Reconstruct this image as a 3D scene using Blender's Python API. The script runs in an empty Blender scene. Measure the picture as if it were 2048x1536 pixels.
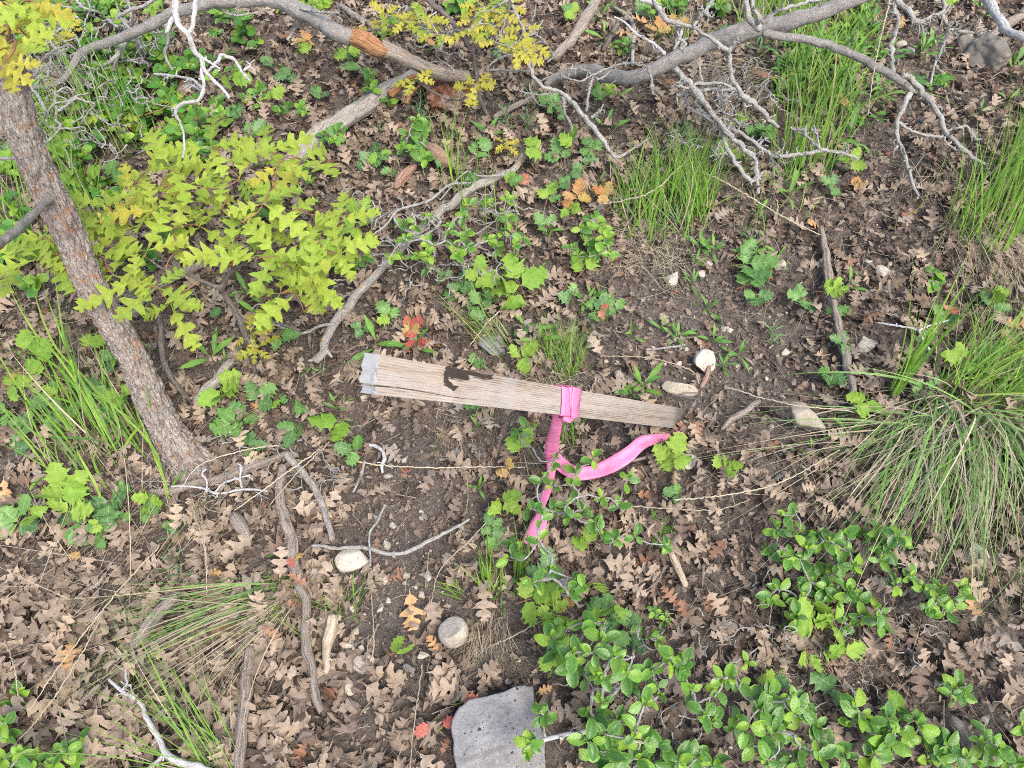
import bpy, math, random
import numpy as np
from mathutils import Matrix, Vector, Quaternion

random.seed(7)
RS = np.random.RandomState(11)
PI = math.pi
R = math.radians
scene = bpy.context.scene
COL = scene.collection

# ------------------------------------------------------------------ camera
CAM_H, PITCH = 1.15, 60.0          # metres above the soil, degrees below the horizon
FPX = 1479.0                        # focal length in pixels of a 2048 wide picture
cam_d = bpy.data.cameras.new('camera')
cam = bpy.data.objects.new('camera', cam_d); COL.objects.link(cam)
cam.location = (0, 0, CAM_H)
cam.rotation_euler = (R(90 - PITCH), 0, 0)
cam_d.sensor_width = 36.0
cam_d.lens = 26.0
cam_d.clip_start = 0.02
cam_d.clip_end = 200
cam_d.dof.use_dof = True
cam_d.dof.focus_distance = 1.22
cam_d.dof.aperture_fstop = 14
scene.camera = cam

# ------------------------------------------------------------------ world and sun
SUN_EL, SUN_AZ = 60.0, 140.0       # degrees; azimuth clockwise from +Y
w = bpy.data.worlds.new('World'); scene.world = w; w.use_nodes = True
wn = w.node_tree.nodes; wl = w.node_tree.links
for n in list(wn): wn.remove(n)
sky = wn.new('ShaderNodeTexSky'); sky.sky_type = 'NISHITA'; sky.sun_disc = False
sky.sun_elevation = R(SUN_EL); sky.sun_rotation = R(SUN_AZ)
sky.air_density = 1.0; sky.dust_density = 4.0; sky.ozone_density = 0.6
bg = wn.new('ShaderNodeBackground'); bg.inputs[1].default_value = 0.145
out = wn.new('ShaderNodeOutputWorld')
wl.new(sky.outputs[0], bg.inputs[0]); wl.new(bg.outputs[0], out.inputs[0])
sun_d = bpy.data.lights.new('sun', 'SUN'); sun = bpy.data.objects.new('sun', sun_d); COL.objects.link(sun)
sun_d.energy = 1.3; sun_d.angle = R(30); sun_d.color = (1.0, 0.95, 0.88)
ce = math.cos(R(SUN_EL))
sdir = Vector((ce * math.sin(R(SUN_AZ)), ce * math.cos(R(SUN_AZ)), math.sin(R(SUN_EL))))
sun.rotation_euler = sdir.to_track_quat('Z', 'Y').to_euler()
sun.location = sdir * 10
scene.view_settings.view_transform = 'Standard'
scene.view_settings.look = 'None'
scene.view_settings.exposure = 1.15
scene.view_settings.gamma = 1.0
scene.view_settings.use_curve_mapping = False
scene.render.engine = 'CYCLES'
scene.cycles.filter_width = 1.0
scene.cycles.max_bounces = 5
scene.cycles.diffuse_bounces = 3
scene.cycles.glossy_bounces = 2
scene.cycles.transmission_bounces = 3
scene.cycles.use_denoising = False
scene.cycles.sample_clamp_indirect = 4

# ------------------------------------------------------------------ noise and picture rays
def _h(ix, iy, iz):
    with np.errstate(over='ignore'):
        n = (ix.astype(np.int64) * 374761393 + iy.astype(np.int64) * 668265263 + iz.astype(np.int64) * 2147483647 + 1013904223) & 0xFFFFFFFF
        n = ((n ^ (n >> 13)) * 1274126177) & 0xFFFFFFFF
        n = ((n ^ (n >> 16)) * 2246822519) & 0xFFFFFFFF
        n = n ^ (n >> 15)
    return (n & 0xFFFFFF) / 16777215.0

def vnoise(P):
    P = np.asarray(P, float)
    i = np.floor(P).astype(np.int64); f = P - i; f = f * f * (3 - 2 * f)
    r = 0
    for a in (0, 1):
        wx = f[..., 0] if a else 1 - f[..., 0]
        for b in (0, 1):
            wy = f[..., 1] if b else 1 - f[..., 1]
            for c in (0, 1):
                wz = f[..., 2] if c else 1 - f[..., 2]
                r = r + wx * wy * wz * _h(i[..., 0] + a, i[..., 1] + b, i[..., 2] + c)
    return r * 2 - 1

def fbm(P, octs=4, gain=.5):
    P = np.asarray(P, float); s = 0; a = 1.0
    for o in range(octs):
        s = s + a * vnoise(P * 2.03 ** o + 17.3 * o); a *= gain
    return s

def gz(x, y):
    """height of the soil, in metres"""
    x = np.asarray(x, float); y = np.asarray(y, float)
    P = np.stack([x, y, np.zeros_like(x)], -1)
    return 0.022 * fbm(P * 2.3 + 3.1, 3)

def ray(px, py):
    dx = (px - 1024.0) / FPX; dy = (768.0 - py) / FPX
    return np.array([dx, .5 + dy * .8660254, -.8660254 + dy * .5])

def at(px, py, h=0.0):
    """the point on the picture ray that is h metres above the soil; also its depth"""
    d = ray(px, py); g = 0.0
    for _ in range(3):
        t = (CAM_H - h - g) / -d[2]
        p = np.array([0, 0, CAM_H]) + d * t
        g = float(gz(p[0], p[1]))
    return p, t

def pix(p):
    x, y, z = p; rz = z - CAM_H
    Z = y * .5 - rz * .8660254; u = y * .8660254 + rz * .5
    return 1024 + FPX * x / Z, 768 - FPX * u / Z

ORI = [(0, 0), (674, 0), (1348, 0), (0, 505), (674, 505), (1348, 505), (0, 1011), (674, 1011), (1348, 1011)]
SC = 700 / 2048
def k(i, x, y):
    return ORI[i - 1][0] + x * SC, ORI[i - 1][1] + y * SC
def ks(i, *xy):
    return [k(i, a, b) for a, b in xy]

# ------------------------------------------------------------------ mesh accumulator
class MB:
    def __init__(s):
        s.V = []; s.Q = []; s.T = []; s.B = []; s.C = []; s.n = 0
    def add(s, V, Q=None, T=None, bk=None, tint=0.0):
        V = np.asarray(V, float).reshape(-1, 3)
        if Q is not None and len(Q): s.Q.append(np.asarray(Q, np.int64).reshape(-1, 4) + s.n)
        if T is not None and len(T): s.T.append(np.asarray(T, np.int64).reshape(-1, 3) + s.n)
        s.V.append(V); s.B.append(np.zeros_like(V) if bk is None else np.asarray(bk, float).reshape(-1, 3))
        s.C.append(np.zeros(len(V)) + tint); s.n += len(V)
    def mesh(s, name, mat, origin=(0, 0, 0), smooth=True):
        V = np.concatenate(s.V) - np.asarray(origin, float)
        q = np.concatenate(s.Q) if s.Q else np.zeros((0, 4), np.int64)
        t = np.concatenate(s.T) if s.T else np.zeros((0, 3), np.int64)
        me = bpy.data.meshes.new(name)
        me.vertices.add(len(V)); me.vertices.foreach_set('co', V.astype(np.float32).ravel())
        nl = q.size + t.size
        me.loops.add(nl); me.loops.foreach_set('vertex_index', np.concatenate([q.ravel(), t.ravel()]).astype(np.int32))
        me.polygons.add(len(q) + len(t))
        st = np.concatenate([np.arange(len(q)) * 4, q.size + np.arange(len(t)) * 3]).astype(np.int32)
        me.polygons.foreach_set('loop_start', st)
        me.update(calc_edges=True)
        me.validate()
        me.polygons.foreach_set('use_smooth', np.full(len(me.polygons), smooth, bool))
        a = me.attributes.new('bk', 'FLOAT_VECTOR', 'POINT'); a.data.foreach_set('vector', np.concatenate(s.B).astype(np.float32).ravel())
        a = me.attributes.new('tint', 'FLOAT', 'POINT'); a.data.foreach_set('value', np.concatenate(s.C).astype(np.float32))
        me.materials.append(mat)
        return me
    def build(s, name, mat, parent=None, origin=None, smooth=True):
        if origin is None: origin = tuple(parent.location) if parent else (0, 0, 0)
        me = s.mesh(name, mat, origin, smooth)
        o = bpy.data.objects.new(name, me); COL.objects.link(o)
        if parent: o.parent = parent
        else: o.location = origin
        return o

def empty(name, loc):
    o = bpy.data.objects.new(name, None); COL.objects.link(o); o.location = loc
    o.empty_display_size = .02
    return o

# ---- labels: where a thing is, told by the landmarks near it
LAND = [((735, 745), "the stake's split end"), ((1345, 850), "the stake's foot"), ((1140, 795), "the pink wrap"),
        ((1340, 885), "the ribbon's far tip"), ((1070, 1080), "the ribbon's lower tail"), ((386, 936), "the oak trunk's foot"),
        ((1000, 1470), "the grey rock block"), ((700, 1118), "the cream flat rock"), ((908, 1270), "the pale egg-shaped rock"),
        ((1890, 840), "the drooping sedge clump"), ((1310, 400), "the bright grass tuft"), ((890, 195), "the rusty brown stump"),
        ((1405, 736), "the round white rock"), ((1600, 852), "the flat grey-tan stone"), ((510, 745), "the dark sapling stem"),
        ((1690, 700), "the long bark stick"), ((600, 1200), "the downhill dead root"), ((490, 1440), "the short grey log"),
        ((1500, 60), "the big grey limb"), ((700, 70), "the broken orange limb"), ((60, 300), "the peeling upper trunk"),
        ((420, 140), "the hanging white twig"), ((1960, 130), "the lichened boulder"), ((560, 1180), "the swept sedge"),
        ((1250, 1300), "the leafy ground shrub"), ((1700, 1150), "the shrub under the sedge"), ((940, 470), "the twiggy green shrub"),
        ((1970, 420), "the straw-skirted grass"), ((240, 1390), "the forked white stick"), ((1480, 1480), "the bottom shrub"),
        ((40, 1330), "the leaf carpet's edge"), ((1850, 1440), "the bare slope corner"), ((430, 400), "the yellow oak sapling"),
        ((1130, 690), "the small grass tuft"), ((120, 800), "the tall grass blades"), ((650, 260), "the mossy fallen log"),
        ((1960, 660), "the golden fallen leaves"), ((1750, 330), "the forked lichen branch")]
USED = {}
def where(px, py, skip=None):
    c = sorted((((x - px) ** 2 + (y - py) ** 2, n, x, y) for (x, y), n in LAND if n != skip))
    _, n0, x0, y0 = c[0]
    dx, dy = px - x0, py - y0
    rel = ('above' if dy < 0 else 'below') if abs(dy) > .6 * abs(dx) else 'beside'
    tw = []
    L = math.hypot(dx, dy) + 1e-6
    for _, n, x, y in c[1:10]:
        ex, ey = x - x0, y - y0; M = math.hypot(ex, ey) + 1e-6
        tw.append((-(dx * ex + dy * ey) / L / M + M / 2500, n))
    tw.sort()
    return rel + ' ' + n0, [t[1] for t in tw]
def lab(desc, px, py, group=None, skip=None):
    rel, tw = where(px, py, skip)
    for extra in [None] + tw:
        s = desc + ' ' + rel + ('' if extra is None else ', towards ' + extra)
        if extra is None and len(s.split()) < 9: continue
        if len(s.split()) > 16: continue
        if s not in USED:
            USED[s] = 1; return s
    for extra in tw[::-1]:
        s = desc + ' ' + rel + ', facing away from ' + extra
        if len(s.split()) <= 16 and s not in USED:
            USED[s] = 1; return s
    for adj in ('small', 'slender', 'low', 'upright', 'sparse', 'tilted', 'full', 'broad'):
        s = adj + ' ' + desc + ' ' + rel
        if s not in USED and len(s.split()) <= 16:
            USED[s] = 1; return s
    return desc + ' ' + rel
def tag(o, label=None, cat=None, group=None, kind=None):
    if label: o['label'] = label
    if cat: o['category'] = cat
    if group: o['group'] = group
    if kind: o['kind'] = kind
    return o

# ------------------------------------------------------------------ materials
class NT:
    def __init__(s, name, rough=.8, spec=.3):
        s.m = bpy.data.materials.new(name); s.m.use_nodes = True
        s.t = s.m.node_tree; s.N = s.t.nodes; s.L = s.t.links
        s.b = s.N['Principled BSDF']; s.out = s.N['Material Output']
        s.b.inputs['Roughness'].default_value = rough
        s.b.inputs['Specular IOR Level'].default_value = spec
    def _in(s, sock, v):
        if hasattr(v, 'links') or isinstance(v, bpy.types.NodeSocket): s.L.new(v, sock)
        elif v is not None: sock.default_value = v
    def math(s, op, a, b=None, c=None, clamp=False):
        n = s.N.new('ShaderNodeMath'); n.operation = op; n.use_clamp = clamp
        for i, v in enumerate((a, b, c)):
            if v is not None: s._in(n.inputs[i], v)
        return n.outputs[0]
    def attr(s, name):
        n = s.N.new('ShaderNodeAttribute'); n.attribute_name = name; return n
    def sep(s, v):
        n = s.N.new('ShaderNodeSeparateXYZ'); s.L.new(v, n.inputs[0]); return n.outputs
    def scale(s, v, sc):
        n = s.N.new('ShaderNodeMapping'); s.L.new(v, n.inputs[0]); n.inputs['Scale'].default_value = sc; return n.outputs[0]
    def noise(s, v, sc, detail=3, rough=.6, dist=0):
        n = s.N.new('ShaderNodeTexNoise'); s.L.new(v, n.inputs['Vector']); n.inputs['Scale'].default_value = sc
        n.inputs['Detail'].default_value = detail; n.inputs['Roughness'].default_value = rough; n.inputs['Distortion'].default_value = dist
        return n.outputs['Fac']
    def voro(s, v, sc, feat='F1'):
        n = s.N.new('ShaderNodeTexVoronoi'); n.feature = feat; s.L.new(v, n.inputs['Vector']); n.inputs['Scale'].default_value = sc
        return n.outputs['Distance']
    def ramp(s, f, stops, interp='LINEAR'):
        n = s.N.new('ShaderNodeValToRGB'); s.L.new(f, n.inputs[0]); cr = n.color_ramp; cr.interpolation = interp
        while len(cr.elements) < len(stops): cr.elements.new(.5)
        for e, (p, c) in zip(cr.elements, stops):
            e.position = p; e.color = (*c, 1) if not np.isscalar(c) else (c, c, c, 1)
        return n.outputs[0]
    def mix(s, f, a, b, mode='MIX'):
        n = s.N.new('ShaderNodeMix'); n.data_type = 'RGBA'; n.blend_type = mode
        s._in(n.inputs[0], f)
        for i, v in ((6, a), (7, b)):
            if isinstance(v, tuple): n.inputs[i].default_value = (*v, 1) if len(v) == 3 else v
            else: s.L.new(v, n.inputs[i])
        return n.outputs[2]
    def obj(s):
        return s.N.new('ShaderNodeTexCoord').outputs['Object']
    def geo(s):
        return s.N.new('ShaderNodeNewGeometry').outputs['Position']
    def rnd(s):
        return s.N.new('ShaderNodeObjectInfo').outputs['Random']
    def bump(s, h, dist=.001, strength=1.0):
        n = s.N.new('ShaderNodeBump'); s.L.new(h, n.inputs['Height']); n.inputs['Distance'].default_value = dist
        n.inputs['Strength'].default_value = strength; s.L.new(n.outputs[0], s.b.inputs['Normal'])
        return n.outputs[0]
    def color(s, c):
        s._in(s.b.inputs['Base Color'], c if not isinstance(c, tuple) else (*c, 1)); s.c = c; return s
    def transl(s, f, c=None):
        tr = s.N.new('ShaderNodeBsdfTranslucent'); mx = s.N.new('ShaderNodeMixShader'); mx.inputs[0].default_value = f
        s._in(tr.inputs[0], c if c is not None else s.c)
        s.L.new(s.b.outputs[0], mx.inputs[1]); s.L.new(tr.outputs[0], mx.inputs[2]); s.L.new(mx.outputs[0], s.out.inputs[0])
        return s

def leaf_mat(name, stops, vein=(.5, .6, .2), vf=.5, rough=.5, spec=.35, tr=.25, nv=6, spots=0.0, spotc=(.1, .06, .04), edge=None, vw=.035):
    t = NT(name, rough, spec)
    f = t.math('FRACT', t.math('ADD', t.attr('tint').outputs['Fac'], t.rnd()))
    c = t.ramp(f, stops)
    x, y, z = t.sep(t.attr('bk').outputs['Vector'])          # x across in leaf widths (-1..1), y along
    ax = t.math('ABSOLUTE', x)
    big = t.noise(t.geo(), 95, 4, .7)
    c = t.mix(t.math('MULTIPLY', t.math('SUBTRACT', big, .38, clamp=True), 2.2, clamp=True), c, t.mix(1.0, c, (.60, .58, .56), 'MULTIPLY'))
    fi = t.noise(t.geo(), 330, 3, .7)
    c = t.mix(t.math('MULTIPLY', t.math('SUBTRACT', fi, .5, clamp=True), 2.4, clamp=True), c, t.mix(1.0, c, (1.35, 1.33, 1.28), 'MULTIPLY'))
    if spots:
        sp = t.noise(t.geo(), 260, 2)
        c = t.mix(t.math('MULTIPLY', t.math('GREATER_THAN', sp, .66), spots), c, spotc)
    if edge:
        c = t.mix(t.math('MULTIPLY', t.math('POWER', ax, 4), .8), c, edge)
    mid = t.math('LESS_THAN', ax, vw)
    sv = t.math('FRACT', t.math('MULTIPLY', t.math('SUBTRACT', y, t.math('MULTIPLY', ax, .22)), nv))
    sv = t.math('LESS_THAN', t.math('ABSOLUTE', t.math('SUBTRACT', sv, .5)), .055)
    v = t.math('MULTIPLY', t.math('MAXIMUM', mid, t.math('MULTIPLY', sv, .6)), vf)
    c = t.mix(v, c, vein)
    t.color(c)
    h = t.math('ADD', t.math('MULTIPLY', t.math('MAXIMUM', mid, sv), -.6), t.noise(t.geo(), 400, 2))
    t.bump(h, .0009, .8)
    t.transl(tr)
    return t.m

M = {}
M['dead'] = leaf_mat('dead_oak_leaf', [(0, (0.319, 0.251, 0.188)), (.14, (0.193, 0.146, 0.113)), (.3, (0.416, 0.337, 0.257)), (.44, (0.139, 0.103, 0.081)),
                     (.58, (0.288, 0.217, 0.162)), (.72, (0.343, 0.301, 0.254)), (.84, (0.229, 0.157, 0.115)), (.93, (0.115, 0.086, 0.067)), (1, (0.367, 0.291, 0.216))],
                     vein=(.42, .32, .23), vf=.4, rough=.75, spec=.22, tr=.12, nv=4.5, spots=.55)
M['dead_tan'] = leaf_mat('dead_oak_leaf_pale', [(0, (0.367, 0.292, 0.220)), (.25, (0.454, 0.362, 0.278)), (.45, (0.260, 0.197, 0.151)), (.7, (0.349, 0.282, 0.223)), (.85, (0.404, 0.312, 0.219)), (1, (0.484, 0.392, 0.299))],
                     vein=(.5, .4, .28), vf=.5, rough=.7, spec=.25, tr=.14, nv=4.5, spots=.3)
M['dead_dark'] = leaf_mat('decayed_leaf', [(0, (0.116, 0.089, 0.072)), (.25, (0.184, 0.143, 0.115)), (.5, (0.072, 0.056, 0.045)), (.7, (0.242, 0.196, 0.158)), (.85, (0.135, 0.101, 0.083)), (1, (0.205, 0.176, 0.151))],
                     vein=(.2, .15, .11), vf=.4, rough=.85, spec=.12, tr=.06, nv=4.5, spots=.3)
M['dead_gold'] = leaf_mat('golden_dead_leaf', [(0, (.62, .40, .19)), (.5, (.55, .30, .13)), (1, (.66, .46, .24))], vein=(.7, .5, .3), tr=.2, rough=.65)
M['red'] = leaf_mat('red_leaf', [(0, (.60, .13, .10)), (.35, (.64, .24, .15)), (.7, (.52, .10, .09)), (1, (.66, .36, .22))], vein=(.75, .45, .28), tr=.3, nv=5)
M['orange'] = leaf_mat('orange_leaf', [(0, (.52, .24, .08)), (.5, (.56, .38, .16)), (1, (.46, .34, .08))], vein=(.75, .5, .3), tr=.3, nv=5)
M['rust'] = leaf_mat('rust_brown_leaf', [(0, (.27, .14, .085)), (.5, (.36, .20, .12)), (1, (.22, .12, .08))], vein=(.4, .22, .12), tr=.15, nv=5, rough=.5)
M['oak'] = leaf_mat('young_oak_leaf', [(0, (.29, .42, .05)), (.3, (.39, .51, .07)), (.6, (.23, .36, .05)), (.85, (.40, .48, .07)), (1, (.31, .43, .05))],
                     vein=(.50, .56, .13), vf=.55, rough=.55, spec=.25, tr=.33, nv=5)
M['oak_yel'] = leaf_mat('yellow_oak_leaf', [(0, (.46, .45, .06)), (.5, (.52, .46, .07)), (1, (.38, .42, .06))], vein=(.62, .58, .16), rough=.55, spec=.25, tr=.33, nv=5)
M['holly_new'] = leaf_mat('new_spiny_leaf', [(0, (.22, .40, .05)), (.5, (.29, .44, .07)), (1, (.19, .36, .05))], vein=(.42, .55, .12), vf=.3, rough=.6, spec=.3, tr=.25, nv=4)
M['holly_old'] = leaf_mat('old_spiny_leaf', [(0, (.10, .24, .06)), (.4, (.15, .31, .07)), (.75, (.08, .19, .06)), (1, (.13, .27, .08))], vein=(.36, .48, .22), vf=.75, rough=.42, spec=.45, tr=.15, nv=5)
M['oval'] = leaf_mat('oval_shrub_leaf', [(0, (.055, .165, .025)), (.25, (.085, .23, .03)), (.5, (.05, .145, .025)), (.72, (.14, .32, .04)), (.9, (.24, .43, .05)), (1, (.08, .21, .03))],
                     vein=(.22, .42, .10), vf=.6, rough=.33, spec=.55, tr=.2, nv=6, edge=(.20, .40, .06), spots=.35, spotc=(.22, .22, .06))
M['oval_new'] = leaf_mat('fresh_oval_leaf', [(0, (.22, .43, .045)), (.5, (.32, .50, .06)), (1, (.16, .37, .04))], vein=(.36, .52, .12), vf=.4, rough=.42, spec=.45, tr=.3, nv=6)
M['clover'] = leaf_mat('round_green_leaf', [(0, (.07, .23, .035)), (.4, (.12, .32, .05)), (.7, (.05, .17, .035)), (1, (.18, .38, .05))], vein=(.25, .45, .12), vf=.3, rough=.55, tr=.25)
M['lance'] = leaf_mat('lance_leaf', [(0, (.12, .30, .06)), (.4, (.18, .38, .06)), (.7, (.10, .25, .07)), (1, (.22, .42, .07))], vein=(.32, .52, .16), vf=.6, rough=.5, tr=.25, nv=0.01, vw=.12)
M['blue'] = leaf_mat('greyish_green_leaf', [(0, (.13, .29, .13)), (.5, (.18, .35, .15)), (1, (.10, .24, .10))], vein=(.3, .45, .25), vf=.5, rough=.6, tr=.2, nv=0.01, vw=.12)
M['grass'] = leaf_mat('green_grass_blade', [(0, (.14, .32, .035)), (.3, (.24, .46, .05)), (.6, (.15, .32, .06)), (.8, (.34, .50, .08)), (1, (.10, .25, .05))], vein=(.3, .5, .12), vf=.2, rough=.45, tr=.25, nv=0.01, vw=.15)
M['sedge'] = leaf_mat('sedge_blade', [(0, (.16, .34, .09)), (.3, (.25, .46, .10)), (.55, (.13, .27, .09)), (.8, (.36, .48, .17)), (1, (.18, .36, .09))], vein=(.3, .5, .2), vf=.2, rough=.45, tr=.2, nv=0.01, vw=.15)
M['straw'] = leaf_mat('dry_straw_blade', [(0, (.56, .48, .34)), (.3, (.42, .36, .27)), (.6, (.66, .58, .42)), (.8, (.34, .29, .22)), (1, (.52, .43, .28))], vein=(.6, .5, .35), vf=.2, rough=.6, tr=.12, nv=0.01, vw=.15)
M['straw_grey'] = leaf_mat('dead_root_blade', [(0, (.26, .21, .17)), (.5, (.36, .30, .23)), (1, (.20, .16, .13))], vein=(.4, .35, .25), vf=.2, rough=.8, tr=.05, nv=0.01)

def soil_mat():
    t = NT('dry_soil', .95, .1)
    g = t.geo()
    a = t.noise(g, 9, 4); b = t.noise(g, 160, 5, .75); c = t.noise(g, 520, 4, .8)
    col = t.ramp(t.math('ADD', t.math('MULTIPLY', b, .45), t.math('MULTIPLY', c, .55)), [(.36, (.055, .043, .036)), (.45, (.145, .119, .101)), (.54, (.24, .203, .176)), (.66, (.42, .37, .325))])
    col = t.mix(t.math('MULTIPLY', t.math('SUBTRACT', a, .45, clamp=True), 3, clamp=True), col, t.mix(1.0, col, (1.25, 1.2, 1.15), 'MULTIPLY'))
    v = t.voro(g, 380)
    col = t.mix(t.math('LESS_THAN', v, .16), col, (.42, .37, .32))
    t.color(col)
    t.bump(t.math('ADD', t.math('MULTIPLY', b, 1.0), t.math('MULTIPLY', c, .8)), .008, 1.0)
    return t.m
M['soil'] = soil_mat()

def bark_mat(name, lo, mid, hi, streak=1.0, lichen=0.0, flake=0.0, zs=.18, orange=0.0):
    t = NT(name, .9, .15)
    v = t.attr('bk').outputs['Vector']
    st = t.noise(t.scale(v, (1, 1, zs)), 420, 5, .75, .8)
    fine = t.noise(t.scale(v, (1, 1, .5)), 900, 3, .8)
    pat = t.noise(v, 45, 3)
    f = t.math('ADD', t.math('MULTIPLY', st, .62), t.math('MULTIPLY', fine, .38))
    c = t.ramp(f, [(.37, lo), (.47, mid), (.60, hi)])
    c = t.mix(t.math('MULTIPLY', t.math('SUBTRACT', pat, .5, clamp=True), 2.2, clamp=True), c, t.mix(1.0, c, (.72, .66, .6), 'MULTIPLY'))
    if flake:
        vo = t.voro(t.scale(v, (1, 1, .4)), 75)
        n2 = t.noise(v, 70, 3)
        m = t.math('MULTIPLY', t.math('GREATER_THAN', n2, .60), flake)
        c = t.mix(m, c, (.34, .17, .08))
        n3 = t.noise(t.scale(v, (1, 1, .5)), 26, 3)
        c = t.mix(t.math('MULTIPLY', t.math('MULTIPLY', t.math('SUBTRACT', n3, .50, clamp=True), 6, clamp=True), .7), c, t.mix(1.0, c, (.50, .42, .45), 'MULTIPLY'))
        cr = t.noise(t.scale(v, (1, 1, .28)), 130, 4, .7, 1.2)
        cr = t.math('ABSOLUTE', t.math('SUBTRACT', cr, .5))
        c = t.mix(t.math('MULTIPLY', t.math('LESS_THAN', cr, .018), .7), c, (.07, .052, .043))
    if lichen:
        n4 = t.noise(v, 110, 4, .7)
        c = t.mix(t.math('MULTIPLY', t.math('GREATER_THAN', n4, .56), lichen), c, (.42, .44, .40))
    if orange:
        n5 = t.noise(v, 55, 2)
        c = t.mix(t.math('GREATER_THAN', n5, 1 - orange), c, (.50, .22, .05))
    t.color(c)
    t.bump(f, .004, 1.0)
    return t.m
M['bark_trunk'] = bark_mat('oak_trunk_bark', (.07, .054, .044), (.27, .23, .20), (.50, .45, .40), flake=.55, zs=.3, lichen=.25)
M['bark_grey'] = bark_mat('grey_limb_bark', (.135, .125, .115), (.24, .225, .21), (.345, .325, .30), lichen=.35, zs=.3)
M['bark_dark'] = bark_mat('dark_stem_bark', (.05, .042, .037), (.13, .11, .10), (.23, .20, .18), lichen=.12)
M['bark_twig'] = bark_mat('lichened_twig_bark', (.13, .12, .11), (.30, .285, .26), (.50, .49, .46), lichen=.6)
M['bark_white'] = bark_mat('bleached_twig', (.24, .23, .225), (.50, .49, .48), (.70, .69, .68))
M['wood_grey'] = bark_mat('weathered_wood', (.07, .058, .048), (.25, .21, .175), (.44, .385, .33), zs=.06)
M['wood_pale'] = bark_mat('pale_split_wood', (.22, .16, .11), (.50, .41, .30), (.66, .57, .44), zs=.06)
M['wood_orange'] = bark_mat('torn_orange_wood', (.08, .035, .018), (.30, .14, .06), (.52, .33, .19), zs=.07)
M['wood_lichen'] = bark_mat('lichened_log', (.11, .095, .08), (.29, .26, .225), (.46, .43, .39), lichen=.45, orange=.30, zs=.12)
M['wood_red'] = bark_mat('reddish_root_wood', (.12, .06, .04), (.30, .18, .13), (.48, .34, .27), zs=.08)
M['stem_red'] = bark_mat('red_brown_stem', (.20, .09, .05), (.30, .15, .09), (.38, .22, .13))
M['stem_green'] = bark_mat('green_stem', (.10, .18, .04), (.17, .28, .06), (.26, .38, .10))

def rock_mat(name, lo, hi, spots=0.0, sc=1.0, spotc=(.03, .03, .03), sp_scale=85, tinted=True):
    t = NT(name, .85, .25)
    g = t.obj()
    a = t.noise(g, 28 * sc, 5, .65); b = t.noise(g, 300 * sc, 4, .7)
    c = t.ramp(t.math('ADD', t.math('MULTIPLY', a, .6), t.math('MULTIPLY', b, .4)), [(.35, lo), (.62, hi)])
    if tinted:
        r = t.rnd(); c = t.mix(t.math('MULTIPLY', t.math('FRACT', t.math('ADD', r, t.attr('tint').outputs['Fac'])), .35), c, t.mix(1.0, c, (.75, .66, .56), 'MULTIPLY'))
    if spots:
        v = t.voro(g, sp_scale); v2 = t.voro(g, sp_scale * 2.3); n = t.noise(g, 16, 3); n2 = t.noise(g, 34, 3)
        m1 = t.math('LESS_THAN', t.math('ADD', v, t.math('MULTIPLY', t.math('ADD', b, t.math('MULTIPLY', n2, 1.6)), .3)), .52)
        m2 = t.math('LESS_THAN', t.math('ADD', v2, t.math('MULTIPLY', t.math('ADD', b, n2), .3)), .44)
        m = t.math('MULTIPLY', t.math('MAXIMUM', m1, m2), t.math('GREATER_THAN', n, 1 - spots))
        c = t.mix(m, c, spotc)
    st = t.noise(g, 14 * sc, 3); c = t.mix(t.math('MULTIPLY', t.math('GREATER_THAN', st, .58), .28), c, t.mix(1.0, c, (.8, .68, .5), 'MULTIPLY'))
    t.color(c)
    t.bump(t.math('ADD', b, t.math('MULTIPLY', a, .6)), .0016, 1.0)
    return t.m
M['rock_cream'] = rock_mat('cream_limestone', (.33, .29, .23), (.60, .57, .50))
M['rock_grey'] = rock_mat('grey_rock', (.16, .162, .165), (.31, .312, .316), spots=.5, sp_scale=60)
M['rock_tan'] = rock_mat('tan_stone', (.32, .28, .22), (.50, .46, .38))
M['rock_dull'] = rock_mat('dull_lichened_rock', (.10, .09, .075), (.27, .25, .215), spots=.5, spotc=(.34, .35, .30), sp_scale=40)
M['rock_pebble'] = rock_mat('small_pebble', (.36, .31, .25), (.62, .57, .49), sc=2)
M['soil_crumb'] = rock_mat('soil_crumb', (.12, .095, .078), (.30, .25, .21), sc=2)

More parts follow.
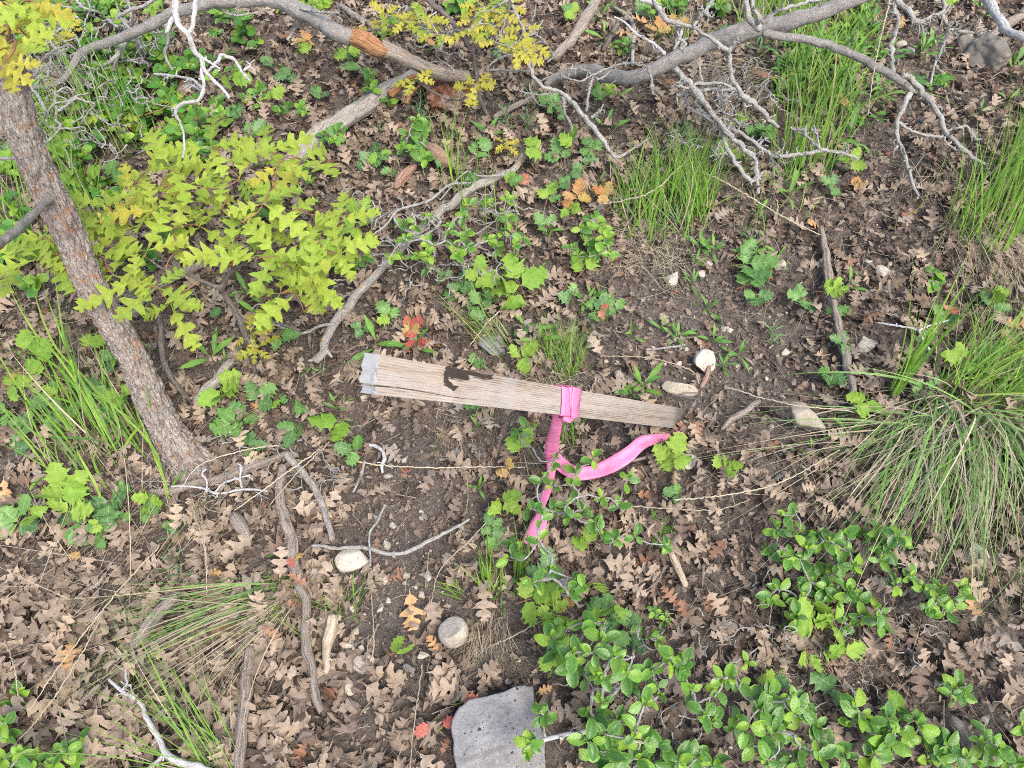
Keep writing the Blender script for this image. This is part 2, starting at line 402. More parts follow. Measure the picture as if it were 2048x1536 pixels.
def wood_mat():
    t = NT('weathered_lumber', .8, .2)
    x, y, z = t.sep(t.attr('bk').outputs['Vector'])            # x along, y across, metres
    v = t.attr('bk').outputs['Vector']
    gr = t.attr('tint').outputs['Fac']                           # ridge height 0..1
    n = t.noise(t.scale(v, (.05, 1, 1)), 900, 4, .7)
    big = t.noise(t.scale(v, (1, 2.5, 1)), 14, 4, .7)
    c = t.ramp(t.math('ADD', t.math('MULTIPLY', gr, .36), t.math('MULTIPLY', n, .62)), [(.28, (.10, .076, .058)), (.40, (.215, .178, .146)), (.52, (.34, .305, .27)), (.74, (.44, .41, .38))])
    c = t.mix(t.math('MULTIPLY', t.math('SUBTRACT', big, .42, clamp=True), 2.2, clamp=True), c, t.mix(1.0, c, (.95, .78, .60), 'MULTIPLY'))
    # weathering: greyer toward the buried foot, one grey scuffed band, two paler bands
    def band(a, b, s=.004):
        return t.math('MULTIPLY', t.math('DIVIDE', t.math('SUBTRACT', x, a), s, clamp=True), t.math('DIVIDE', t.math('SUBTRACT', b, x), s, clamp=True))
    foot = t.math('MULTIPLY', t.math('DIVIDE', t.math('SUBTRACT', x, .42), .3, clamp=True), .75)
    c = t.mix(foot, c, t.mix(1.0, c, (.58, .57, .56), 'MULTIPLY'))
    c = t.mix(t.math('MULTIPLY', band(.192, .232, .01), .35), c, (.36, .35, .36))
    c = t.mix(t.math('MULTIPLY', band(.062, .092, .006), .14), c, (.50, .38, .27))
    c = t.mix(t.math('MULTIPLY', band(.092, .118, .006), .12), c, (.74, .72, .69))
    tip = t.math('MULTIPLY', t.math('DIVIDE', t.math('SUBTRACT', x, .70), .02, clamp=True), .8)
    c = t.mix(tip, c, (.10, .09, .085))
    ink = t.attr('ink').outputs['Fac']
    c = t.mix(t.math('MULTIPLY', t.math('GREATER_THAN', t.math('ADD', ink, t.math('MULTIPLY', t.math('SUBTRACT', n, .5), .5)), .5), .93), c, (.022, .016, .013))
    eg = t.attr('endgrain').outputs['Fac']
    c = t.mix(eg, c, t.mix(t.noise(t.geo(), 700, 2), (.20, .20, .205), (.42, .43, .44)))
    t.color(c)
    t.bump(n, .0008, .9)
    return t.m
M['lumber'] = wood_mat()

def tape_mat():
    t = NT('pink_flagging_film', .38, .4)
    n = t.noise(t.geo(), 90, 2); n2 = t.noise(t.geo(), 30, 2)
    t.color(t.mix(n2, (.93, .29, .53), (.95, .38, .62)))
    t.bump(t.math('ADD', t.math('MULTIPLY', n, .6), n2), .003, .9)
    t.transl(.4)
    return t.m
M['tape'] = tape_mat()

# ------------------------------------------------------------------ leaf shapes (unit length along +Y, base at origin, face up +Z)
def leaf_arrays(rows, cols, rs, fold=.25, k1=0.0, k2=0.0, tw=0.0, lump=.02, asym=.1, sweep=0.0):
    """rows: (y, half width). cols: positions -1..1. Returns V, Q, bk"""
    V = []; B = []
    for (y, wd) in rows:
        wl_ = wd * (1 + asym * rs.uniform(-1, 1)); wr_ = wd * (1 + asym * rs.uniform(-1, 1)); dyl = rs.uniform(-.02, .02); dyr = rs.uniform(-.02, .02)
        for c in cols:
            ww = wl_ if c < 0 else wr_
            V.append((c * ww, y + sweep * abs(c) ** 1.3 * ww + abs(c) * (dyl if c < 0 else dyr), 0)); B.append((c, y, 0))
    V = np.array(V); B = np.array(B)
    x, y, z = V.T
    z = z + fold * np.abs(x) + lump * fbm(np.stack([x * 6 + rs.uniform(0, 50), y * 6, 0 * x], -1), 2)
    if abs(k1) > 1e-3:
        nx = np.sin(k1 * x) / k1; z = z + (1 - np.cos(k1 * x)) / k1; x = nx
    if abs(tw) > 1e-3:
        a = tw * (y - .3); x, z = x * np.cos(a) - z * np.sin(a), x * np.sin(a) + z * np.cos(a)
    if abs(k2) > 1e-3:
        th = k2 * y
        cy = np.sin(th) / k2; cz = (1 - np.cos(th)) / k2
        y2 = cy - z * np.sin(th); z2 = cz + z * np.cos(th); y, z = y2, z2
    V = np.stack([x, y, z], -1)
    nc = len(cols); Q = []
    for i in range(len(rows) - 1):
        for j in range(nc - 1):
            a = i * nc + j; Q.append((a, a + 1, a + nc + 1, a + nc))
    return V, np.array(Q), B

OAK_DEAD = [(0, .006), (.10, .012), (.14, .03), (.20, .13), (.26, .165), (.31, .15), (.345, .055), (.375, .065), (.42, .24), (.48, .30), (.54, .285), (.575, .095), (.605, .10), (.65, .24), (.71, .27), (.76, .235), (.785, .10), (.815, .12), (.86, .19), (.92, .17), (.97, .10), (1, .015)]
OAK_YOUNG = [(0, .008), (.13, .015), (.20, .05), (.25, .15), (.30, .165), (.335, .05), (.39, .06), (.43, .24), (.49, .29), (.53, .27), (.565, .06), (.615, .07), (.65, .23), (.71, .26), (.745, .23), (.775, .07), (.81, .08), (.85, .15), (.90, .145), (.95, .09), (1, .01)]
def oak_rows(rs, nl=3, young=False):
    rows = [(0, .007), (.08, .011)]; y0 = .14 if not young else .17; y1 = .90; L = (y1 - y0) / nl
    env = {2: (.27, .27), 3: ((.17, .27, .20) if young else (.20, .31, .23)), 4: (.15, .28, .30, .19), 5: (.11, .2, .29, .27, .17)}[nl]
    for i in range(nl):
        y = y0 + i * L; w_ = env[i] * rs.uniform(.85, 1.15); s = (.050 if young else rs.uniform(.035, .08)) * (1 if i else .5)
        if young: rows += [(y, s), (y + .12 * L, s * 1.2), (y + .22 * L, w_ * .72), (y + .42 * L, w_ * .96), (y + .56 * L, w_ * .84), (y + .70 * L, w_ * .9), (y + .86 * L, s * 1.8)]
        else: rows += [(y, s), (y + .12 * L, s * 1.15), (y + .22 * L, w_ * .66), (y + .36 * L, w_ * .93), (y + .56 * L, w_), (y + .74 * L, w_ * .86), (y + .86 * L, w_ * .48)]
    return rows + [(y1 + .01, .06), (y1 + .035, .125), (.97, .11), (1.0, .035)]
OVAL = [(0, .008), (.07, .02), (.13, .11), (.25, .215), (.40, .275), (.56, .28), (.72, .235), (.86, .145), (.95, .06), (1, .006)]
ROUND = [(0, .008), (.10, .02), (.16, .18), (.30, .32), (.48, .38), (.66, .37), (.82, .29), (.93, .17), (1, .03)]
LANCE = [(0, .008), (.10, .02), (.30, .055), (.50, .085), (.66, .085), (.82, .058), (.93, .026), (1, .002)]
LINEAR = [(0, .012), (.2, .035), (.5, .045), (.8, .03), (1, .002)]
def holly_rows(rs, nsp=6):
    r = [(0, .008), (.06, .02), (.10, .10)]
    for i in range(nsp):
        y = .14 + .80 * i / nsp
        env = .37 * math.sin(PI * (.15 + .80 * (i + .5) / nsp)) ** .6
        r += [(y + .01, env * .82), (y + .115, env * 1.24), (y + .122, env * .92)]
    r += [(.96, .07), (1, .002)]
    return r
C5 = (-1, -.5, 0, .5, 1); C3 = (-1, 0, 1); C7 = (-1, -.66, -.33, 0, .33, .66, 1)

def variants(kind, n, seed):
    rs = np.random.RandomState(seed); out = []
    for i in range(n):
        if kind == 'dead':
            out.append(leaf_arrays(oak_rows(rs, rs.choice([3, 4])), C5, rs, fold=rs.uniform(-.2, .35), k1=rs.uniform(-4.5, 4.5), k2=rs.uniform(-1.6, 1.6), tw=rs.uniform(-1.4, 1.4), lump=.05, asym=.28, sweep=.30))
        elif kind == 'dead_flat':
            out.append(leaf_arrays(oak_rows(rs, rs.choice([3, 3, 4])), C5, rs, fold=rs.uniform(-.1, .2), k1=rs.uniform(-2.6, 2.6), k2=rs.uniform(-.8, .9), tw=rs.uniform(-.6, .6), lump=.035, asym=.26, sweep=.32))
        elif kind == 'oak':
            out.append(leaf_arrays(oak_rows(rs, rs.choice([3, 3, 4]), True), C5, rs, fold=rs.uniform(.0, .3), k1=rs.uniform(-1, 1), k2=rs.uniform(-1.0, .1), tw=rs.uniform(-.4, .4), lump=.02, asym=.22, sweep=.42))
        elif kind == 'oval':
            out.append(leaf_arrays(OVAL, C5, rs, fold=rs.uniform(.15, .5), k1=rs.uniform(-.5, 1.5), k2=rs.uniform(-1.0, .2), tw=rs.uniform(-.3, .3), lump=.012, asym=.05, sweep=.05))
        elif kind == 'round':
            out.append(leaf_arrays(ROUND, C5, rs, fold=rs.uniform(.0, .3), k1=rs.uniform(-.5, 1), k2=rs.uniform(-.7, .3), lump=.02, asym=.05))
        elif kind == 'holly':
            out.append(leaf_arrays(holly_rows(rs, rs.choice([3, 3, 4])), C5, rs, fold=rs.uniform(-.1, .3), k1=rs.uniform(-1, 1), k2=rs.uniform(-.8, .6), tw=rs.uniform(-.4, .4), lump=.03, asym=.07, sweep=.1))
        elif kind == 'lance':
            out.append(leaf_arrays(LANCE, C3, rs, fold=rs.uniform(.1, .6), k2=rs.uniform(-1.3, -.1), tw=rs.uniform(-.5, .5), lump=.006, asym=.05))
        elif kind == 'linear':
            out.append(leaf_arrays(LINEAR, C3, rs, fold=.3, k2=rs.uniform(-1.3, .2), tw=rs.uniform(-.3, .3), lump=.0, asym=.05))
    return out

_LM = {}
def leaf_mesh(kind, matk, i, nv=9):
    key = (kind, matk, i % nv)
    if key not in _LM:
        V, Q, B = variants(kind, nv, hash(kind) % 1 + len(kind) * 13 + 5)[i % nv]
        mb = MB(); mb.add(V, Q, bk=B)
        _LM[key] = mb.mesh('leaf', M[matk])
    return _LM[key]

def frame(d, up):
    d = Vector(d).normalized(); up = Vector(up)
    x = d.cross(up)
    if x.length < 1e-4: x = d.cross(Vector((1, 0, 0)))
    x.normalize(); n = x.cross(d).normalized()
    return Matrix(((x.x, d.x, n.x), (x.y, d.y, n.y), (x.z, d.z, n.z)))

def put_leaf(parent, kind, matk, p, d, up, size, name='leaf', i=None):
    me = leaf_mesh(kind, matk, random.randrange(99) if i is None else i)
    o = bpy.data.objects.new(name, me); COL.objects.link(o)
    M3 = frame(d, up).to_4x4()
    q = Matrix.Translation(Vector(p) - (parent.location if parent else Vector())) @ M3 @ Matrix.Scale(size, 4)
    if parent: o.parent = parent
    o.matrix_basis = q
    return o

# ------------------------------------------------------------------ tubes
def catmull(P, step):
    P = np.asarray(P, float)
    if len(P) == 2:
        n = max(2, int(np.linalg.norm(P[1, :3] - P[0, :3]) / step) + 1)
        return P[0] + (P[1] - P[0]) * np.linspace(0, 1, n)[:, None]
    Q = np.vstack([2 * P[0] - P[1], P, 2 * P[-1] - P[-2]]); out = []
    for i in range(1, len(Q) - 2):
        n = max(1, int(np.linalg.norm(Q[i + 1, :3] - Q[i, :3]) / step))
        t = np.linspace(0, 1, n, endpoint=False)[:, None]
        p0, p1, p2, p3 = Q[i - 1], Q[i], Q[i + 1], Q[i + 2]
        out.append(.5 * (2 * p1 + (p2 - p0) * t + (2 * p0 - 5 * p1 + 4 * p2 - p3) * t ** 2 + (3 * p1 - p0 - 3 * p2 + p3) * t ** 3))
    out.append(P[-1:]); return np.vstack(out)

def tube(mb, P, rad, n=8, step=None, rough=.12, wob=0.0, freq=None, seed=None, knots=0.0, tint=0.0, capr=(1, .6), ridge=0.0):
    """P Nx3 control points, rad per control point (m)"""
    P = np.asarray(P, float); rad = np.broadcast_to(np.asarray(rad, float), (len(P),))
    step = step or max(float(np.mean(rad)) * .9, .0025)
    D = catmull(np.hstack([P, rad[:, None]]), step)
    C, r = D[:, :3], np.maximum(D[:, 3], .0002)
    sd = random.random() * 100 if seed is None else seed
    N = len(C); L = np.concatenate([[0], np.cumsum(np.linalg.norm(np.diff(C, axis=0), axis=1))])
    if wob:
        C = C + wob * r[:, None] * np.stack([fbm(np.stack([L * .35 / r.mean() + sd, 0 * L + 9.1 * j, 0 * L], -1), 2) for j in range(3)], -1)
    T = np.gradient(C, axis=0); T /= np.linalg.norm(T, axis=1)[:, None] + 1e-9
    u = np.cross(T[0], [0, 0, 1.0]);
    if np.linalg.norm(u) < 1e-3: u = np.cross(T[0], [1.0, 0, 0])
    U = []
    for t in T:
        u = u - t * np.dot(u, t); u = u / (np.linalg.norm(u) + 1e-9); U.append(u)
    U = np.array(U); W = np.cross(T, U)
    th = np.linspace(0, 2 * PI, n, endpoint=False)
    ct, stt = np.cos(th), np.sin(th)
    rr = r[:, None] * np.ones(n)
    fr = freq or .8
    q = np.stack([ct[None, :] * fr + 0 * rr, stt[None, :] * fr + 0 * rr, (L / r.mean() * .35 * fr)[:, None] + 0 * rr], -1) + sd
    rr = rr * (1 + rough * fbm(q * 1.6, 3))
    if ridge:
        rr = rr * (1 + ridge * fbm(np.stack([ct[None, :] * 3.2 + 0 * rr, stt[None, :] * 3.2 + 0 * rr, (L / r.mean() * .12)[:, None] + 0 * rr], -1) + sd, 3))
    if knots:
        kn = np.maximum(0, vnoise(np.stack([L / r.mean() * .22 + sd, 0 * L, 0 * L], -1) * 1.0) - .35)
        rr = rr * (1 + knots * kn[:, None])
    V = C[:, None, :] + rr[..., None] * (U[:, None, :] * ct[None, :, None] + W[:, None, :] * stt[None, :, None])
    bk = np.stack([r.mean() * ct[None, :] + 0 * rr, r.mean() * stt[None, :] + 0 * rr, L[:, None] + 0 * rr], -1) + sd
    V = V.reshape(-1, 3); bk = bk.reshape(-1, 3)
    i = np.arange(N - 1)[:, None] * n; j = np.arange(n)[None, :]; j2 = (j + 1) % n
    Q = np.stack([i + j, i + j2, i + n + j2, i + n + j], -1).reshape(-1, 4)
    c0 = C[0] - T[0] * r[0] * .3; c1 = C[-1] + T[-1] * r[-1] * .8
    V = np.vstack([V, c0, c1]); bk = np.vstack([bk, bk[0], bk[-1]])
    a = N * n; T3 = [(a, (jj + 1) % n, jj) for jj in range(n)] + [(a + 1, (N - 1) * n + jj, (N - 1) * n + (jj + 1) % n) for jj in range(n)]
    mb.add(V, Q, T3, bk=bk, tint=tint)
    return C, T, r

def px_path(pts, h, wpx, sink=True):
    """pts list of (px,py) ; h scalar or list of heights above soil for the AXIS ; wpx width in picture px scalar or list"""
    n = len(pts)
    hs = np.interp(np.linspace(0, 1, n), np.linspace(0, 1, len(h)), h) if hasattr(h, '__len__') else [h] * n
    ws = np.interp(np.linspace(0, 1, n), np.linspace(0, 1, len(wpx)), wpx) if hasattr(wpx, '__len__') else [wpx] * n
    P = []; Rr = []
    for (x, y), hh, ww in zip(pts, hs, ws):
        p, Z = at(x, y, hh); P.append(p); Rr.append(ww * .5 * Z / FPX)
    return np.array(P), np.array(Rr)

def spurs(mb, C, T, r, n, ln=(.008, .03), r0=.0011, sub=True):
    for _ in range(int(n * 1.5 + .5)):
        i = random.randrange(len(C)); t = Vector(T[i])
        d = Vector((random.gauss(0, 1), random.gauss(0, 1), random.gauss(0.2, .8)))
        d = (d - t * d.dot(t)).normalized() + t * random.uniform(0, .9)
        L = random.uniform(*ln); p = Vector(C[i]); pts = [p]
        for s in range(3):
            d = (d + Vector((random.gauss(0, .35), random.gauss(0, .35), random.gauss(0, .35)))).normalized()
            p = p + d * L / 3; pts.append(p)
        rr = min(r0, r[i] * .7)
        tube(mb, [tuple(q) for q in pts], [rr * 1.3, rr, rr, rr * .9], n=5, step=L / 5, rough=.25, knots=.8)
        if sub and L > .015 and random.random() < .6:
            q = pts[2]; e = (d + Vector((random.gauss(0, 1), random.gauss(0, 1), random.gauss(0, 1))) * .8).normalized()
            tube(mb, [tuple(q), tuple(q + e * L * .5)], [rr, rr * .7], n=5, step=L / 5, rough=.25)

def limb(parent, name, pts, h, wpx, mat, n=8, rough=.12, wob=.25, knots=.3, nsp=0, ln=(.008, .03), ridge=0.0, label=None, r0=.0011, origin=None, step=None):
    mb = MB(); P, Rr = px_path(pts, h, wpx); Rr = Rr * (.88 if mat.startswith('bark') else 1)
    C, T, r = tube(mb, P, Rr, n=n, rough=rough, wob=wob, knots=knots, ridge=ridge, step=step)
    if nsp: spurs(mb, C, T, r, nsp, ln, r0)
    o = mb.build(name, M[mat], parent, origin=origin if not parent else None)
    if label: o['label'] = label
    return o, P

# ================================================================== SETTING: the soil
def axis(a, b, s, far):
    inner = np.arange(a, b + s, s); g = []
    d = s; v = inner[-1]
    while v < far: d *= 1.35; v += d; g.append(v)
    l = []; d = s; v = inner[0]
    while v > -far: d *= 1.35; v -= d; l.append(v)
    return np.array(l[::-1] + list(inner) + g)
xs = axis(-1.75, 1.75, .009, 24); ys = axis(-.35, 2.3, .009, 24)
X, Y = np.meshgrid(xs, ys)
PP = np.stack([X, Y, 0 * X], -1)
near = np.clip(1.6 - np.maximum(np.abs(X) - 1.6, np.abs(Y - 1) - 1.4), 0, 1)
Zs = gz(X, Y) + near * (.0035 * fbm(PP * 28, 3) + .0028 * fbm(PP * 85 + 5, 2)) - .002
gm = MB(); nx_, ny_ = len(xs), len(ys)
a = (np.arange(ny_ - 1)[:, None] * nx_ + np.arange(nx_ - 1)[None, :])
gm.add(np.stack([X, Y, Zs], -1), np.stack([a, a + 1, a + nx_ + 1, a + nx_], -1).reshape(-1, 4))
o = gm.build('ground', M['soil']); o['kind'] = 'structure'

# ---- bare patches in the leaf carpet (picture px: centre, radii, strength)
BARE = [(800, 1180, 95, 190, .93), (820, 1010, 130, 90, .6), (1450, 610, 190, 95, .85), (1500, 745, 150, 90, .85), (1330, 560, 110, 70, .8), (1560, 300, 90, 40, .7),
        (1720, 440, 130, 70, .5), (1720, 250, 90, 60, .6), (1060, 1290, 130, 75, .85), (740, 1470, 70, 70, .6), (1880, 1440, 190, 60, .75), (1460, 800, 120, 60, .5),
        (800, 860, 120, 60, .6), (1640, 1400, 130, 60, .5), (1500, 1470, 100, 70, .7), (1830, 130, 60, 50, .6), (1000, 230, 60, 40, .5),(1250,680,110,60,.6),(1180,250,100,40,.3)]
def dens(px, py):
    d = np.ones_like(px)
    for cx, cy, rx, ry, s in BARE:
        d = d * (1 - s * np.exp(-(((px - cx) / rx) ** 2 + ((py - cy) / ry) ** 2) ** 1.5))
    return d
def pixv(x, y, z):
    rz = z - CAM_H; Z = y * .5 - rz * .8660254; u = y * .8660254 + rz * .5
    return 1024 + FPX * x / Z, 768 - FPX * u / Z, Z
DISCS = []                          # (x, y, r): places where rocks and stems stand clear of leaves
def disc(px, py, rpx):
    p, Z = at(px, py, 0); DISCS.append((p[0], p[1], rpx * Z / FPX))

# ================================================================== ROCKS
_ico = {}
def ico(sub):
    if sub not in _ico:
        import bmesh
        bm = bmesh.new(); bmesh.ops.create_icosphere(bm, subdivisions=sub, radius=1)
        bm.verts.ensure_lookup_table()
        _ico[sub] = (np.array([v.co[:] for v in bm.verts]), np.array([[v.index for v in f.verts] for f in bm.faces])); bm.free()
    return _ico[sub]
def rock_arrays(rs, sub=3, facets=7, lump=.12):
    V, T = ico(sub); V = V.copy()
    for _ in range(facets):
        n = rs.normal(size=3); n /= np.linalg.norm(n); d = rs.uniform(.42, .80)
        e = V @ n - d; V -= np.outer(np.maximum(e, 0) * .97, n)
    V *= 1 + lump * fbm(V * 1.6 + rs.uniform(0, 50), 3)[:, None] * .6
    V += .018 * np.stack([fbm(V * 7 + j * 9.1 + rs.uniform(0, 9), 2) for j in range(3)], -1)
    return V, T
def rock(name, px, py, wpx, hpx, matk, label, cat='rock', rot=0.0, sub=4, facets=11, zf=.45, bury=.35, group=None, lump=.12):
    rs = np.random.RandomState(int(px * 7 + py * 3) % 100000)
    p, Z = at(px, py, 0)
    sx = wpx * .5 * Z / FPX
    dd = ray(px, py); el = -dd[2] / np.linalg.norm(dd)
    sy = hpx * .5 * Z / FPX / (el * .85 + .1)
    V, T = rock_arrays(rs, sub, facets, lump)
    V = V / np.abs(V).max(0) * np.array([sx, sy, min(sx, sy) * zf * 1.4])
    c, s = math.cos(rot), math.sin(rot); V[:, :2] = V[:, :2] @ np.array([[c, s], [-s, c]])
    V[:, 2] += V[:, 2].max() * (1 - 2 * bury) * 1.0
    g = float(gz(p[0], p[1])); loc = (p[0], p[1], g)
    mb = MB(); mb.add(V + np.array(loc), None, T, bk=V)
    o = mb.build(name, M[matk], origin=loc)
    tag(o, label, cat, group)
    if wpx > 16: DISCS.append((p[0], p[1], max(sx, sy) * .9))
    return o
rock('rock', 702, 1120, 74, 46, 'rock_cream', 'large flat cream stone under the crooked grey twig, beside the bare soil', zf=.6, bury=.2, rot=.2, facets=8)
rock('rock', 909, 1270, 62, 54, 'rock_cream', 'smooth pale egg-shaped stone above the grey rock block', zf=1.0, bury=.15, rot=.5, facets=3, lump=.06)
rock('rock', 730, 1332, 46, 36, 'rock_cream', 'rough whitish stone with yellow pits, below the bare soil patch')
rock('rock', 1405, 736, 46, 40, 'rock_cream', 'round white stone standing on bare soil above the stake foot', zf=.9, bury=.2, facets=5)
rock('rock', 1598, 852, 84, 42, 'rock_tan', 'flat rectangular grey-tan stone beside the drooping sedge clump', rot=-.45, zf=.9, bury=.05, facets=9)
rock('rock', 1352, 776, 88, 30, 'rock_tan', 'long tan wedge of stone just above the buried end of the stake', rot=-.25, zf=.6, facets=8)
rock('rock', 1366, 926, 62, 36, 'rock_cream', 'jagged white stone below the far tip of the pink ribbon', rot=.5, facets=8, lump=.3)
rock('rock', 1730, 692, 58, 32, 'rock_cream', 'knobbly white stone beside the long bark stick', rot=.2, lump=.35)
rock('rock', 1555, 537, 26, 24, 'rock_cream', 'small cubic cream stone above the long bark stick', facets=9, zf=.9, bury=.2)
rock('rock', 1760, 545, 34, 22, 'rock_cream', 'chalky buff stone lying flat in the leaves above the golden leaves', facets=9)
rock('rock', 985, 692, 56, 42, 'rock_grey', 'dull grey stone half buried behind the middle of the stake', zf=.5)
rock('rock', 1968, 130, 92, 52, 'rock_dull', 'lichened boulder at the head of the slope under thick branch', zf=.7, bury=.4, sub=5, lump=.3)
rock('rock', 1926, 104, 44, 30, 'rock_dull', 'smaller weathered rock leaning on the lichened boulder', zf=.8, bury=.3)
rock('rock', 1186, 682, 28, 24, 'rock_cream', 'angular white stone standing above the small grass tuft')
rock('rock', 1078, 1160, 66, 52, 'rock_grey', 'grey stone hidden under the shrub leaves below the ribbon tail', zf=.7)
rock('rock', 1120, 1180, 40, 40, 'rock_grey', 'second grey stone tucked against the first under shrub leaves', zf=.7)
rock('rock', 1345, 560, 36, 30, 'rock_cream', 'pitted white stone pair under the bright grass tuft', lump=.4)
rock('rock', 696, 1371, 24, 40, 'rock_cream', 'narrow white stone standing on edge at the lower bare patch', rot=.4)
rock('rock', 847, 1310, 26, 16, 'rock_cream', 'flat ivory stone beside the egg-shaped rock')
rock('rock', 818, 1336, 28, 18, 'rock_grey', 'bluish grey flat stone below the green seedling on bare soil')
rock('rock', 856, 1152, 16, 22, 'rock_cream', 'upright oval ivory pebble between the two crooked twigs', cat='stone')
rock('rock', 908, 905, 26, 20, 'rock_grey', 'pinkish grey stone among leaves beneath the stake', cat='stone')
rock('rock', 785, 896, 20, 18, 'rock_cream', 'pale chip of stone by the little bleached root', cat='stone')
rock('rock', 1651, 800, 22, 16, 'rock_cream', 'white oval pebble at the lower end of the bark stick', cat='stone')
rock('rock', 1950, 1105, 46, 40, 'rock_cream', 'whitish flaky stone below the hanging sedge blades', lump=.4)
rock('rock', 1975, 1500, 60, 40, 'rock_tan', 'brown stone half buried in the bare slope corner', zf=.6)
rock('rock', 1710, 1500, 50, 34, 'rock_tan', 'dull brown stone under the bottom shrub leaves', zf=.6)
# the grey block
def block():
    cpx, cpy = 998, 1468
    poly = [(905, 1440), (918, 1415), (938, 1399), (975, 1390), (1012, 1381), (1032, 1371), (1050, 1367), (1066, 1371), (1070, 1400), (1078, 1440), (1088, 1470), (1094, 1500), (1096, 1560), (1090, 1600), (920, 1600), (912, 1560), (908, 1510), (902, 1470)]
    E = poly + poly[:1]; D = []
    for (x0, y0), (x1, y1) in zip(E[:-1], E[1:]):
        m_ = max(1, int(math.hypot(x1 - x0, y1 - y0) / 6)); D += [(x0 + (x1 - x0) * q / m_, y0 + (y1 - y0) * q / m_) for q in range(m_)]
    D = np.array(D, float)
    n = len(D); cen, Z = at(cpx, cpy, .06)
    P = np.array([at(x, y, .06)[0] for x, y in D])
    g = float(gz(cen[0], cen[1])); mb = MB(); V = []
    S = list(np.linspace(.03, .95, 26)) + [.975, .99, 1.0, 1.008, 1.015, 1.022, 1.03, 1.036, 1.042]
    Hs = [.0] * 26 + [-.0002, -.0012, -.004, -.012, -.026, -.038, -.052, -.066, -.08]
    for s_, h_ in zip(S, Hs):
        q = cen + (P - cen) * s_
        z = g + .058 + h_ + .004 * fbm(q * 22, 3) + .0016 * fbm(q * 90, 3) + .0006 * fbm(q * 400, 2)
        px_, py_, _ = pixv(q[:, 0], q[:, 1], z)
        curve = 1512 - 30 * np.clip((px_ - 930) / 90, 0, 1) + 0 * px_
        z = z - .030 * np.clip((py_ - curve) / 14, 0, 1) * (s_ < 1.03)
        q = q + (q - cen) * (.030 * fbm(q * 60, 3))[:, None] * (s_ > .9); q[:, 2] = z; V.append(q)
    V = np.array(V); m = len(S); i = np.arange(m - 1)[:, None] * n; j = np.arange(n)[None, :]; j2 = (j + 1) % n
    V = V.reshape(-1, 3); V = np.vstack([V, [cen[0], cen[1], V[:n, 2].mean()]])
    mb.add(V, np.stack([i + j, i + n + j, i + n + j2, i + j2], -1).reshape(-1, 4), [(m * n, jj, (jj + 1) % n) for jj in range(n)], bk=V)
    o = mb.build('rock', M['rock_grey'], origin=(cen[0], cen[1], g))
    tag(o, 'large squared grey rock block with black lichen spots and chipped lower edge', 'rock')
    DISCS.append((cen[0], cen[1] - .02, .085))
block()
PEB = ks(5, (860, 500), (1505, 480), (1715, 470), (1845, 560), (1945, 520), (1950, 590), (1925, 625), (1600, 690), (1640, 640), (1730, 690), (1640, 720), (1990, 660), (2010, 560), (1850, 700), (1530, 730), (1640, 755), (1575, 640), (1475, 530), (155, 860), (695, 1170), (300, 1310), (330, 1345), (395, 1215), (320, 1150), (325, 1440), (300, 1370), (495, 1520)) + \
      ks(6, (70, 570), (120, 580), (35, 550), (25, 660), (290, 450), (325, 465), (570, 560), (600, 615), (645, 590), (370, 670), (540, 740), (500, 610), (565, 1020), (410, 1020), (1130, 65), (205, 60), (820, 420), (1260, 75), (160, 130), (1040, 560)) + \
      ks(8, (330, 120), (125, 425), (155, 390), (230, 380), (410, 410), (395, 455), (205, 450), (200, 490), (275, 430), (460, 480), (500, 530), (160, 640), (100, 620), (70, 820), (95, 840), (150, 835), (125, 870), (440, 990), (350, 1340), (290, 230), (300, 245), (705, 165), (710, 215), (495, 75), (20, 900), (70, 925), (600, 650), (320, 1050), (250, 610), (120, 550), (300, 555), (40, 580), (90, 600), (1000, 1030), (890, 1040)) + \
      ks(3, (1460, 710), (1380, 310), (1510, 260), (1320, 265)) + ks(9, (1945, 1220), (2020, 1250), (960, 1380), (1150, 1300), (1800, 1260), (1270, 1470), (350, 215)) + ks(7, (1900, 1430), (1965, 1000))
pcol = ['white', 'cream', 'buff', 'ivory']
for i, (px, py) in enumerate(PEB):
    s = random.uniform(9, 19) * (1.0 if i % 5 else 1.35)
    j = random.randrange(3)
    rock('pebble', px, py, s, s * random.uniform(.6, .9), ['rock_cream', 'rock_cream', 'rock_pebble'][j], lab(('rounded pale pebble', 'chipped white pebble', 'buff pebble')[j], px, py), 'pebble', rot=random.uniform(0, 3), sub=3, facets=10, zf=.8, group='pebbles on the bare soil')

# ================================================================== THE STAKE AND ITS TAPE
B_, _ = at(1352, 836, 0.004)
t_ = .69; T_ = np.array([0, 0, CAM_H]) + ray(741, 746) * t_
Bv, Tv = Vector(B_), Vector(T_)
ax = (Bv - Tv); SL = ax.length; ax.normalize()
view = ((Bv + Tv) / 2 - Vector((0, 0, CAM_H))).normalized()
wd = ax.cross(view).normalized()
if wd.y > 0: wd = -wd                      # across the face, pointing down the picture
nr = wd.cross(ax).normalized()
if nr.dot(view) > 0: nr = -nr              # the face that looks at the camera
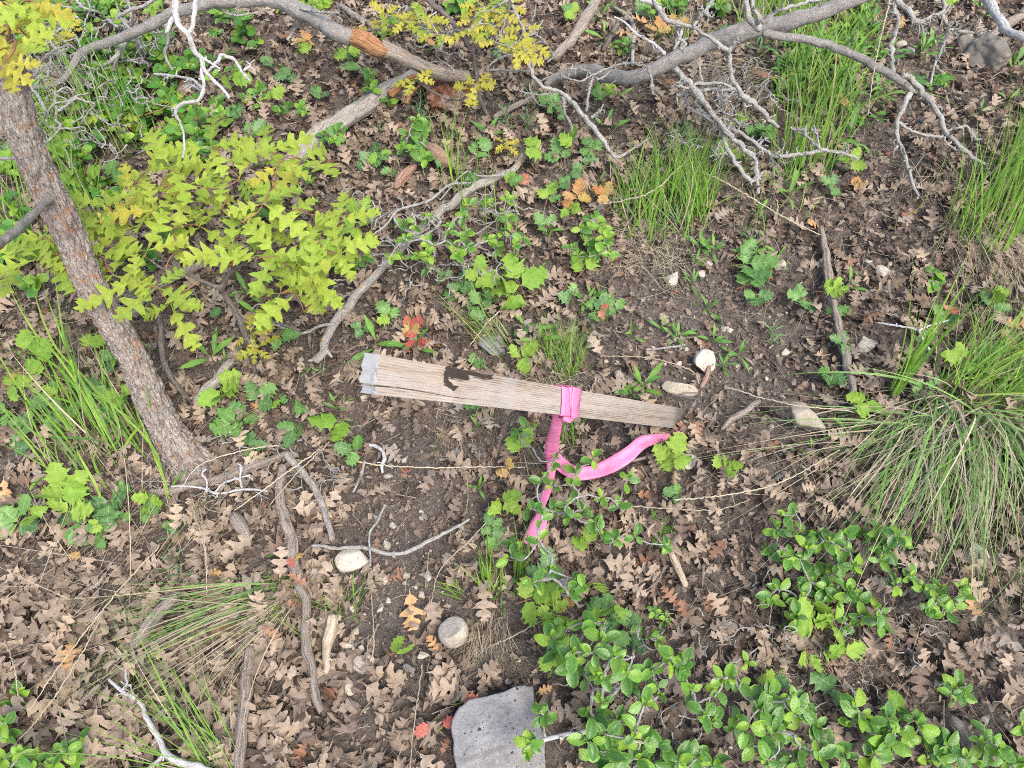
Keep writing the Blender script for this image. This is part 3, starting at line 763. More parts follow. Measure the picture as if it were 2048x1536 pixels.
# turn the stake a few degrees about its own axis so its upper edge hides
rq = Quaternion(ax, R(0)); wd = rq @ wd; nr = rq @ nr
SW, ST = .0362, .017
def stake_pt(x, y, z): return Tv + ax * x + wd * y + nr * z
root = empty('survey_stake', tuple(Bv)); tag(root, 'weathered wooden survey stake leaning out of the leaf litter, split at its top end', 'stake')
def split_y(x):                              # across position of the crack
    return SW * (.285 - .02 * np.sin(x * 40) + .35 * np.clip(x - .03, 0, 1))
GAP = lambda x: .0016 * np.clip(1 - x / .19, 0, 1) ** 1.1
def face_xy(px, py):
    d = Vector(ray(px, py)); o_ = Vector((0, 0, CAM_H)); c0 = Tv + nr * (ST / 2)
    t = (c0 - o_).dot(nr) / d.dot(nr); q = o_ + d * t - Tv
    return q.dot(ax), q.dot(wd)
INKPX = [((898, 739), (925, 743)), ((925, 744), (955, 749)), ((955, 750), (982, 755)), ((902, 744), (934, 751)), ((905, 753), (934, 756)), ((940, 747), (970, 754)), ((896, 745), (893, 757)), ((893, 757), (896, 768)), ((896, 768), (908, 776))]
INK = [(face_xy(*a_), face_xy(*b_)) for a_, b_ in INKPX]
def stake_slab(name, y0f, y1f, x0, x1, parent, nxx=300, nyy=44, zoff=0.0, tipcut=0.0):
    xs_ = np.linspace(x0, x1, nxx); V = []; A = []; B2 = []; INKv = []; EG = []
    per = []
    for i, x in enumerate(xs_):
        ya, yb = y0f(x), y1f(x)
        yt = np.linspace(ya, yb, nyy)
        ring = [(y, ST / 2, 1) for y in yt] + [(yb, 0, 0), (yb, -ST / 2, 0)] + [(y, -ST / 2, 0) for y in np.linspace(yb, ya, 8)[1:]] + [(ya, 0, 0)]
        per.append(ring)
    per = np.array(per); n = per.shape[1]
    xx = np.repeat(xs_[:, None], n, 1); yy = per[..., 0]; zz = per[..., 1]; top = per[..., 2]
    warp = yy + .0006 * np.sin(xx * 9 + 1)
    ridge = .5 + .5 * np.sin((warp / .0026 + .9 * fbm(np.stack([xx * 2.2, warp * 30, 0 * xx], -1), 2)) * 2 * PI)
    ridge = np.clip(.62 * ridge + .38 * (.5 + .5 * np.sin(warp / .00115 * 2 * PI + 2 * fbm(np.stack([xx * 3, warp * 60, 0 * xx], -1), 2))) + .22 * fbm(np.stack([xx * 5, yy * 260, 0 * xx], -1), 2), 0, 1) ** .7
    wear = .5 + .5 * np.clip(fbm(np.stack([xx * 8, yy * 60, 0 * xx], -1), 3), -1, 1)
    gr = ridge * .75 + wear * .25
    zz = zz + top * (ridge * .00022 + .0003 * fbm(np.stack([xx * 60, yy * 300, 0 * xx], -1), 2) - .0007)
    # end face cut on a slight slant, edges worn
    jag = .0018 * fbm(np.stack([yy * 300, zz * 100, 0 * xx], -1), 2)
    nearend = np.clip(1 - (xx - x0) / .006, 0, 1)
    xx2 = xx + nearend * (jag + (-.004 * (zz < 0)) )
    ink = np.zeros_like(xx)
    for (ax0, ay0), (ax1, ay1) in INK:
        dx, dy = ax1 - ax0, ay1 - ay0; L2 = dx * dx + dy * dy
        t = np.clip(((xx - ax0) * dx + (yy - ay0) * dy) / L2, 0, 1)
        d = np.hypot((xx - ax0 - t * dx) * .6, yy - ay0 - t * dy) + .0016 * fbm(np.stack([xx * 30, yy * 700, 0 * xx], -1), 2)
        ink = np.maximum(ink, np.clip(1.3 - d / .0040, 0, 1))
    ink = np.clip(ink * top * (.55 + .75 * ridge) + .12 * fbm(np.stack([xx * 50, yy * 900, 0 * xx], -1), 2) * (ink > .05), 0, 1)
    W = np.array(Tv) + xx2[..., None] * np.array(ax) + yy[..., None] * np.array(wd) + (zz + zoff)[..., None] * np.array(nr)
    N = len(xs_); i = np.arange(N - 1)[:, None] * n; j = np.arange(n)[None, :]; j2 = (j + 1) % n
    Q = np.stack([i + j, i + n + j, i + n + j2, i + j2], -1).reshape(-1, 4)
    mb = MB(); mb.add(W.reshape(-1, 3), Q, bk=np.stack([xx, yy, zz], -1), tint=gr.ravel())
    ny = nyy
    # end caps: rows between the face and the back
    eg0 = [0] * (N * n)
    cap = MBcap = []
    Vc = []; 
    for e, idx in ((0, 0), (1, N - 1)):
        ring = W[idx]; c = ring.mean(0); base = mb.n
        mb.add(np.vstack([ring, (ring + c) / 2, c]), [(base * 0 + a_, (a_ + 1) % n, n + (a_ + 1) % n, n + a_) for a_ in range(n)], [(n + a_, n + (a_ + 1) % n, 2 * n) for a_ in range(n)], tint=.5)
    o = mb.build(name, M['lumber'], parent)
    me = o.data
    iv = np.zeros(len(me.vertices), np.float32); iv[:N * n] = ink.ravel()
    ev = np.ones(len(me.vertices), np.float32); ev[:N * n] = 0
    at_ = me.attributes.new('ink', 'FLOAT', 'POINT'); at_.data.foreach_set('value', iv)
    at_ = me.attributes.new('endgrain', 'FLOAT', 'POINT'); at_.data.foreach_set('value', ev)
    return o
H2 = SW / 2
stake_slab('board', lambda x: -H2, lambda x: (split_y(x) if x < .24 else H2) - 0 * GAP(x), 0, .24, root, nxx=220)
stake_slab('board', lambda x: -H2, lambda x: H2, .2401, SL + .06, root, nxx=380, nyy=60)
o = stake_slab('split_sliver', lambda x: split_y(x) + GAP(x), lambda x: H2 + GAP(x) * .9, .003, .24, root, nxx=200, nyy=18)
o['label'] = 'long splinter split away along the lower edge of the stake'
bpy.context.view_layer.update()

tape = empty('flagging_tape', tuple(stake_pt(SL * .5, H2, 0)))
tag(tape, 'bright pink flagging tape knotted round the stake with two loose tails', 'ribbon')
def ribbon(name, L, Rr_, parent, step=.004, nw=5, crinkle=.0008, solid=.0002, cup=0.0):
    L = catmull(np.array(L, float), step); Rr_ = np.array(Rr_, float)
    Rr_ = catmull(Rr_, step); n = max(len(L), len(Rr_))
    def rs_(A): return np.stack([np.interp(np.linspace(0, 1, n), np.linspace(0, 1, len(A)), A[:, c]) for c in range(3)], -1)
    L, Rr_ = rs_(L), rs_(Rr_); s = np.linspace(0, 1, nw)[None, :, None]
    P = L[:, None] * (1 - s) + Rr_[:, None] * s
    T = np.gradient(P, axis=0); W = (Rr_ - L)[:, None] + 0 * T; Nn = np.cross(T, W); Nn /= np.linalg.norm(Nn, axis=-1)[..., None] + 1e-9
    P = P + Nn * (crinkle * fbm(P * 90, 3) + cup * (np.sin(PI * s[..., 0]) - .5))[..., None]
    i = np.arange(n - 1)[:, None] * nw; j = np.arange(nw - 1)[None, :]
    mb = MB(); mb.add(P.reshape(-1, 3), np.stack([i + j, i + j + 1, i + nw + j + 1, i + nw + j], -1).reshape(-1, 4))
    o = mb.build(name, M['tape'], parent)
    m = o.modifiers.new('thickness', 'SOLIDIFY'); m.thickness = solid
    return o
def solve_x(px):                                 # distance along the stake axis shown at picture column px
    lo, hi = 0, SL
    for _ in range(40):
        m = (lo + hi) / 2
        if pix(tuple(stake_pt(m, 0, ST / 2)))[0] < px: lo = m
        else: hi = m
    return (lo + hi) / 2
def wrap(xa, xb, slant, off, slack=0.0, gather=1.0):
    """a turn of tape round the stake; xa..xb along the axis on the upper edge, slanted to the lower edge"""
    o1 = off; hw, ht = H2 + o1, ST / 2 + o1
    loop = [(-hw, -ht), (-hw, 0), (-hw, ht * .8), (-hw * .93, ht), (-hw * .3, ht + .0004), (hw * .4, ht + .0006), (hw * .93, ht), (hw, ht * .8), (hw, 0), (hw, -ht), (0, -ht), (-hw, -ht)]
    A = []; Bq = []
    for (y, z) in loop:
        sl = slant * (y + hw) / (2 * hw); g = 1 - (1 - gather) * (y + hw) / (2 * hw)
        mid = (xa + xb) / 2 + sl; h = (xb - xa) / 2 * g
        A.append(tuple(stake_pt(mid - h, y, z))); Bq.append(tuple(stake_pt(mid + h, y, z)))
    return A, Bq
xa, xb = solve_x(1119), solve_x(1156)
A, Bq = wrap(xa, xb - .006, .006, .0009); ribbon('tape_wrap', A, Bq, tape, step=.002, crinkle=.0004)
A, Bq = wrap(xa + .014, xb, .010, .0018, gather=.55); ribbon('tape_wrap', A, Bq, tape, step=.002, crinkle=.0009)
A, Bq = wrap(xa + .022, xb + .002, -.001, .0026, gather=.35); ribbon('tape_wrap', A, Bq, tape, step=.002, crinkle=.0010)
# knot
kx = (xa + xb) / 2 + .008
kp = np.array(stake_pt(kx, H2 + .004, ST * .3))
mb = MB(); V, T3 = rock_arrays(np.random.RandomState(5), 3, 5, .35)
fr = np.array([[*ax], [*wd], [*nr]])
V = (V * np.array([.012, .006, .006])) @ fr + kp; mb.add(V, None, T3); mb.build('knot', M['tape'], tape)
def P3(pt, h, crop=5):
    x, y = k(crop, *pt); return at(x, y, h)[0]
kn_h = kp[2] - gz(kp[0], kp[1])
hh = [kn_h, kn_h * .86, kn_h * .62, kn_h * .38, .055]
Lp = [(1268, 928), (1250, 1010), (1224, 1100), (1214, 1180), (1222, 1235)]
Rp = [(1318, 944), (1316, 1020), (1302, 1100), (1298, 1170), (1292, 1225)]
ribbon('tape_tail', [P3(a, h) for a, h in zip(Lp, hh)], [P3(b, h - .004) for b, h in zip(Rp, hh)], tape, cup=.002)
Up = [(1285, 1160), (1340, 1212), (1400, 1250), (1500, 1246), (1600, 1196), (1690, 1140), (1770, 1078), (1865, 1064), (1945, 1060)]
Lo = [(1222, 1205), (1310, 1290), (1400, 1332), (1510, 1322), (1620, 1287), (1720, 1226), (1800, 1150), (1885, 1112), (1960, 1080)]
h2 = [.075, .05, .04, .036, .04, .042, .04, .035, .03]
ribbon('tape_tail', [P3(a, h) for a, h in zip(Up, h2)], [P3(b, h - .006) for b, h in zip(Lo, h2)], tape, cup=.0025)
Lp = [(1226, 1225), (1226, 1290), (1214, 1350), (1186, 1430), (1168, 1500), (1150, 1560), (1110, 1640)]
Rp = [(1290, 1200), (1276, 1290), (1264, 1360), (1240, 1430), (1214, 1500), (1230, 1570), (1200, 1690)]
h3 = [.06, .045, .035, .03, .03, .026, .025]
ribbon('tape_tail', [P3(a, h) for a, h in zip(Lp, h3)], [P3(b, h + .004) for b, h in zip(Rp, h3)], tape, cup=.002)
Lp = [(1168, 1520), (1120, 1600), (1080, 1690)]; Rp = [(1200, 1530), (1200, 1620), (1150, 1730)]
ribbon('tape_tail', [P3(a, .03) for a in Lp], [P3(b, .03) for b in Rp], tape, cup=.001)
Lp = [(1965, 1060), (2000, 1045), (2030, 1060)]; Rp = [(1985, 1110), (2020, 1095), (2045, 1085)]
ribbon('tape_tail', [P3(a, .03) for a in Lp], [P3(b, .028) for b in Rp], tape, crinkle=.002, cup=.001)
disc(1355, 850, 12)

# ================================================================== TREE TRUNK AND LIMBS
tr = empty('oak_tree', tuple(at(386, 936, 0)[0])); tag(tr, 'leaning scrub oak with flaky grey and rust bark', 'tree')
mb = MB()
pts = [(398, 958), (380, 925), (345, 878), (308, 812), (280, 745), (243, 676), (200, 604), (166, 538), (137, 462), (95, 380), (62, 305), (38, 238), (18, 165), (-10, 80), (-50, -60)]
P, Rr = px_path(pts, [-.03, .005, .04, .08, .12, .165, .21, .25, .295, .34, .39, .43, .47, .53, .63], [112, 86, 66, 60, 57, 56, 56, 58, 59, 60, 62, 64, 66, 70, 76])
C, T, r = tube(mb, P, Rr, n=112, step=.0022, rough=.05, wob=.0, knots=0, seed=4.0)
# bark plates: raised flakes with furrows between them
V = mb.V[0]; nn = 112; Nn = len(C)
ring = V[:Nn * nn].reshape(Nn, nn, 3); rad = ring - C[:, None]; rl = np.linalg.norm(rad, axis=-1, keepdims=True); rad = rad / rl
bkp = mb.B[0][:Nn * nn].reshape(Nn, nn, 3)
f1 = fbm(bkp * np.array([170, 170, 75.]), 3); f2 = 1 - np.abs(fbm(bkp * np.array([120, 120, 45.]) + 7, 3)) * 2.4
plate = np.clip(f1 * 3, -1, 1); fur = np.clip(f2, 0, 1) ** 3
lowr = np.linspace(1.3, .6, Nn)[:, None]
ring += rad * ((plate * .0016 + .0010 * fbm(bkp * 420, 2) - fur * .0036) * lowr)[..., None]
V[:Nn * nn] = ring.reshape(-1, 3)
mb.build('trunk', M['bark_trunk'], tr)
DISCS.append((P[1][0], P[1][1], .03))
limb(tr, 'branch', [(-25, 492), (0, 485), (34, 461), (75, 420), (104, 395), (125, 380)], [.47, .45, .42, .37, .34, .325], [24, 22, 20, 17, 15, 16], 'bark_grey', n=16)
limb(tr, 'branch', [(-40, 1), (-20, 330), (0, 318), (34, 316)][1:], [.36, .38, .39], [6, 8], 'bark_twig')
limb(tr, 'branch', [(30, 176), (72, 146), (78, 128), (110, 100), (140, 90)], [.45, .47, .48, .5, .5], [9, 8, 6, 4], 'bark_twig', nsp=4)
# ---- broken limb at the top
bl = empty('broken_limb', tuple(at(560, 0, .2)[0])); tag(bl, 'long dead oak limb with a torn orange break, arching over the leaves', 'branch')
limb(bl, 'limb', [(700, 76), (672, 62), (640, 42), (600, 20), (560, 4), (480, 0), (386, 17), (328, 38), (267, 65), (205, 89), (164, 106), (147, 133), (116, 167), (75, 174), (41, 173)], [.20, .21, .21, .22, .22, .22, .2, .17, .14, .12, .1, .08, .08], [37, 38, 37, 34, 30, 26, 25, 23, 20, 18, 15, 12, 10, 8], 'bark_grey', n=28, knots=.3, nsp=14, rough=.1, ridge=.05, step=.004)
o, _ = limb(bl, 'torn_wood', [(676, 62), (696, 71), (718, 79), (740, 87), (762, 97), (776, 102)], [.204, .20, .196, .19, .184, .175], [14, 28, 32, 32, 27, 10], 'wood_orange', n=28, ridge=.10, step=.003); o['label'] = 'torn orange inner wood where the bark broke off'
limb(bl, 'bare_wood', [(758, 96), (795, 108), (830, 122), (858, 137), (885, 148), (912, 154), (935, 154)], [.18, .16, .13, .11, .09, .07, .06], [32, 30, 27, 26, 26, 26, 22], 'wood_grey', n=28, ridge=.06, step=.003)
for pts, h, wv in [([(616, 30), (596, 50), (575, 80)], [.2, .17, .15], [9, 6]), ([(250, 70), (246, 95), (232, 120), (225, 140)], [.13, .12, .1], [12, 6]),
                   ([(600, 18), (640, 24), (678, 26)], [.23, .25], [6, 5]), ([(330, 40), (336, 80), (330, 108), (345, 140)], [.15, .12, .08], [9, 5]),
                   ([(268, 66), (275, 95), (286, 118)], [.13, .1, .08], [9, 5]), ([(240, 30), (252, 50), (270, 66)], [.16, .14], [10, 8]), ([(372, 20), (410, 8), (470, 30), (540, 20)], [.2, .2], [6, 4]),
                   ([(237, 34), (258, 22), (290, 10), (315, -5)], [.16, .2], [8, 8])]:
    limb(bl, 'side_branch', pts, h, wv, 'bark_twig', nsp=5)
# ---- tangle of dead brush under it
db = empty('dead_brush', tuple(at(150, 180, 0)[0])); tag(db, 'tangle of crooked grey dead twigs beside the peeling trunk', 'branch')
K0 = lambda *p: [(x * 400 / 2048, y * 300 / 1536) for x, y in p]
TW = [([(200, 540), (400, 520), (500, 440), (620, 540), (720, 600), (760, 620)], 7), ([(860, 560), (840, 620), (780, 640), (900, 690), (960, 710), (1100, 700), (1220, 690)], 7), ([(480, 560), (640, 545), (730, 580)], 6),
      ([(520, 580), (510, 680), (480, 780), (430, 800), (330, 760)], 6), ([(580, 560), (640, 690)], 5), ([(960, 720), (1080, 800), (1130, 830), (1270, 790)], 5), ([(920, 700), (960, 830), (890, 880), (880, 800)], 5),
      ([(320, 900), (390, 980), (450, 1100), (470, 1150), (440, 1240), (400, 1300)], 9), ([(560, 920), (570, 1040), (580, 1120), (570, 1220), (620, 1290), (560, 1310), (480, 1280), (490, 1160), (560, 1060), (700, 1040), (770, 990), (900, 950)], 9),
      ([(600, 1140), (700, 1060), (780, 1010), (880, 1040), (970, 1070), (900, 1150), (850, 1240), (820, 1300)], 7), ([(580, 940), (680, 890), (720, 930), (760, 990)], 6), ([(610, 850), (680, 870), (700, 920)], 5),
      ([(310, 1155), (430, 1160), (480, 1130)], 5), ([(400, 1310), (500, 1390), (560, 1420)], 7), ([(440, 1470), (540, 1400), (620, 1320), (740, 1320), (850, 1300), (880, 1360)], 7), ([(340, 1220), (420, 1250)], 5), ([(930, 1150), (1040, 1220), (1140, 1280), (1240, 1270), (1330, 1360)], 6),
      ([(780, 380), (820, 470), (830, 560)], 6), ([(620, 580), (600, 500), (560, 470)], 4), ([(1250, 400), (1240, 490), (1170, 590), (1090, 660), (1010, 700)], 13), ([(1240, 640), (1330, 620), (1430, 650), (1530, 650)], 6), ([(1400, 380), (1440, 480), (1460, 580)], 9),
      ([(1430, 500), (1490, 550)], 5), ([(1130, 440), (1150, 540)], 4), ([(1580, 770), (1700, 775), (1850, 790), (1960, 850)], 7), ([(900, 830), (930, 900), (990, 950)], 4), ([(1000, 900), (1130, 830), (1230, 850)], 4), ([(1110, 880), (1080, 1000), (1060, 960)], 4), ([(1170, 870), (1250, 1060), (1240, 1180)], 4),
      ([(250, 960), (300, 1060), (320, 1160)], 5), ([(780, 0), (870, 90), (1000, 120), (1100, 200)], 8), ([(550, 0), (650, 60), (740, 80), (720, 110)], 6), ([(1100, 200), (1200, 270), (1250, 330)], 9), ([(1300, 0), (1340, 100), (1350, 200), (1420, 330)], 8), ([(1220, 160), (1300, 230), (1370, 300)], 11), ([(640, 520), (700, 470), (560, 330)], 5), ([(900, 10), (920, 100), (880, 200), (870, 300), (850, 380)], 5), ([(500, 180), (560, 170), (640, 160)], 6), ([(360, 160), (430, 200), (440, 260)], 5)]
for pl, wv in TW:
    limb(db, 'twig', K0(*pl), [random.uniform(.06, .12), random.uniform(.08, .15), random.uniform(.04, .1)], [wv * .82, wv * .5], 'bark_twig', n=7, nsp=3, ln=(.005, .02), wob=.5)
for q in range(150):
    x, y = random.uniform(10, 330), random.uniform(20, 300); a = random.uniform(0, 6.28); pl = [(x, y)]
    for s in range(4):
        a += random.gauss(0, .8); x += math.cos(a) * 15; y += math.sin(a) * 13; pl.append((x, y))
    h = random.uniform(.02, .1); limb(db, 'twig', pl, [h, max(.015, h + random.uniform(-.03, .03)), h], [4.2, 2.0], 'bark_twig', n=5, nsp=1, ln=(.004, .012), wob=.5)
def fine_brush(label, x0, x1, y0, y1, n, h=(.02, .08), w_=3.6, loc=None, step=14):
    e = empty('fine_dead_twigs', tuple(at((x0 + x1) / 2, (y0 + y1) / 2, 0)[0])); tag(e, label, 'twigs')
    for q in range(n):
        x, y = random.uniform(x0, x1), random.uniform(y0, y1); a = random.uniform(0, 6.28); pl = [(x, y)]
        for s in range(random.randint(3, 6)):
            a += random.gauss(0, .7); x += math.cos(a) * step; y += math.sin(a) * step * .85; pl.append((x, y))
        hh = random.uniform(*h); limb(e, 'twig', pl, [hh, max(.012, hh + random.uniform(-.03, .03)), hh * .7], [w_, w_ * .45], 'bark_twig', n=5, nsp=1, ln=(.004, .012), wob=.5)
fine_brush('fine grey dead twigs crossing the twiggy green shrub leaves', 740, 1040, 390, 570, 60)
fine_brush('net of thin lichened twigs under the fork of the big grey limb', 1330, 1560, 110, 330, 60, h=(.05, .14))
fine_brush('thin dead twigs among the yellow oak sprays above the stump', 780, 1100, 20, 170, 26, h=(.04, .12))
fine_brush('thin grey twigs threaded beneath the yellow oak sapling', 250, 700, 360, 620, 34, h=(.04, .12))
fine_brush('loose thin twigs around the split grey dead branch', 300, 680, 880, 1010, 40, h=(.015, .04), w_=3)
fine_brush('fine grey twigs under the dense leafy shrub', 1150, 1600, 1250, 1530, 50, h=(.02, .08), w_=4)
fine_brush('thin dry twiglets scattered between sedge and shrub', 1400, 1900, 1120, 1420, 40, h=(.012, .03), w_=3)
# old grey log under the brush
lg = limb(None, 'fallen_log', K0((180, 650), (380, 700), (600, 760), (860, 830), (1100, 890)), .03, [22, 26, 22, 14], 'wood_grey', n=20, ridge=.2, origin=tuple(at(130, 150, 0)[0]))[0]
tag(lg, 'decaying grey log beneath the tangle of dead brush', 'log')
# ---- hanging white twig
hw = empty('hanging_twig', tuple(at(400, 130, .4)[0])); tag(hw, 'bleached white dead twig hanging down in front of the green undergrowth', 'twig')
HT = [([(346, -20), (355, 41), (379, 75), (390, 103), (403, 116), (407, 137), (420, 154), (441, 174), (458, 195)], [.52, .5, .48, .46, .45, .44, .43, .42, .41], [15, 13, 12, 11, 9, 8, 7]),
      ([(391, -20), (389, 20), (386, 51), (377, 74)], [.52, .5, .48], [11, 10, 11]), ([(347, 36), (340, 50), (334, 66)], [.5, .49], [12, 8]),
      ([(404, 128), (404, 150), (407, 171), (400, 198), (376, 205), (355, 215), (352, 228), (360, 245), (366, 262), (369, 291), (366, 316)], [.44, .43, .41, .4, .39, .37, .35, .33], [7, 9, 8, 8, 8, 6, 5, 4]),
      ([(402, 174), (385, 160), (350, 152), (308, 148)], [.41, .4, .39], [7, 5, 4]), ([(407, 116), (425, 128), (440, 137)], [.45, .44], [6, 4]), ([(404, 148), (422, 138), (436, 120), (444, 110), (468, 120), (485, 144), (499, 161)], [.43, .43, .42, .41], [5, 8, 7, 5]),
      ([(488, 141), (502, 130)], [.42, .42], [6, 4]), ([(356, 216), (344, 217)], [.39, .39], [5, 4]), ([(403, 180), (380, 170), (366, 180)], [.4, .38], [7, 4])]
for pl, h, wv in HT: limb(hw, 'twig', pl, h, wv, 'bark_white', n=10, nsp=2, ln=(.004, .01), rough=.16, wob=.35)
h2_ = empty('overhanging_twig', tuple(at(110, 20, .5)[0])); tag(h2_, 'pale forked twig hanging at the corner above the dead brush', 'twig')
for pl, wv in [([(85, -20), (98, 5), (117, 22), (137, 32), (156, 36)], [14, 12, 9, 6]), ([(133, 31), (130, 48), (112, 64)], [8, 4])]: limb(h2_, 'twig', pl, .55, wv, 'bark_white', n=8)
# ---- the big grey limb and its lichened twigs
bg_ = empty('grey_limb', tuple(at(1500, 60, .15)[0])); tag(bg_, 'big curved grey oak limb with lichen-crusted dead twigs', 'branch')
limb(bg_, 'limb', [(1092, 172), (1115, 154), (1152, 145), (1187, 144), (1210, 152), (1241, 156), (1276, 151), (1306, 138), (1344, 118), (1399, 98), (1461, 75), (1512, 58), (1567, 44), (1621, 32), (1662, 17), (1703, 0), (1760, -28)], [.03, .05, .08, .10, .12, .14, .16, .18, .2, .22, .24, .26, .28], [14, 22, 27, 29, 30, 32, 34, 36, 37, 35, 33, 31, 30], 'bark_grey', n=32, knots=.35, nsp=12, rough=.09, ridge=.05, step=.004)
limb(bg_, 'side_branch', [(1525, 66), (1560, 70), (1587, 75), (1649, 89), (1703, 109), (1751, 133), (1789, 154), (1810, 168), (1825, 183)], [.24, .24, .22, .2, .18, .16], [17, 17, 18, 18, 18, 16, 13], 'bark_grey', n=20, knots=.25, nsp=4, step=.004)
SB = [([(1803, 150), (1822, 158), (1840, 178), (1874, 219), (1888, 253), (1915, 290), (1950, 318), (1973, 331)], [.17, .14, .11, .08], [10, 13, 11, 9, 6]),
      ([(1822, 182), (1806, 217), (1796, 239), (1794, 270), (1800, 290), (1809, 314), (1820, 349), (1830, 379), (1838, 392)], [.16, .13, .1, .06], [11, 10, 8, 7, 5]),
      ([(1795, 243), (1815, 258), (1840, 268), (1880, 273), (1892, 264), (1930, 253), (1940, 262), (1950, 276), (1964, 279)], [.13, .11, .1, .08], [7, 6, 6, 5, 7, 4]),
      ([(1800, 285), (1790, 300), (1786, 310)], [.1, .08], [8, 4]), ([(1888, 262), (1892, 285), (1912, 300)], [.1, .07], [5, 4]),
      ([(1789, 152), (1782, 103), (1788, 70), (1796, 44), (1789, 10), (1785, -15)], [.17, .2, .24, .27], [9, 9, 8, 9]),
      ([(1515, 58), (1502, 40), (1494, 20), (1492, -12)], [.25, .28, .3], [17, 12, 11]), ([(1512, 48), (1520, 40), (1508, 15), (1500, -15)], [.26, .3], [12, 9]), ([(1524, 45), (1545, 28), (1574, 17), (1628, 0), (1650, -8)], [.26, .29, .3], [10, 8, 9]),
      ([(1300, -10), (1323, 27), (1335, 40), (1348, 44), (1386, 55), (1423, 79), (1450, 98), (1457, 110), (1461, 137), (1466, 160), (1475, 175), (1485, 191), (1512, 209), (1529, 229), (1547, 246), (1556, 254)], [.36, .34, .32, .28, .24, .2, .16], [9, 9, 8, 9, 11, 10, 11, 10, 7]),
      ([(1386, 53), (1398, 38), (1406, 27), (1430, -4)], [.33, .36], [6, 8, 6]), ([(1408, 26), (1418, 32)], [.35, .35], [12, 8]),
      ([(1350, 46), (1358, 62), (1356, 75), (1372, 86), (1360, 98)], [.32, .3], [5, 7, 5]),
      ([(1352, 140), (1372, 160), (1392, 185), (1430, 232), (1445, 252), (1457, 267), (1492, 299), (1505, 315), (1512, 328), (1515, 360), (1516, 388)], [.19, .16, .13, .1, .07], [14, 12, 11, 12, 10, 9, 6]),
      ([(1432, 240), (1446, 265), (1452, 290), (1464, 315), (1485, 345), (1502, 360), (1516, 356), (1524, 348)], [.13, .1, .07], [9, 10, 9, 8, 8]),
      ([(1450, 256), (1475, 262), (1498, 278), (1533, 302), (1546, 311), (1570, 313), (1587, 309), (1620, 306), (1642, 302), (1675, 304), (1690, 306), (1717, 318)], [.12, .1, .09, .08], [8, 8, 8, 8, 7, 6]),
      ([(1643, 301), (1630, 288), (1615, 273), (1598, 264), (1582, 255)], [.09, .11], [7, 5]), ([(1638, 296), (1634, 272), (1622, 258)], [.1, .12], [5, 4]), ([(1610, 272), (1612, 252)], [.11, .12], [6, 4]), ([(1686, 306), (1698, 298)], [.08, .09], [6, 4]), ([(1536, 303), (1545, 320), (1550, 336)], [.09, .07], [6, 5]),
      ([(1500, 280), (1516, 290), (1524, 282), (1536, 276)], [.1, .12], [6, 4]), ([(1455, 260), (1466, 240), (1482, 250), (1494, 248)], [.13, .15], [7, 5]), ([(1430, 236), (1410, 228), (1398, 215), (1388, 205)], [.12, .1], [6, 5]), ([(1366, 180), (1378, 212), (1392, 224), (1424, 242)], [.14, .12], [5, 6]),
      ([(1392, 184), (1420, 180), (1445, 182), (1470, 178)], [.15, .18], [7, 7, 8]), ([(1348, 170), (1372, 176), (1398, 168), (1440, 166), (1468, 178)], [.17, .17], [6, 7, 6]), ([(1404, 170), (1400, 145), (1398, 128)], [.16, .17], [5, 5]), ([(1352, 190), (1378, 186), (1400, 182)], [.15, .15], [8, 6]),
      ([(1478, 184), (1462, 192), (1446, 200), (1432, 190)], [.2, .16], [7, 5]), ([(1486, 194), (1488, 215)], [.19, .16], [6, 4]), ([(1452, 108), (1462, 92), (1473, 84)], [.24, .26], [12, 8]), ([(1438, 196), (1444, 222), (1462, 228), (1468, 214)], [.15, .17], [4, 5])]
for i, (pl, h, wv) in enumerate(SB): limb(bg_, 'side_branch', pl, h, wv, 'bark_twig', n=9, nsp=9 if len(pl) > 5 else 4, ln=(.005, .02), rough=.22, knots=.7, wob=.5, r0=.0014)
# dead twigs at the foot of the limb
d3 = empty('lichened_twig', tuple(at(1100, 180, .1)[0])); tag(d3, 'zigzag white-lichened dead twig below the curve of the big grey limb', 'twig')
for pl, h, wv in [([(1020, -10), (1028, 20), (1050, 68), (1048, 90), (1050, 113), (1062, 140), (1067, 154), (1088, 174), (1115, 181), (1130, 190), (1142, 202), (1170, 236), (1194, 263), (1205, 280), (1214, 294), (1222, 306), (1235, 315), (1265, 298), (1299, 277)], [.2, .18, .15, .12, .1, .08, .05], [6, 7, 7, 8, 9, 12, 10, 8, 4]),
              ([(1050, 75), (1065, 68), (1080, 50), (1086, 40)], [.17, .18], [5, 3]), ([(1187, 150), (1176, 191), (1174, 222)], [.11, .06], [6, 6]), ([(1182, 236), (1192, 228), (1204, 220)], [.09, .1], [7, 5]), ([(1296, 132), (1303, 160), (1306, 188)], [.18, .13], [7, 6]),
              ([(1110, 184), (1090, 190), (1062, 188), (1040, 182)], [.1, .1], [5, 3]), ([(1126, 192), (1130, 225), (1142, 250), (1146, 272)], [.08, .05], [7, 5]), ([(1066, 144), (1040, 142), (1000, 140), (972, 140)], [.12, .1], [5, 4]), ([(1020, 0), (980, 20), (950, 55), (900, 65), (880, 100)], [.2, .18, .12], [4, 6, 5]),
              ([(972, 142), (985, 125), (1010, 112), (1050, 108)], [.1, .13], [5, 3]), ([(1128, 138), (1170, 140), (1200, 158), (1230, 130)], [.16, .17], [4, 4]), ([(1120, 152), (1160, 162), (1190, 148), (1240, 128), (1280, 128)], [.15, .19], [4, 5])]:
    limb(d3, 'twig', pl, h, wv, 'bark_twig', n=9, nsp=8, ln=(.004, .014), rough=.2, knots=.6, wob=.4)
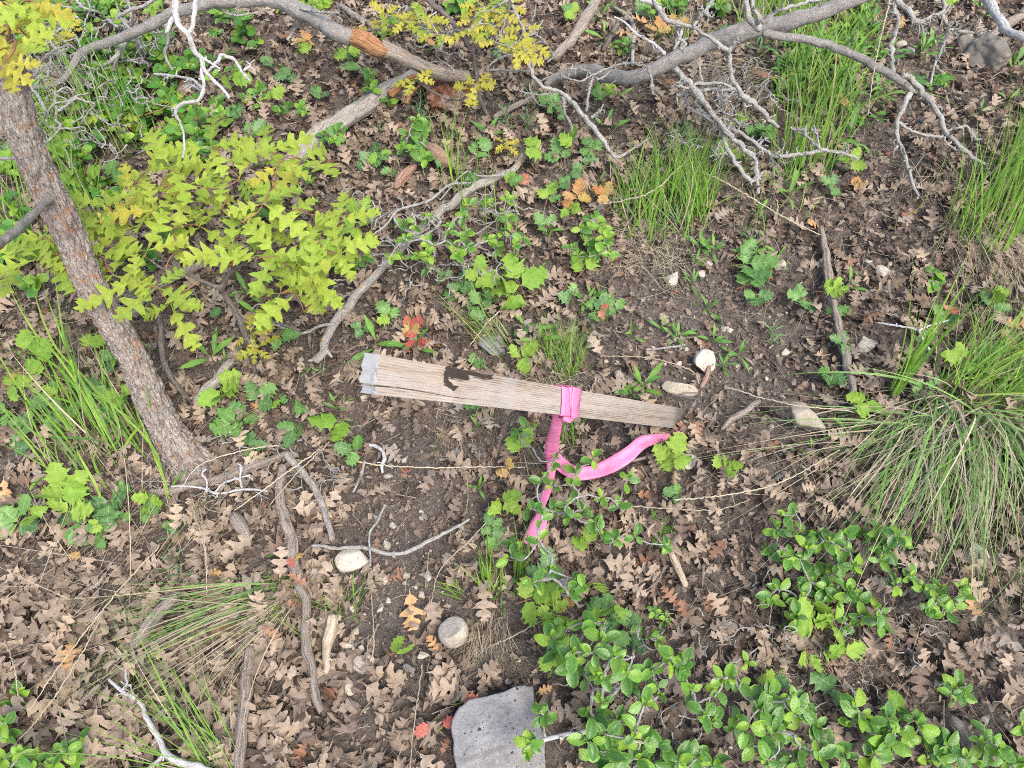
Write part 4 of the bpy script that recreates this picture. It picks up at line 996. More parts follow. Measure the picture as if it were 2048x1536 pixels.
d4 = empty('lichened_twig', tuple(at(1280, 60, .2)[0])); tag(d4, 'straight pale dead twig reaching to the big grey limb above the stump', 'twig')
for pl, h, wv in [([(1228, 34), (1246, 42), (1269, 65), (1290, 78), (1310, 89), (1330, 108)], [.3, .24], [4, 8]), ([(1280, 0), (1300, 5), (1318, 12), (1322, 30), (1340, 45), (1362, 58), (1358, 80), (1348, 98)], [.34, .3, .26], [7, 8, 6])]:
    limb(d4, 'twig', pl, h, wv, 'bark_white', n=8, nsp=8, ln=(.004, .014))
d5 = empty('lichened_twig', tuple(at(1880, 80, .3)[0])); tag(d5, 'drooping forked dead twig in front of the lichened boulder', 'twig')
for pl, h, wv in [([(1780, -12), (1800, 5), (1818, 24), (1837, 44), (1862, 34), (1888, 20), (1884, -10)], [.36, .34], [12, 12, 8, 8]), ([(1882, 28), (1893, 45), (1896, 62), (1885, 96), (1871, 126), (1861, 168)], [.34, .3, .25], [9, 9, 7, 5]), ([(1893, 58), (1920, 62), (1963, 68)], [.32, .32], [8, 5]), ([(1838, 44), (1845, 58)], [.34, .33], [8, 5])]:
    limb(d5, 'twig', pl, h, wv, 'bark_twig', n=10, nsp=8)
d6 = empty('overhanging_branch', tuple(at(1990, 30, .5)[0])); tag(d6, 'thick pale out-of-focus branch crossing the top corner above the boulder', 'branch')
limb(d6, 'limb', [(1960, -30), (1980, 10), (1998, 38), (2012, 62)], [.55, .54], [19, 19, 16], 'bark_white', n=14, rough=.2)
limb(d6, 'limb', [(2004, 58), (2020, 66), (2050, 76), (2110, 92)], [.54, .56], [16, 16, 14], 'bark_white', n=14, rough=.2)

# ================================================================== WOOD LYING ON THE GROUND
def stick(name, pts, wpx, mat, label, cat='stick', h=None, n=14, nsp=2, ridge=.12, side=(), sm='bark_twig', **kw):
    p0 = at(*pts[len(pts) // 2], 0)[0]
    w0 = np.mean(wpx) * .5 * .00085
    hh_ = (w0 * .9 + .017) if h is None else h
    o, P = limb(None, name, pts, hh_, wpx, mat, n=n, nsp=nsp, ridge=ridge, ln=(.004, .012), origin=tuple(p0), **kw)
    if side:
        e = empty(name, tuple(p0)); tag(e, label, cat); o.parent = e; o.location = (0, 0, 0); o.name = 'main_stem'
        for sp, sw, sh in side: limb(e, 'side_twig', sp, sh, sw, sm, n=7, nsp=2, ln=(.004, .012))
        return e
    tag(o, label, cat); return o
stick('fallen_log', [(572, 332), (615, 292), (650, 262), (700, 232), (745, 202), (790, 175), (832, 150)], [30, 35, 36, 36, 36, 34, 28], 'wood_lichen', 'fallen grey mossy log rising to the rusty brown stump', 'log', n=28, ridge=.14, side=[([(780, 190), (800, 172), (828, 152)], [16, 12], .045), ([(812, 206), (822, 188), (840, 170)], [10, 5], .05)], sm='wood_orange')
stick('long_branch', [(1046, 312), (1036, 330), (1020, 343), (982, 359), (941, 379), (906, 407), (865, 434), (824, 472), (790, 507), (760, 540), (742, 560), (718, 584), (694, 618), (672, 645), (652, 676), (646, 704), (630, 720)], [12, 13, 14, 16, 18, 18, 17, 16, 15, 17, 18, 17, 16, 15], 'wood_lichen', 'long lichened grey branch running down to the top end of the stake', 'branch', n=18,
      side=[([(648, 706), (636, 716), (618, 722)], [14, 6], .02), ([(650, 700), (664, 714)], [12, 6], .02), ([(668, 648), (640, 652), (610, 666), (578, 660), (530, 640)], [7, 6, 5], .03), ([(941, 366), (900, 370), (860, 400), (830, 410), (790, 425), (800, 455), (840, 470)], [5, 6, 5], .05), ([(790, 425), (770, 452), (744, 470)], [5, 4], .05), ([(1010, 350), (960, 352), (930, 345), (880, 400)], [4, 3], .04), ([(870, 430), (880, 445), (850, 470), (790, 482), (770, 470)], [7, 5], .03)])
stick('bark_log', [(1200, -15), (1180, 28), (1159, 61), (1140, 84), (1128, 94), (1108, 115)], [20, 22, 24, 22, 20], 'wood_grey', 'dark furrowed log lying uphill of the big grey limb', 'log', ridge=.2)
stick('dark_stick', [(1236, 45), (1222, 72), (1207, 100)], [11, 12, 9], 'bark_dark', 'short dark stick beside the furrowed log')
stick('dead_branch', [(572, 906), (545, 920), (500, 936), (478, 946), (431, 960), (383, 971), (342, 980), (300, 984)], [10, 16, 20, 20, 18, 16, 12], 'wood_grey', 'split grey dead branch lying below the oak trunk foot', 'branch', ridge=.22, n=24,
      side=[([(342, 973), (370, 972), (407, 977), (425, 985), (441, 987), (478, 980), (505, 979), (535, 982)], [4, 5, 6, 4], .035), ([(413, 984), (414, 962), (404, 948), (412, 938)], [5, 4], .05), ([(484, 975), (480, 955), (484, 935), (476, 928)], [5, 4], .05), ([(430, 985), (450, 965), (500, 950)], [5, 4], .04)], sm='bark_white')
stick('dead_root', [(566, 930), (564, 946), (558, 984), (562, 1015), (571, 1049), (586, 1090), (588, 1131), (601, 1175), (612, 1216), (610, 1284), (624, 1329), (629, 1380), (642, 1421)], [16, 19, 20, 21, 24, 21, 18, 17, 17, 16, 13], 'wood_grey', 'long cracked grey dead root running downhill from the split branch', 'root', ridge=.24, n=24)
stick('dead_root', [(572, 905), (598, 936), (618, 958), (632, 984), (645, 1015), (650, 1032), (660, 1062), (664, 1078)], [14, 15, 13, 12, 10], 'wood_lichen', 'thin curved root beside the long cracked root, ending above cream stone', 'root', ridge=.2)
stick('short_log', [(500, 1294), (494, 1353), (489, 1404), (485, 1466), (482, 1545)], [18, 21, 22, 22, 20], 'wood_grey', 'short straight grey log sunk in brown oak leaves below the sedge', 'log', ridge=.2, n=24)
stick('wood_splinter', [(668, 1230), (660, 1262), (656, 1290), (652, 1346)], [22, 22, 18, 12], 'wood_pale', 'pale splintered wood piece beside the bare soil and swept sedge', 'wood', ridge=.25, n=24)
stick('wood_chunk', [(466, 1030), (480, 1048), (498, 1074)], [18, 24, 20], 'wood_grey', 'stubby grey wood chunk among leaves between trunk foot and swept sedge', 'wood', ridge=.25, n=20)
stick('weathered_stick', [(354, 1186), (336, 1206), (318, 1225), (300, 1246), (284, 1268), (266, 1296)], [18, 23, 24, 22, 14], 'wood_grey', 'furrowed grey stick slanting through the swept sedge blades', ridge=.22, n=24)
stick('weathered_stick', [(200, 1370), (186, 1382), (160, 1407)], [8, 12, 8], 'wood_grey', 'short grey stick beside the tip of the forked white stick', ridge=.2)
stick('weathered_stick', [(332, 1418), (310, 1436), (286, 1454)], [8, 13, 9], 'wood_grey', 'stubby dark stick crossing behind the forked white stick', ridge=.2)
stick('weathered_stick', [(214, 1146), (196, 1166), (160, 1190)], [7, 9, 5], 'wood_grey', 'dull stick half buried under leaves below the spiny plants', ridge=.2)
stick('white_stick', [(217, 1357), (232, 1372), (246, 1383), (273, 1400), (284, 1412), (290, 1431), (300, 1448), (310, 1464), (322, 1486), (330, 1502), (345, 1518), (370, 1528), (400, 1534), (440, 1552)], [6, 8, 9, 10, 11, 12, 13, 16, 15, 14], 'bark_white', 'forked bleached white stick lying over the brown leaf carpet', h=.035, nsp=4,
      side=[([(252, 1332), (251, 1350), (254, 1366), (246, 1380)], [4, 5, 7], .035), ([(334, 1506), (318, 1520), (300, 1536)], [12, 8], .03), ([(262, 1370), (248, 1372)], [6, 5], .03)], sm='bark_white')
stick('crooked_twig', [(624, 1092), (645, 1092), (674, 1097), (705, 1094), (739, 1098), (765, 1106), (783, 1109), (805, 1106), (824, 1099), (865, 1079), (890, 1066), (906, 1058), (922, 1050), (938, 1038)], [6, 7, 8, 9, 9, 9, 8, 7, 5], 'bark_twig', 'long crooked grey twig lying across the cream flat stone', h=.024,
      side=[([(770, 1008), (762, 1028), (756, 1042), (741, 1062), (738, 1080), (740, 1100), (741, 1132)], [4, 6, 5, 4], .028)])
stick('bark_stick', [(1642, 455), (1650, 505), (1656, 549), (1666, 601), (1676, 652), (1690, 703), (1700, 758), (1710, 802), (1722, 828)], [9, 14, 15, 15, 16, 17, 15, 13], 'wood_grey', 'long thin bark stick running downhill to the drooping sedge clump', ridge=.2, n=22,
      side=[([(1694, 745), (1706, 755), (1722, 772), (1738, 778)], [8, 5, 4], .02), ([(1703, 730), (1730, 748), (1746, 762)], [5, 6], .02)])
stick('grey_twig', [(1861, 705), (1850, 722), (1840, 731), (1820, 742), (1803, 758), (1792, 775), (1786, 800)], [8, 11, 10, 9, 7], 'bark_dark', 'forked twig with bleached tips above the drooping sedge clump',
      side=[([(1755, 645), (1792, 651), (1820, 656), (1837, 662), (1846, 680), (1861, 703)], [4, 5, 6], .05), ([(1837, 662), (1856, 652), (1878, 646), (1898, 640)], [5, 3], .055)], sm='bark_white')
stick('dead_stick', [(1519, 802), (1500, 814), (1478, 830), (1460, 842), (1444, 858)], [10, 13, 12, 8], 'wood_grey', 'grey-brown dead stick between the buried stake and flat stone', ridge=.2)
stick('dead_stick', [(1344, 790), (1375, 794), (1398, 800)], [5, 6, 4], 'bark_dark', 'thin dark stick under the tan wedge of stone')
stick('dead_stick', [(1418, 735), (1412, 755), (1402, 774)], [9, 10, 8], 'wood_red', 'stubby brown stick against the round white stone')
stick('dead_stick', [(1374, 888), (1346, 894), (1323, 905), (1295, 914), (1265, 922)], [6, 8, 8, 6], 'wood_grey', 'grey stick lying under the curl of the pink ribbon')
stick('bleached_root', [(738, 890), (752, 893), (764, 901), (769, 915), (764, 930), (765, 945)], [7, 8, 8, 8, 5], 'bark_white', 'little hooked bleached root below the split end of the stake')
stick('dead_twig', [(729, 922), (724, 945), (716, 965), (706, 984)], [6, 6, 5], 'bark_twig', 'short twig standing out of bare soil below the hooked root')
stick('dead_twig', [(772, 1010), (760, 1028), (750, 1045)], [5, 4], 'bark_twig', 'tiny twig tip above the crooked twig on bare soil')
stick('dead_stick', [(1342, 1106), (1356, 1135), (1372, 1170)], [12, 14, 12], 'wood_pale', 'pale brown stick below the fern-like plant', ridge=.25)
stick('rotten_stub', [(1900, 1438), (1915, 1455), (1930, 1474), (1944, 1510)], [20, 26, 24, 20], 'wood_grey', 'rotten weathered stub in the bare slope corner', 'stump', ridge=.3, n=24)
stick('rotten_wood', [(846, 290), (866, 305), (886, 322), (908, 333)], [12, 24, 26, 14], 'wood_red', 'reddish splintered rotten wood piece below the rusty brown stump', 'wood', ridge=.3, n=24)
stick('rotten_wood', [(830, 330), (814, 345), (800, 362), (790, 376)], [10, 18, 18, 10], 'wood_red', 'small greyish rotten root piece by the twiggy green shrub', 'wood', ridge=.3, n=20)
stick('dead_log', [(2060, 12), (2030, 38), (1995, 62), (1950, 94)], [16, 17, 16, 10], 'wood_grey', 'grey dead log slanting behind the lichened boulder', 'log', ridge=.2)
stick('lichened_log', [(464, 722), (445, 744), (427, 765), (410, 785), (392, 804)], [16, 20, 20, 18, 16], 'wood_lichen', 'orange-spotted lichened log piece beside the dark sapling stem', 'log', ridge=.15, n=22)
stick('lichened_log', [(262, 632), (280, 606), (300, 580), (342, 556), (380, 540), (412, 524), (450, 512)], [14, 17, 16, 16, 14], 'wood_grey', 'grey log lying under the yellow oak sapling', 'log', ridge=.2, n=22)
stick('dead_stick', [(1068, 195), (1040, 208), (1015, 220), (990, 234)], [8, 12, 10], 'wood_grey', 'flat grey stick below the rusty brown stump')
stick('dead_stick', [(1292, 700), (1330, 696), (1370, 690)], [4, 5], 'bark_twig', 'thin grey twig on gravel above the stake')
stick('dead_stick', [(1225, 660), (1238, 676), (1250, 692)], [5, 5], 'bark_dark', 'small dark twig beside the angular white stone')
stick('dead_stick', [(1044, 318), (1054, 300), (1064, 285)], [12, 10], 'wood_grey', 'broken grey stub at the head of the long lichened branch', ridge=.2)
stick('dead_stick', [(1230, 15), (1262, 40), (1268, 80), (1264, 128)], [7, 9, 8], 'bark_twig', 'upright grey stick near the head of the slope beside the limb')
stick('dead_stick', [(680, 10), (710, 30), (740, 50), (770, 75)], [11, 11, 9], 'bark_grey', 'short grey branch piece behind the torn orange limb')
stick('dead_stick', [(850, -5), (900, 40), (940, 95), (952, 140), (958, 190), (972, 225), (985, 245)], [11, 12, 10, 9, 8, 7], 'bark_dark', 'dark standing stem among yellow oak leaves above the stump', h=[.2, .16, .1, .05, .02, 0])
# the rust-brown rotted stump
rs = np.random.RandomState(3); V, T3 = rock_arrays(rs, 5, 2, .1); p, Z = at(888, 196, 0)
V = V * np.array([58, 46, 34]) * Z / FPX * (1 + .30 * fbm(V * 2.4 + 3, 4) + .14 * fbm(V * np.array([9, 9, 3.]) + 8, 3))[:, None]
V[:, 2] += .012
mb = MB(); mb.add(V + p, None, T3, bk=V)
stm = NT('rotted_stump_bark', .95, .1); g_ = stm.obj(); na = stm.noise(g_, 55, 5, .7); nb = stm.noise(g_, 22, 2)
cc_ = stm.ramp(na, [(.3, (.035, .018, .012)), (.5, (.17, .075, .045)), (.7, (.36, .25, .20))])
cc_ = stm.mix(stm.math('MULTIPLY', stm.math('GREATER_THAN', nb, .55), .55), cc_, (.30, .25, .23)); stm.color(cc_); stm.bump(na, .006)
o = mb.build('rotten_stump', stm.m, origin=tuple(p)); tag(o, 'crumbling rusty brown rotted stump at the end of the broken limb', 'stump'); DISCS.append((p[0], p[1], .045))

# ================================================================== LEAFY PLANTS
def rdir(az, el):
    return Vector((math.cos(az) * math.cos(el), math.sin(az) * math.cos(el), math.sin(el)))
def whorl(parent, p, n, size, kind, matk, el=(0, .5), up=(0, -.35, 1), az0=None, arc=2 * PI, matalt=None, palt=.2, stalk=.0, jit=.35, sv=.2):
    az0 = random.uniform(0, 6.28) if az0 is None else az0
    for i in range(n):
        az = az0 + arc * (i + .5) / n - arc / 2 + random.gauss(0, jit); e = random.uniform(*el)
        d = rdir(az, e); s = size * random.uniform(1 - sv, 1 + sv)
        mk = matalt if (matalt and random.random() < palt) else matk
        u = Vector(up) + Vector((random.gauss(0, .3), random.gauss(0, .3), 0))
        put_leaf(parent, kind, mk, Vector(p) + d * stalk, d, u, s)

def mst(base, nodes):
    pts = [np.array(base)] + [np.array(n) for n in nodes]; par = {0: None}; rest = set(range(1, len(pts))); 
    best = {i: (np.linalg.norm(pts[i] - pts[0]) * 1.0, 0) for i in rest}
    order = []
    while rest:
        i = min(rest, key=lambda q: best[q][0]); rest.remove(i); par[i] = best[i][1]; order.append(i)
        for j in rest:
            d = np.linalg.norm(pts[j] - pts[i])
            if d < best[j][0]: best[j] = (d, i)
    cnt = {i: 1 for i in range(len(pts))}
    for i in reversed(order): cnt[par[i]] += cnt[i]
    return pts, par, order, cnt

def shrub(name, base_px, nodes, leafpx, label, cat='shrub', h=(.05, .13), nl=(4, 6), kind='oval', matk='oval', matalt='oval_new', palt=.16, stem='bark_twig', r0=.0011, el=(-.1, .7), dens_=1.0, group=None, hb=.01):
    b, Zb = at(*base_px, hb); e = empty(name, tuple(b)); tag(e, label, cat, group)
    N3 = []
    for (x, y) in nodes:
        p, Z = at(x, y, random.uniform(*h)); N3.append(p)
    pts, par, order, cnt = mst(b, N3)
    mb = MB()
    for i in order:
        a, c = pts[par[i]], pts[i]; L = np.linalg.norm(c - a)
        m = (a + c) / 2 + np.array([random.gauss(0, .12), random.gauss(0, .12), random.gauss(.0, .1)]) * L
        ra = r0 * cnt[i] ** .2; rb = r0 * .8 if cnt[i] == 1 else r0 * cnt[i] ** .18
        C, T, r = tube(mb, [a, m, c], [ra, (ra + rb) / 2, rb], n=6, step=max(.004, L / 12), rough=.2, knots=.5, wob=.5)
        if random.random() < .5: spurs(mb, C, T, r, 1, (.005, .014), r0)
    mb.build('stem', M[stem], e)
    cam_ = np.array([0, 0, CAM_H])
    for i in order:
        p = pts[i]; Z = (p[1] * .5 - (p[2] - CAM_H) * .8660254); s = leafpx * Z / FPX
        if random.random() > dens_ * (.84 if len(nodes) > 25 else 1): continue
        q = Vector(p); ax_ = Vector(pts[i] - pts[par[i]]).normalized()
        n = random.randint(*nl); az0 = random.uniform(0, 6.28)
        for j in range(n):
            az = az0 + 2.4 * j + random.gauss(0, .2); el_ = random.uniform(*el)
            off = ax_ * random.uniform(-.010, .003)
            d = rdir(az, el_); u = Vector((0, -.25, 1)) + Vector((random.gauss(0, .35), random.gauss(0, .35), 0))
            put_leaf(e, kind, matalt if random.random() < palt else matk, q + off, d, u, s * random.uniform(.6, 1.2))
        for j in range(2):                                                       # small fresh leaves in the tip
            put_leaf(e, kind, matalt, q + ax_ * .002, rdir(random.uniform(0, 6.28), random.uniform(.7, 1.3)), (random.gauss(0, 1), -1, .3), s * random.uniform(.35, .55))
    return e
shrub('ground_shrub', k(8, 1640, 1330), ks(8, (1260, 770), (1340, 720), (1550, 690), (1390, 860), (1380, 930), (1560, 800), (1640, 880), (1480, 860), (1700, 930), (1690, 980), (1740, 880), (1600, 900), (1840, 960), (1450, 1000), (1500, 1070), (1560, 1010), (1640, 1080), (1740, 1050), (1890, 1100), (1800, 1160), (1560, 1150), (1480, 1210), (1740, 1230), (1640, 1260), (1570, 1340), (1460, 1380), (1740, 1340), (1800, 1390), (1920, 1420), (2000, 930), (1960, 880), (1330, 790), (1290, 860)), 38,
      'dense leafy shrub with glossy oval leaves beside the grey rock block', h=(.05, .17), nl=(4, 5), hb=.0)
shrub('ground_shrub', k(9, 560, 1400), ks(9, (40, 900), (60, 960), (100, 1080), (180, 1230), (220, 1260), (280, 1020), (350, 1010), (360, 1250), (350, 1320), (420, 1310), (480, 1130), (520, 1090), (500, 1190), (600, 1330), (640, 1280), (640, 1150), (690, 1130), (740, 1190), (720, 1240), (850, 1300), (700, 1340), (620, 1440), (530, 1430), (540, 1500), (450, 1400), (740, 1400), (780, 1450), (720, 1500), (930, 1430), (1000, 1480), (860, 1490), (250, 1110), (130, 1160), (560, 1250)), 36,
      'sprawling shrub with bare grey stems showing among fresh oval leaves at bottom', h=(.05, .15), nl=(3, 5), hb=.0)
shrub('ground_shrub', k(8, 1700, 1560), ks(8, (1630, 1500), (1500, 1480), (1750, 1480), (1850, 1500), (1980, 1500), (1540, 1440), (1640, 1420)) + ks(9, (130, 1480), (30, 1500), (250, 1520), (0, 1540)), 42, 'low row of oval leaves along the lower edge below the dense shrub', h=(.03, .12), nl=(4, 6))
e = shrub('rock_sprig', k(8, 1600, 1300), ks(8, (1090, 1430), (1130, 1400)), 38, 'sprig on a bare white stem hanging over the grey rock block', 'sprig', h=(.10, .12), nl=(5, 6), stem='bark_white', r0=.0024, hb=.07)
shrub('rock_sprig', k(8, 1220, 1370), ks(8, (1205, 1225), (1190, 1200)), 30, 'yellow-budded sprig at the upper corner of the grey rock block', 'sprig', h=(.09, .1), nl=(3, 4), stem='bark_white', r0=.0012, hb=.09)
shrub('ground_shrub', k(8, 1480, 560), ks(5, (1130, 1010), (1060, 1070), (1140, 1140), (1280, 1210), (1400, 1290), (1500, 1200), (1480, 1240), (1210, 1310), (1380, 1360), (1240, 1370), (1120, 1450), (1340, 1480), (1440, 1430), (1560, 1440), (1700, 1320), (1650, 1490), (1190, 1490), (1280, 1520)) +
      ks(8, (1130, 20), (1200, 60), (1030, 240), (1010, 300), (1180, 210), (1150, 450), (1380, 60), (1440, 30), (1550, 170), (1520, 100), (1680, 40), (1620, 200), (1590, 250), (1940, 230), (1740, 180), (1400, 430), (1340, 500), (1440, 480), (1250, 380), (1190, 440)), 27,
      'airy shrub with small glossy leaves in front of the pink ribbon tails', h=(.05, .13), nl=(3, 4), hb=.0)
shrub('ground_shrub', k(9, 900, 700), ks(9, (600, 130), (640, 60), (540, 260), (600, 220), (720, 60), (730, 170), (730, 310), (840, 170), (860, 220), (920, 210), (1000, 170), (1090, 170), (1190, 140), (1290, 170), (1340, 220), (1180, 220), (960, 340), (1100, 290), (1200, 320), (880, 390), (930, 400), (1050, 350), (1280, 430), (1290, 470), (1380, 420), (800, 450), (900, 480), (1020, 500), (1140, 480), (600, 490), (740, 550), (560, 570), (720, 640), (840, 520), (960, 560), (1060, 540), (1110, 640), (1030, 700), (880, 650), (1200, 610), (1220, 700), (1000, 760), (680, 700), (780, 250), (1000, 260), (650, 300), (1240, 260)), 31,
      'bushy green shrub under the hanging sedge and straw blades', h=(.02, .09), nl=(4, 6), hb=0)
shrub('ground_shrub', k(9, 1560, 600), ks(9, (1440, 470), (1500, 560), (1560, 480), (1600, 560), (1680, 480), (1700, 530), (1480, 620), (1570, 640), (1540, 560), (1640, 590)), 25, 'small outlying clump of shrub leaves beyond the bushy green shrub', h=(.03, .07), nl=(4, 6))
shrub('seedling', k(9, 1070, 1300), ks(9, (1060, 1190), (1110, 1240), (1030, 1270)), 42, 'four-leaved upright seedling beside the sprawling bottom shrub', 'seedling', h=(.03, .07), nl=(2, 3))
shrub('seedling', k(9, 1270, 1440), ks(9, (1290, 1190), (1260, 1260), (1200, 1330), (1250, 1400), (1400, 1260), (1430, 1290), (1350, 1340), (1290, 1330)), 42, 'tall dark-leaved seedling cluster on the lower bare slope', 'seedling', h=(.03, .09), nl=(3, 4))
shrub('seedling', k(9, 1170, 1520), ks(9, (1150, 1470), (1200, 1450)), 44, 'pair of broad leaves at the lower edge under the tall seedling', 'seedling', h=(.03, .06), nl=(3, 4))
shrub('seedling', k(9, 1560, 1560), ks(9, (1520, 1400), (1480, 1480), (1560, 1500), (1640, 1440), (1700, 1480), (1750, 1500), (1600, 1410)), 34, 'patch of oval leaves in front of the rotten stub', 'seedling', h=(.03, .08), nl=(4, 5))
shrub('seedling', k(9, 1820, 1460), ks(9, (1830, 1370), (1790, 1380), (1850, 1420), (1900, 1420)), 38, 'glossy seedling beside the rotten stub in the slope corner', 'seedling', h=(.03, .08), nl=(3, 4))
shrub('seedling', k(9, 2060, 1320), ks(9, (2040, 1290)), 42, 'leaf pair at the edge beyond the slope corner stub', 'seedling', h=(.04, .06), nl=(3, 4))
shrub('seedling', k(9, 1980, 1560), ks(9, (1960, 1500), (2010, 1510)), 40, 'oval leaves in the lowest corner below the brown stone', 'seedling', h=(.03, .06), nl=(4, 5))
shrub('seedling', k(9, 1660, 1130), ks(9, (1640, 1070), (1700, 1095), (1620, 1130), (1670, 1060)), 30, 'lone dark glossy seedling on the bare slope below the shrub', 'seedling', h=(.02, .05), nl=(3, 4))
shrub('seedling', k(9, 430, 960), ks(9, (430, 925)), 22, 'tiny bright leaf pair above the sprawling bottom shrub', 'seedling', h=(.04, .05), nl=(3, 3), matk='oval_new')
shrub('twiggy_shrub', k(2, 620, 1380), ks(2, (860, 1190), (750, 1200), (990, 1170), (1010, 1210), (960, 1250), (740, 1270), (660, 1330), (630, 1410), (680, 1440), (760, 1380), (830, 1420), (900, 1400), (980, 1350), (1000, 1290), (1090, 1400), (1040, 1440), (520, 1270), (460, 1330), (480, 1400), (370, 1320), (440, 1250), (700, 1500), (560, 1440), (940, 1460), (540, 1500), (820, 1280), (900, 1310), (760, 1450), (400, 1400)) + ks(5, (180, 30), (300, 40), (420, 90), (360, 20), (240, 80), (480, 30), (540, 90), (120, 60)), 21,
      'twiggy shrub of tiny bright leaves crossed by the long lichened branch', h=(.03, .11), nl=(4, 6), palt=.5)
shrub('leafy_sprout', k(2, 1500, 1500), ks(2, (1430, 1340), (1500, 1280), (1560, 1340), (1450, 1410), (1520, 1440), (1580, 1400), (1590, 1480), (1540, 1490), (1380, 1450), (1400, 1500)), 25, 'bushy sprout of fresh leaves at the foot of the bright grass tuft', 'sprout', h=(.02, .08), nl=(4, 6), palt=.4)
shrub('leafy_sprout', k(2, 480, 960), ks(2, (450, 720), (500, 760), (420, 790), (480, 830), (530, 890), (440, 880), (390, 860), (520, 930), (400, 900), (470, 700)), 24, 'upright column of round green leaves below the mossy fallen log', 'sprout', h=(.02, .08), nl=(4, 5))
shrub('leafy_sprout', k(2, 220, 540), ks(2, (200, 420), (180, 490), (230, 500), (200, 530)), 23, 'small green sprout above the mossy fallen log', 'sprout', h=(.02, .06), nl=(4, 5))
shrub('leafy_sprout', k(2, 290, 640), ks(2, (280, 590), (260, 560), (310, 600)), 19, 'sprout of small leaves hugging the mossy fallen log', 'sprout', h=(.02, .05), nl=(4, 5))
shrub('leafy_sprout', k(1, 1510, 680), ks(1, (1460, 560), (1520, 600), (1570, 560), (1440, 600), (1510, 520)), 21, 'dark-leaved sprout on leaf litter beside the hanging white twig', 'sprout', h=(.02, .06), nl=(4, 6))
shrub('leafy_sprout', k(1, 1720, 680), ks(1, (1760, 630), (1680, 620), (1780, 660), (1650, 650)), 20, 'low sprout between hanging twig and mossy fallen log', 'sprout', h=(.02, .04), nl=(4, 5))
shrub('leafy_sprout', k(1, 1240, 720), ks(1, (1280, 620), (1260, 580), (1230, 660), (1200, 700), (1290, 660)), 22, 'bright sprout just below the tip of the hanging white twig', 'sprout', h=(.02, .06), nl=(4, 6))
shrub('leafy_sprout', k(1, 1950, 860), ks(1, (1930, 780), (1990, 770), (1960, 820), (1900, 800)), 26, 'broad-leaved sprout resting on the mossy fallen log', 'sprout', h=(.05, .07), nl=(4, 5))
shrub('seedling', k(8, 1900, 700), ks(8, (1890, 630), (1930, 660), (1860, 620)), 17, 'tiny seedling in leaves below the fern-like plant', 'seedling', h=(.01, .03), nl=(4, 5))
shrub('seedling', k(8, 1880, 820), ks(8, (1880, 750), (1870, 790), (1830, 770)), 18, 'little dark seedling just above the dense leafy shrub', 'seedling', h=(.02, .04), nl=(4, 5))
shrub('seedling', k(7, 430, 1500), ks(7, (380, 1410), (430, 1440), (470, 1390), (400, 1480)), 34, 'leafy seedling at the lower edge of the leaf carpet', 'seedling', h=(.03, .09), nl=(3, 4))
shrub('seedling', k(7, 60, 1540), ks(7, (20, 1500), (130, 1440), (150, 1500), (250, 1520), (320, 1520), (60, 1540), (200, 1540)), 36, 'cluster of bright leaves in the bottom corner of the leaf carpet', 'seedling', h=(.04, .1), nl=(4, 5), palt=.5)
shrub('seedling', k(7, 60, 1370), ks(7, (30, 1260), (60, 1340), (10, 1320)), 34, 'dark-leaved seedling at the edge of the leaf carpet', 'seedling', h=(.03, .07), nl=(3, 4))
shrub('seedling', k(7, 135, 1190), ks(7, (110, 1110)), 44, 'three-leaved upright seedling on the brown leaf carpet', 'seedling', h=(.03, .04), nl=(3, 4), palt=.0)
# green undergrowth behind the brush: rounded leaves in many small plants
UND = [((300, 160), (300, 90), 16, 24), ((250, 190), (70, 50), 14, 26), ((150, 40), (110, 45), 16, 22), ((300, 50), (70, 50), 10, 22), ((330, 120), (60, 40), 12, 26), ((200, 110), (80, 50), 12, 24), ((60, 60), (60, 60), 14, 24), ((100, 260), (70, 60), 12, 26), ((60, 200), (50, 60), 8, 26), ((370, 260), (50, 50), 10, 26), ((430, 110), (50, 40), 8, 22), ((30, 330), (40, 60), 8, 26), ((480, 60), (60, 40), 8, 22), ((200, 230), (70, 40), 10, 24), ((440, 30), (60, 30), 8, 20), ((240, 150), (60, 30), 10, 24), ((20, 420), (40, 60), 8, 28), ((330, 200), (60, 40), 10, 26), ((400, 310), (50, 30), 8, 24), ((290, 250), (60, 40), 8, 26), ((150, 300), (60, 40), 9, 24),((100,10),(90,25),14,22),((230,10),(80,20),12,20),((640,10),(60,15),6,22)]
for i, ((cx, cy), (rx, ry), n, lp) in enumerate(UND):
    rx, ry = rx if rx < 200 else 90, ry if ry < 80 else 60
    nd = [(cx + random.gauss(0, .5) * rx, cy + random.gauss(0, .5) * ry) for _ in range(n)]
    mk = ['clover', 'clover', 'oval', 'oval_new'][i % 4]
    shrub('ground_plant', (cx, cy + ry * .5), nd, lp, lab(['round-leaved green plant', 'clover-like green plant', 'dark green leafy plant', 'bright green leafy plant'][i % 4], cx, cy), 'plant', h=(.015, .075), nl=(3, 5), kind='round' if mk == 'clover' else 'oval', matk=mk, matalt='oval_new', palt=.15, stem='stem_green', r0=.0007, el=(0, .6))
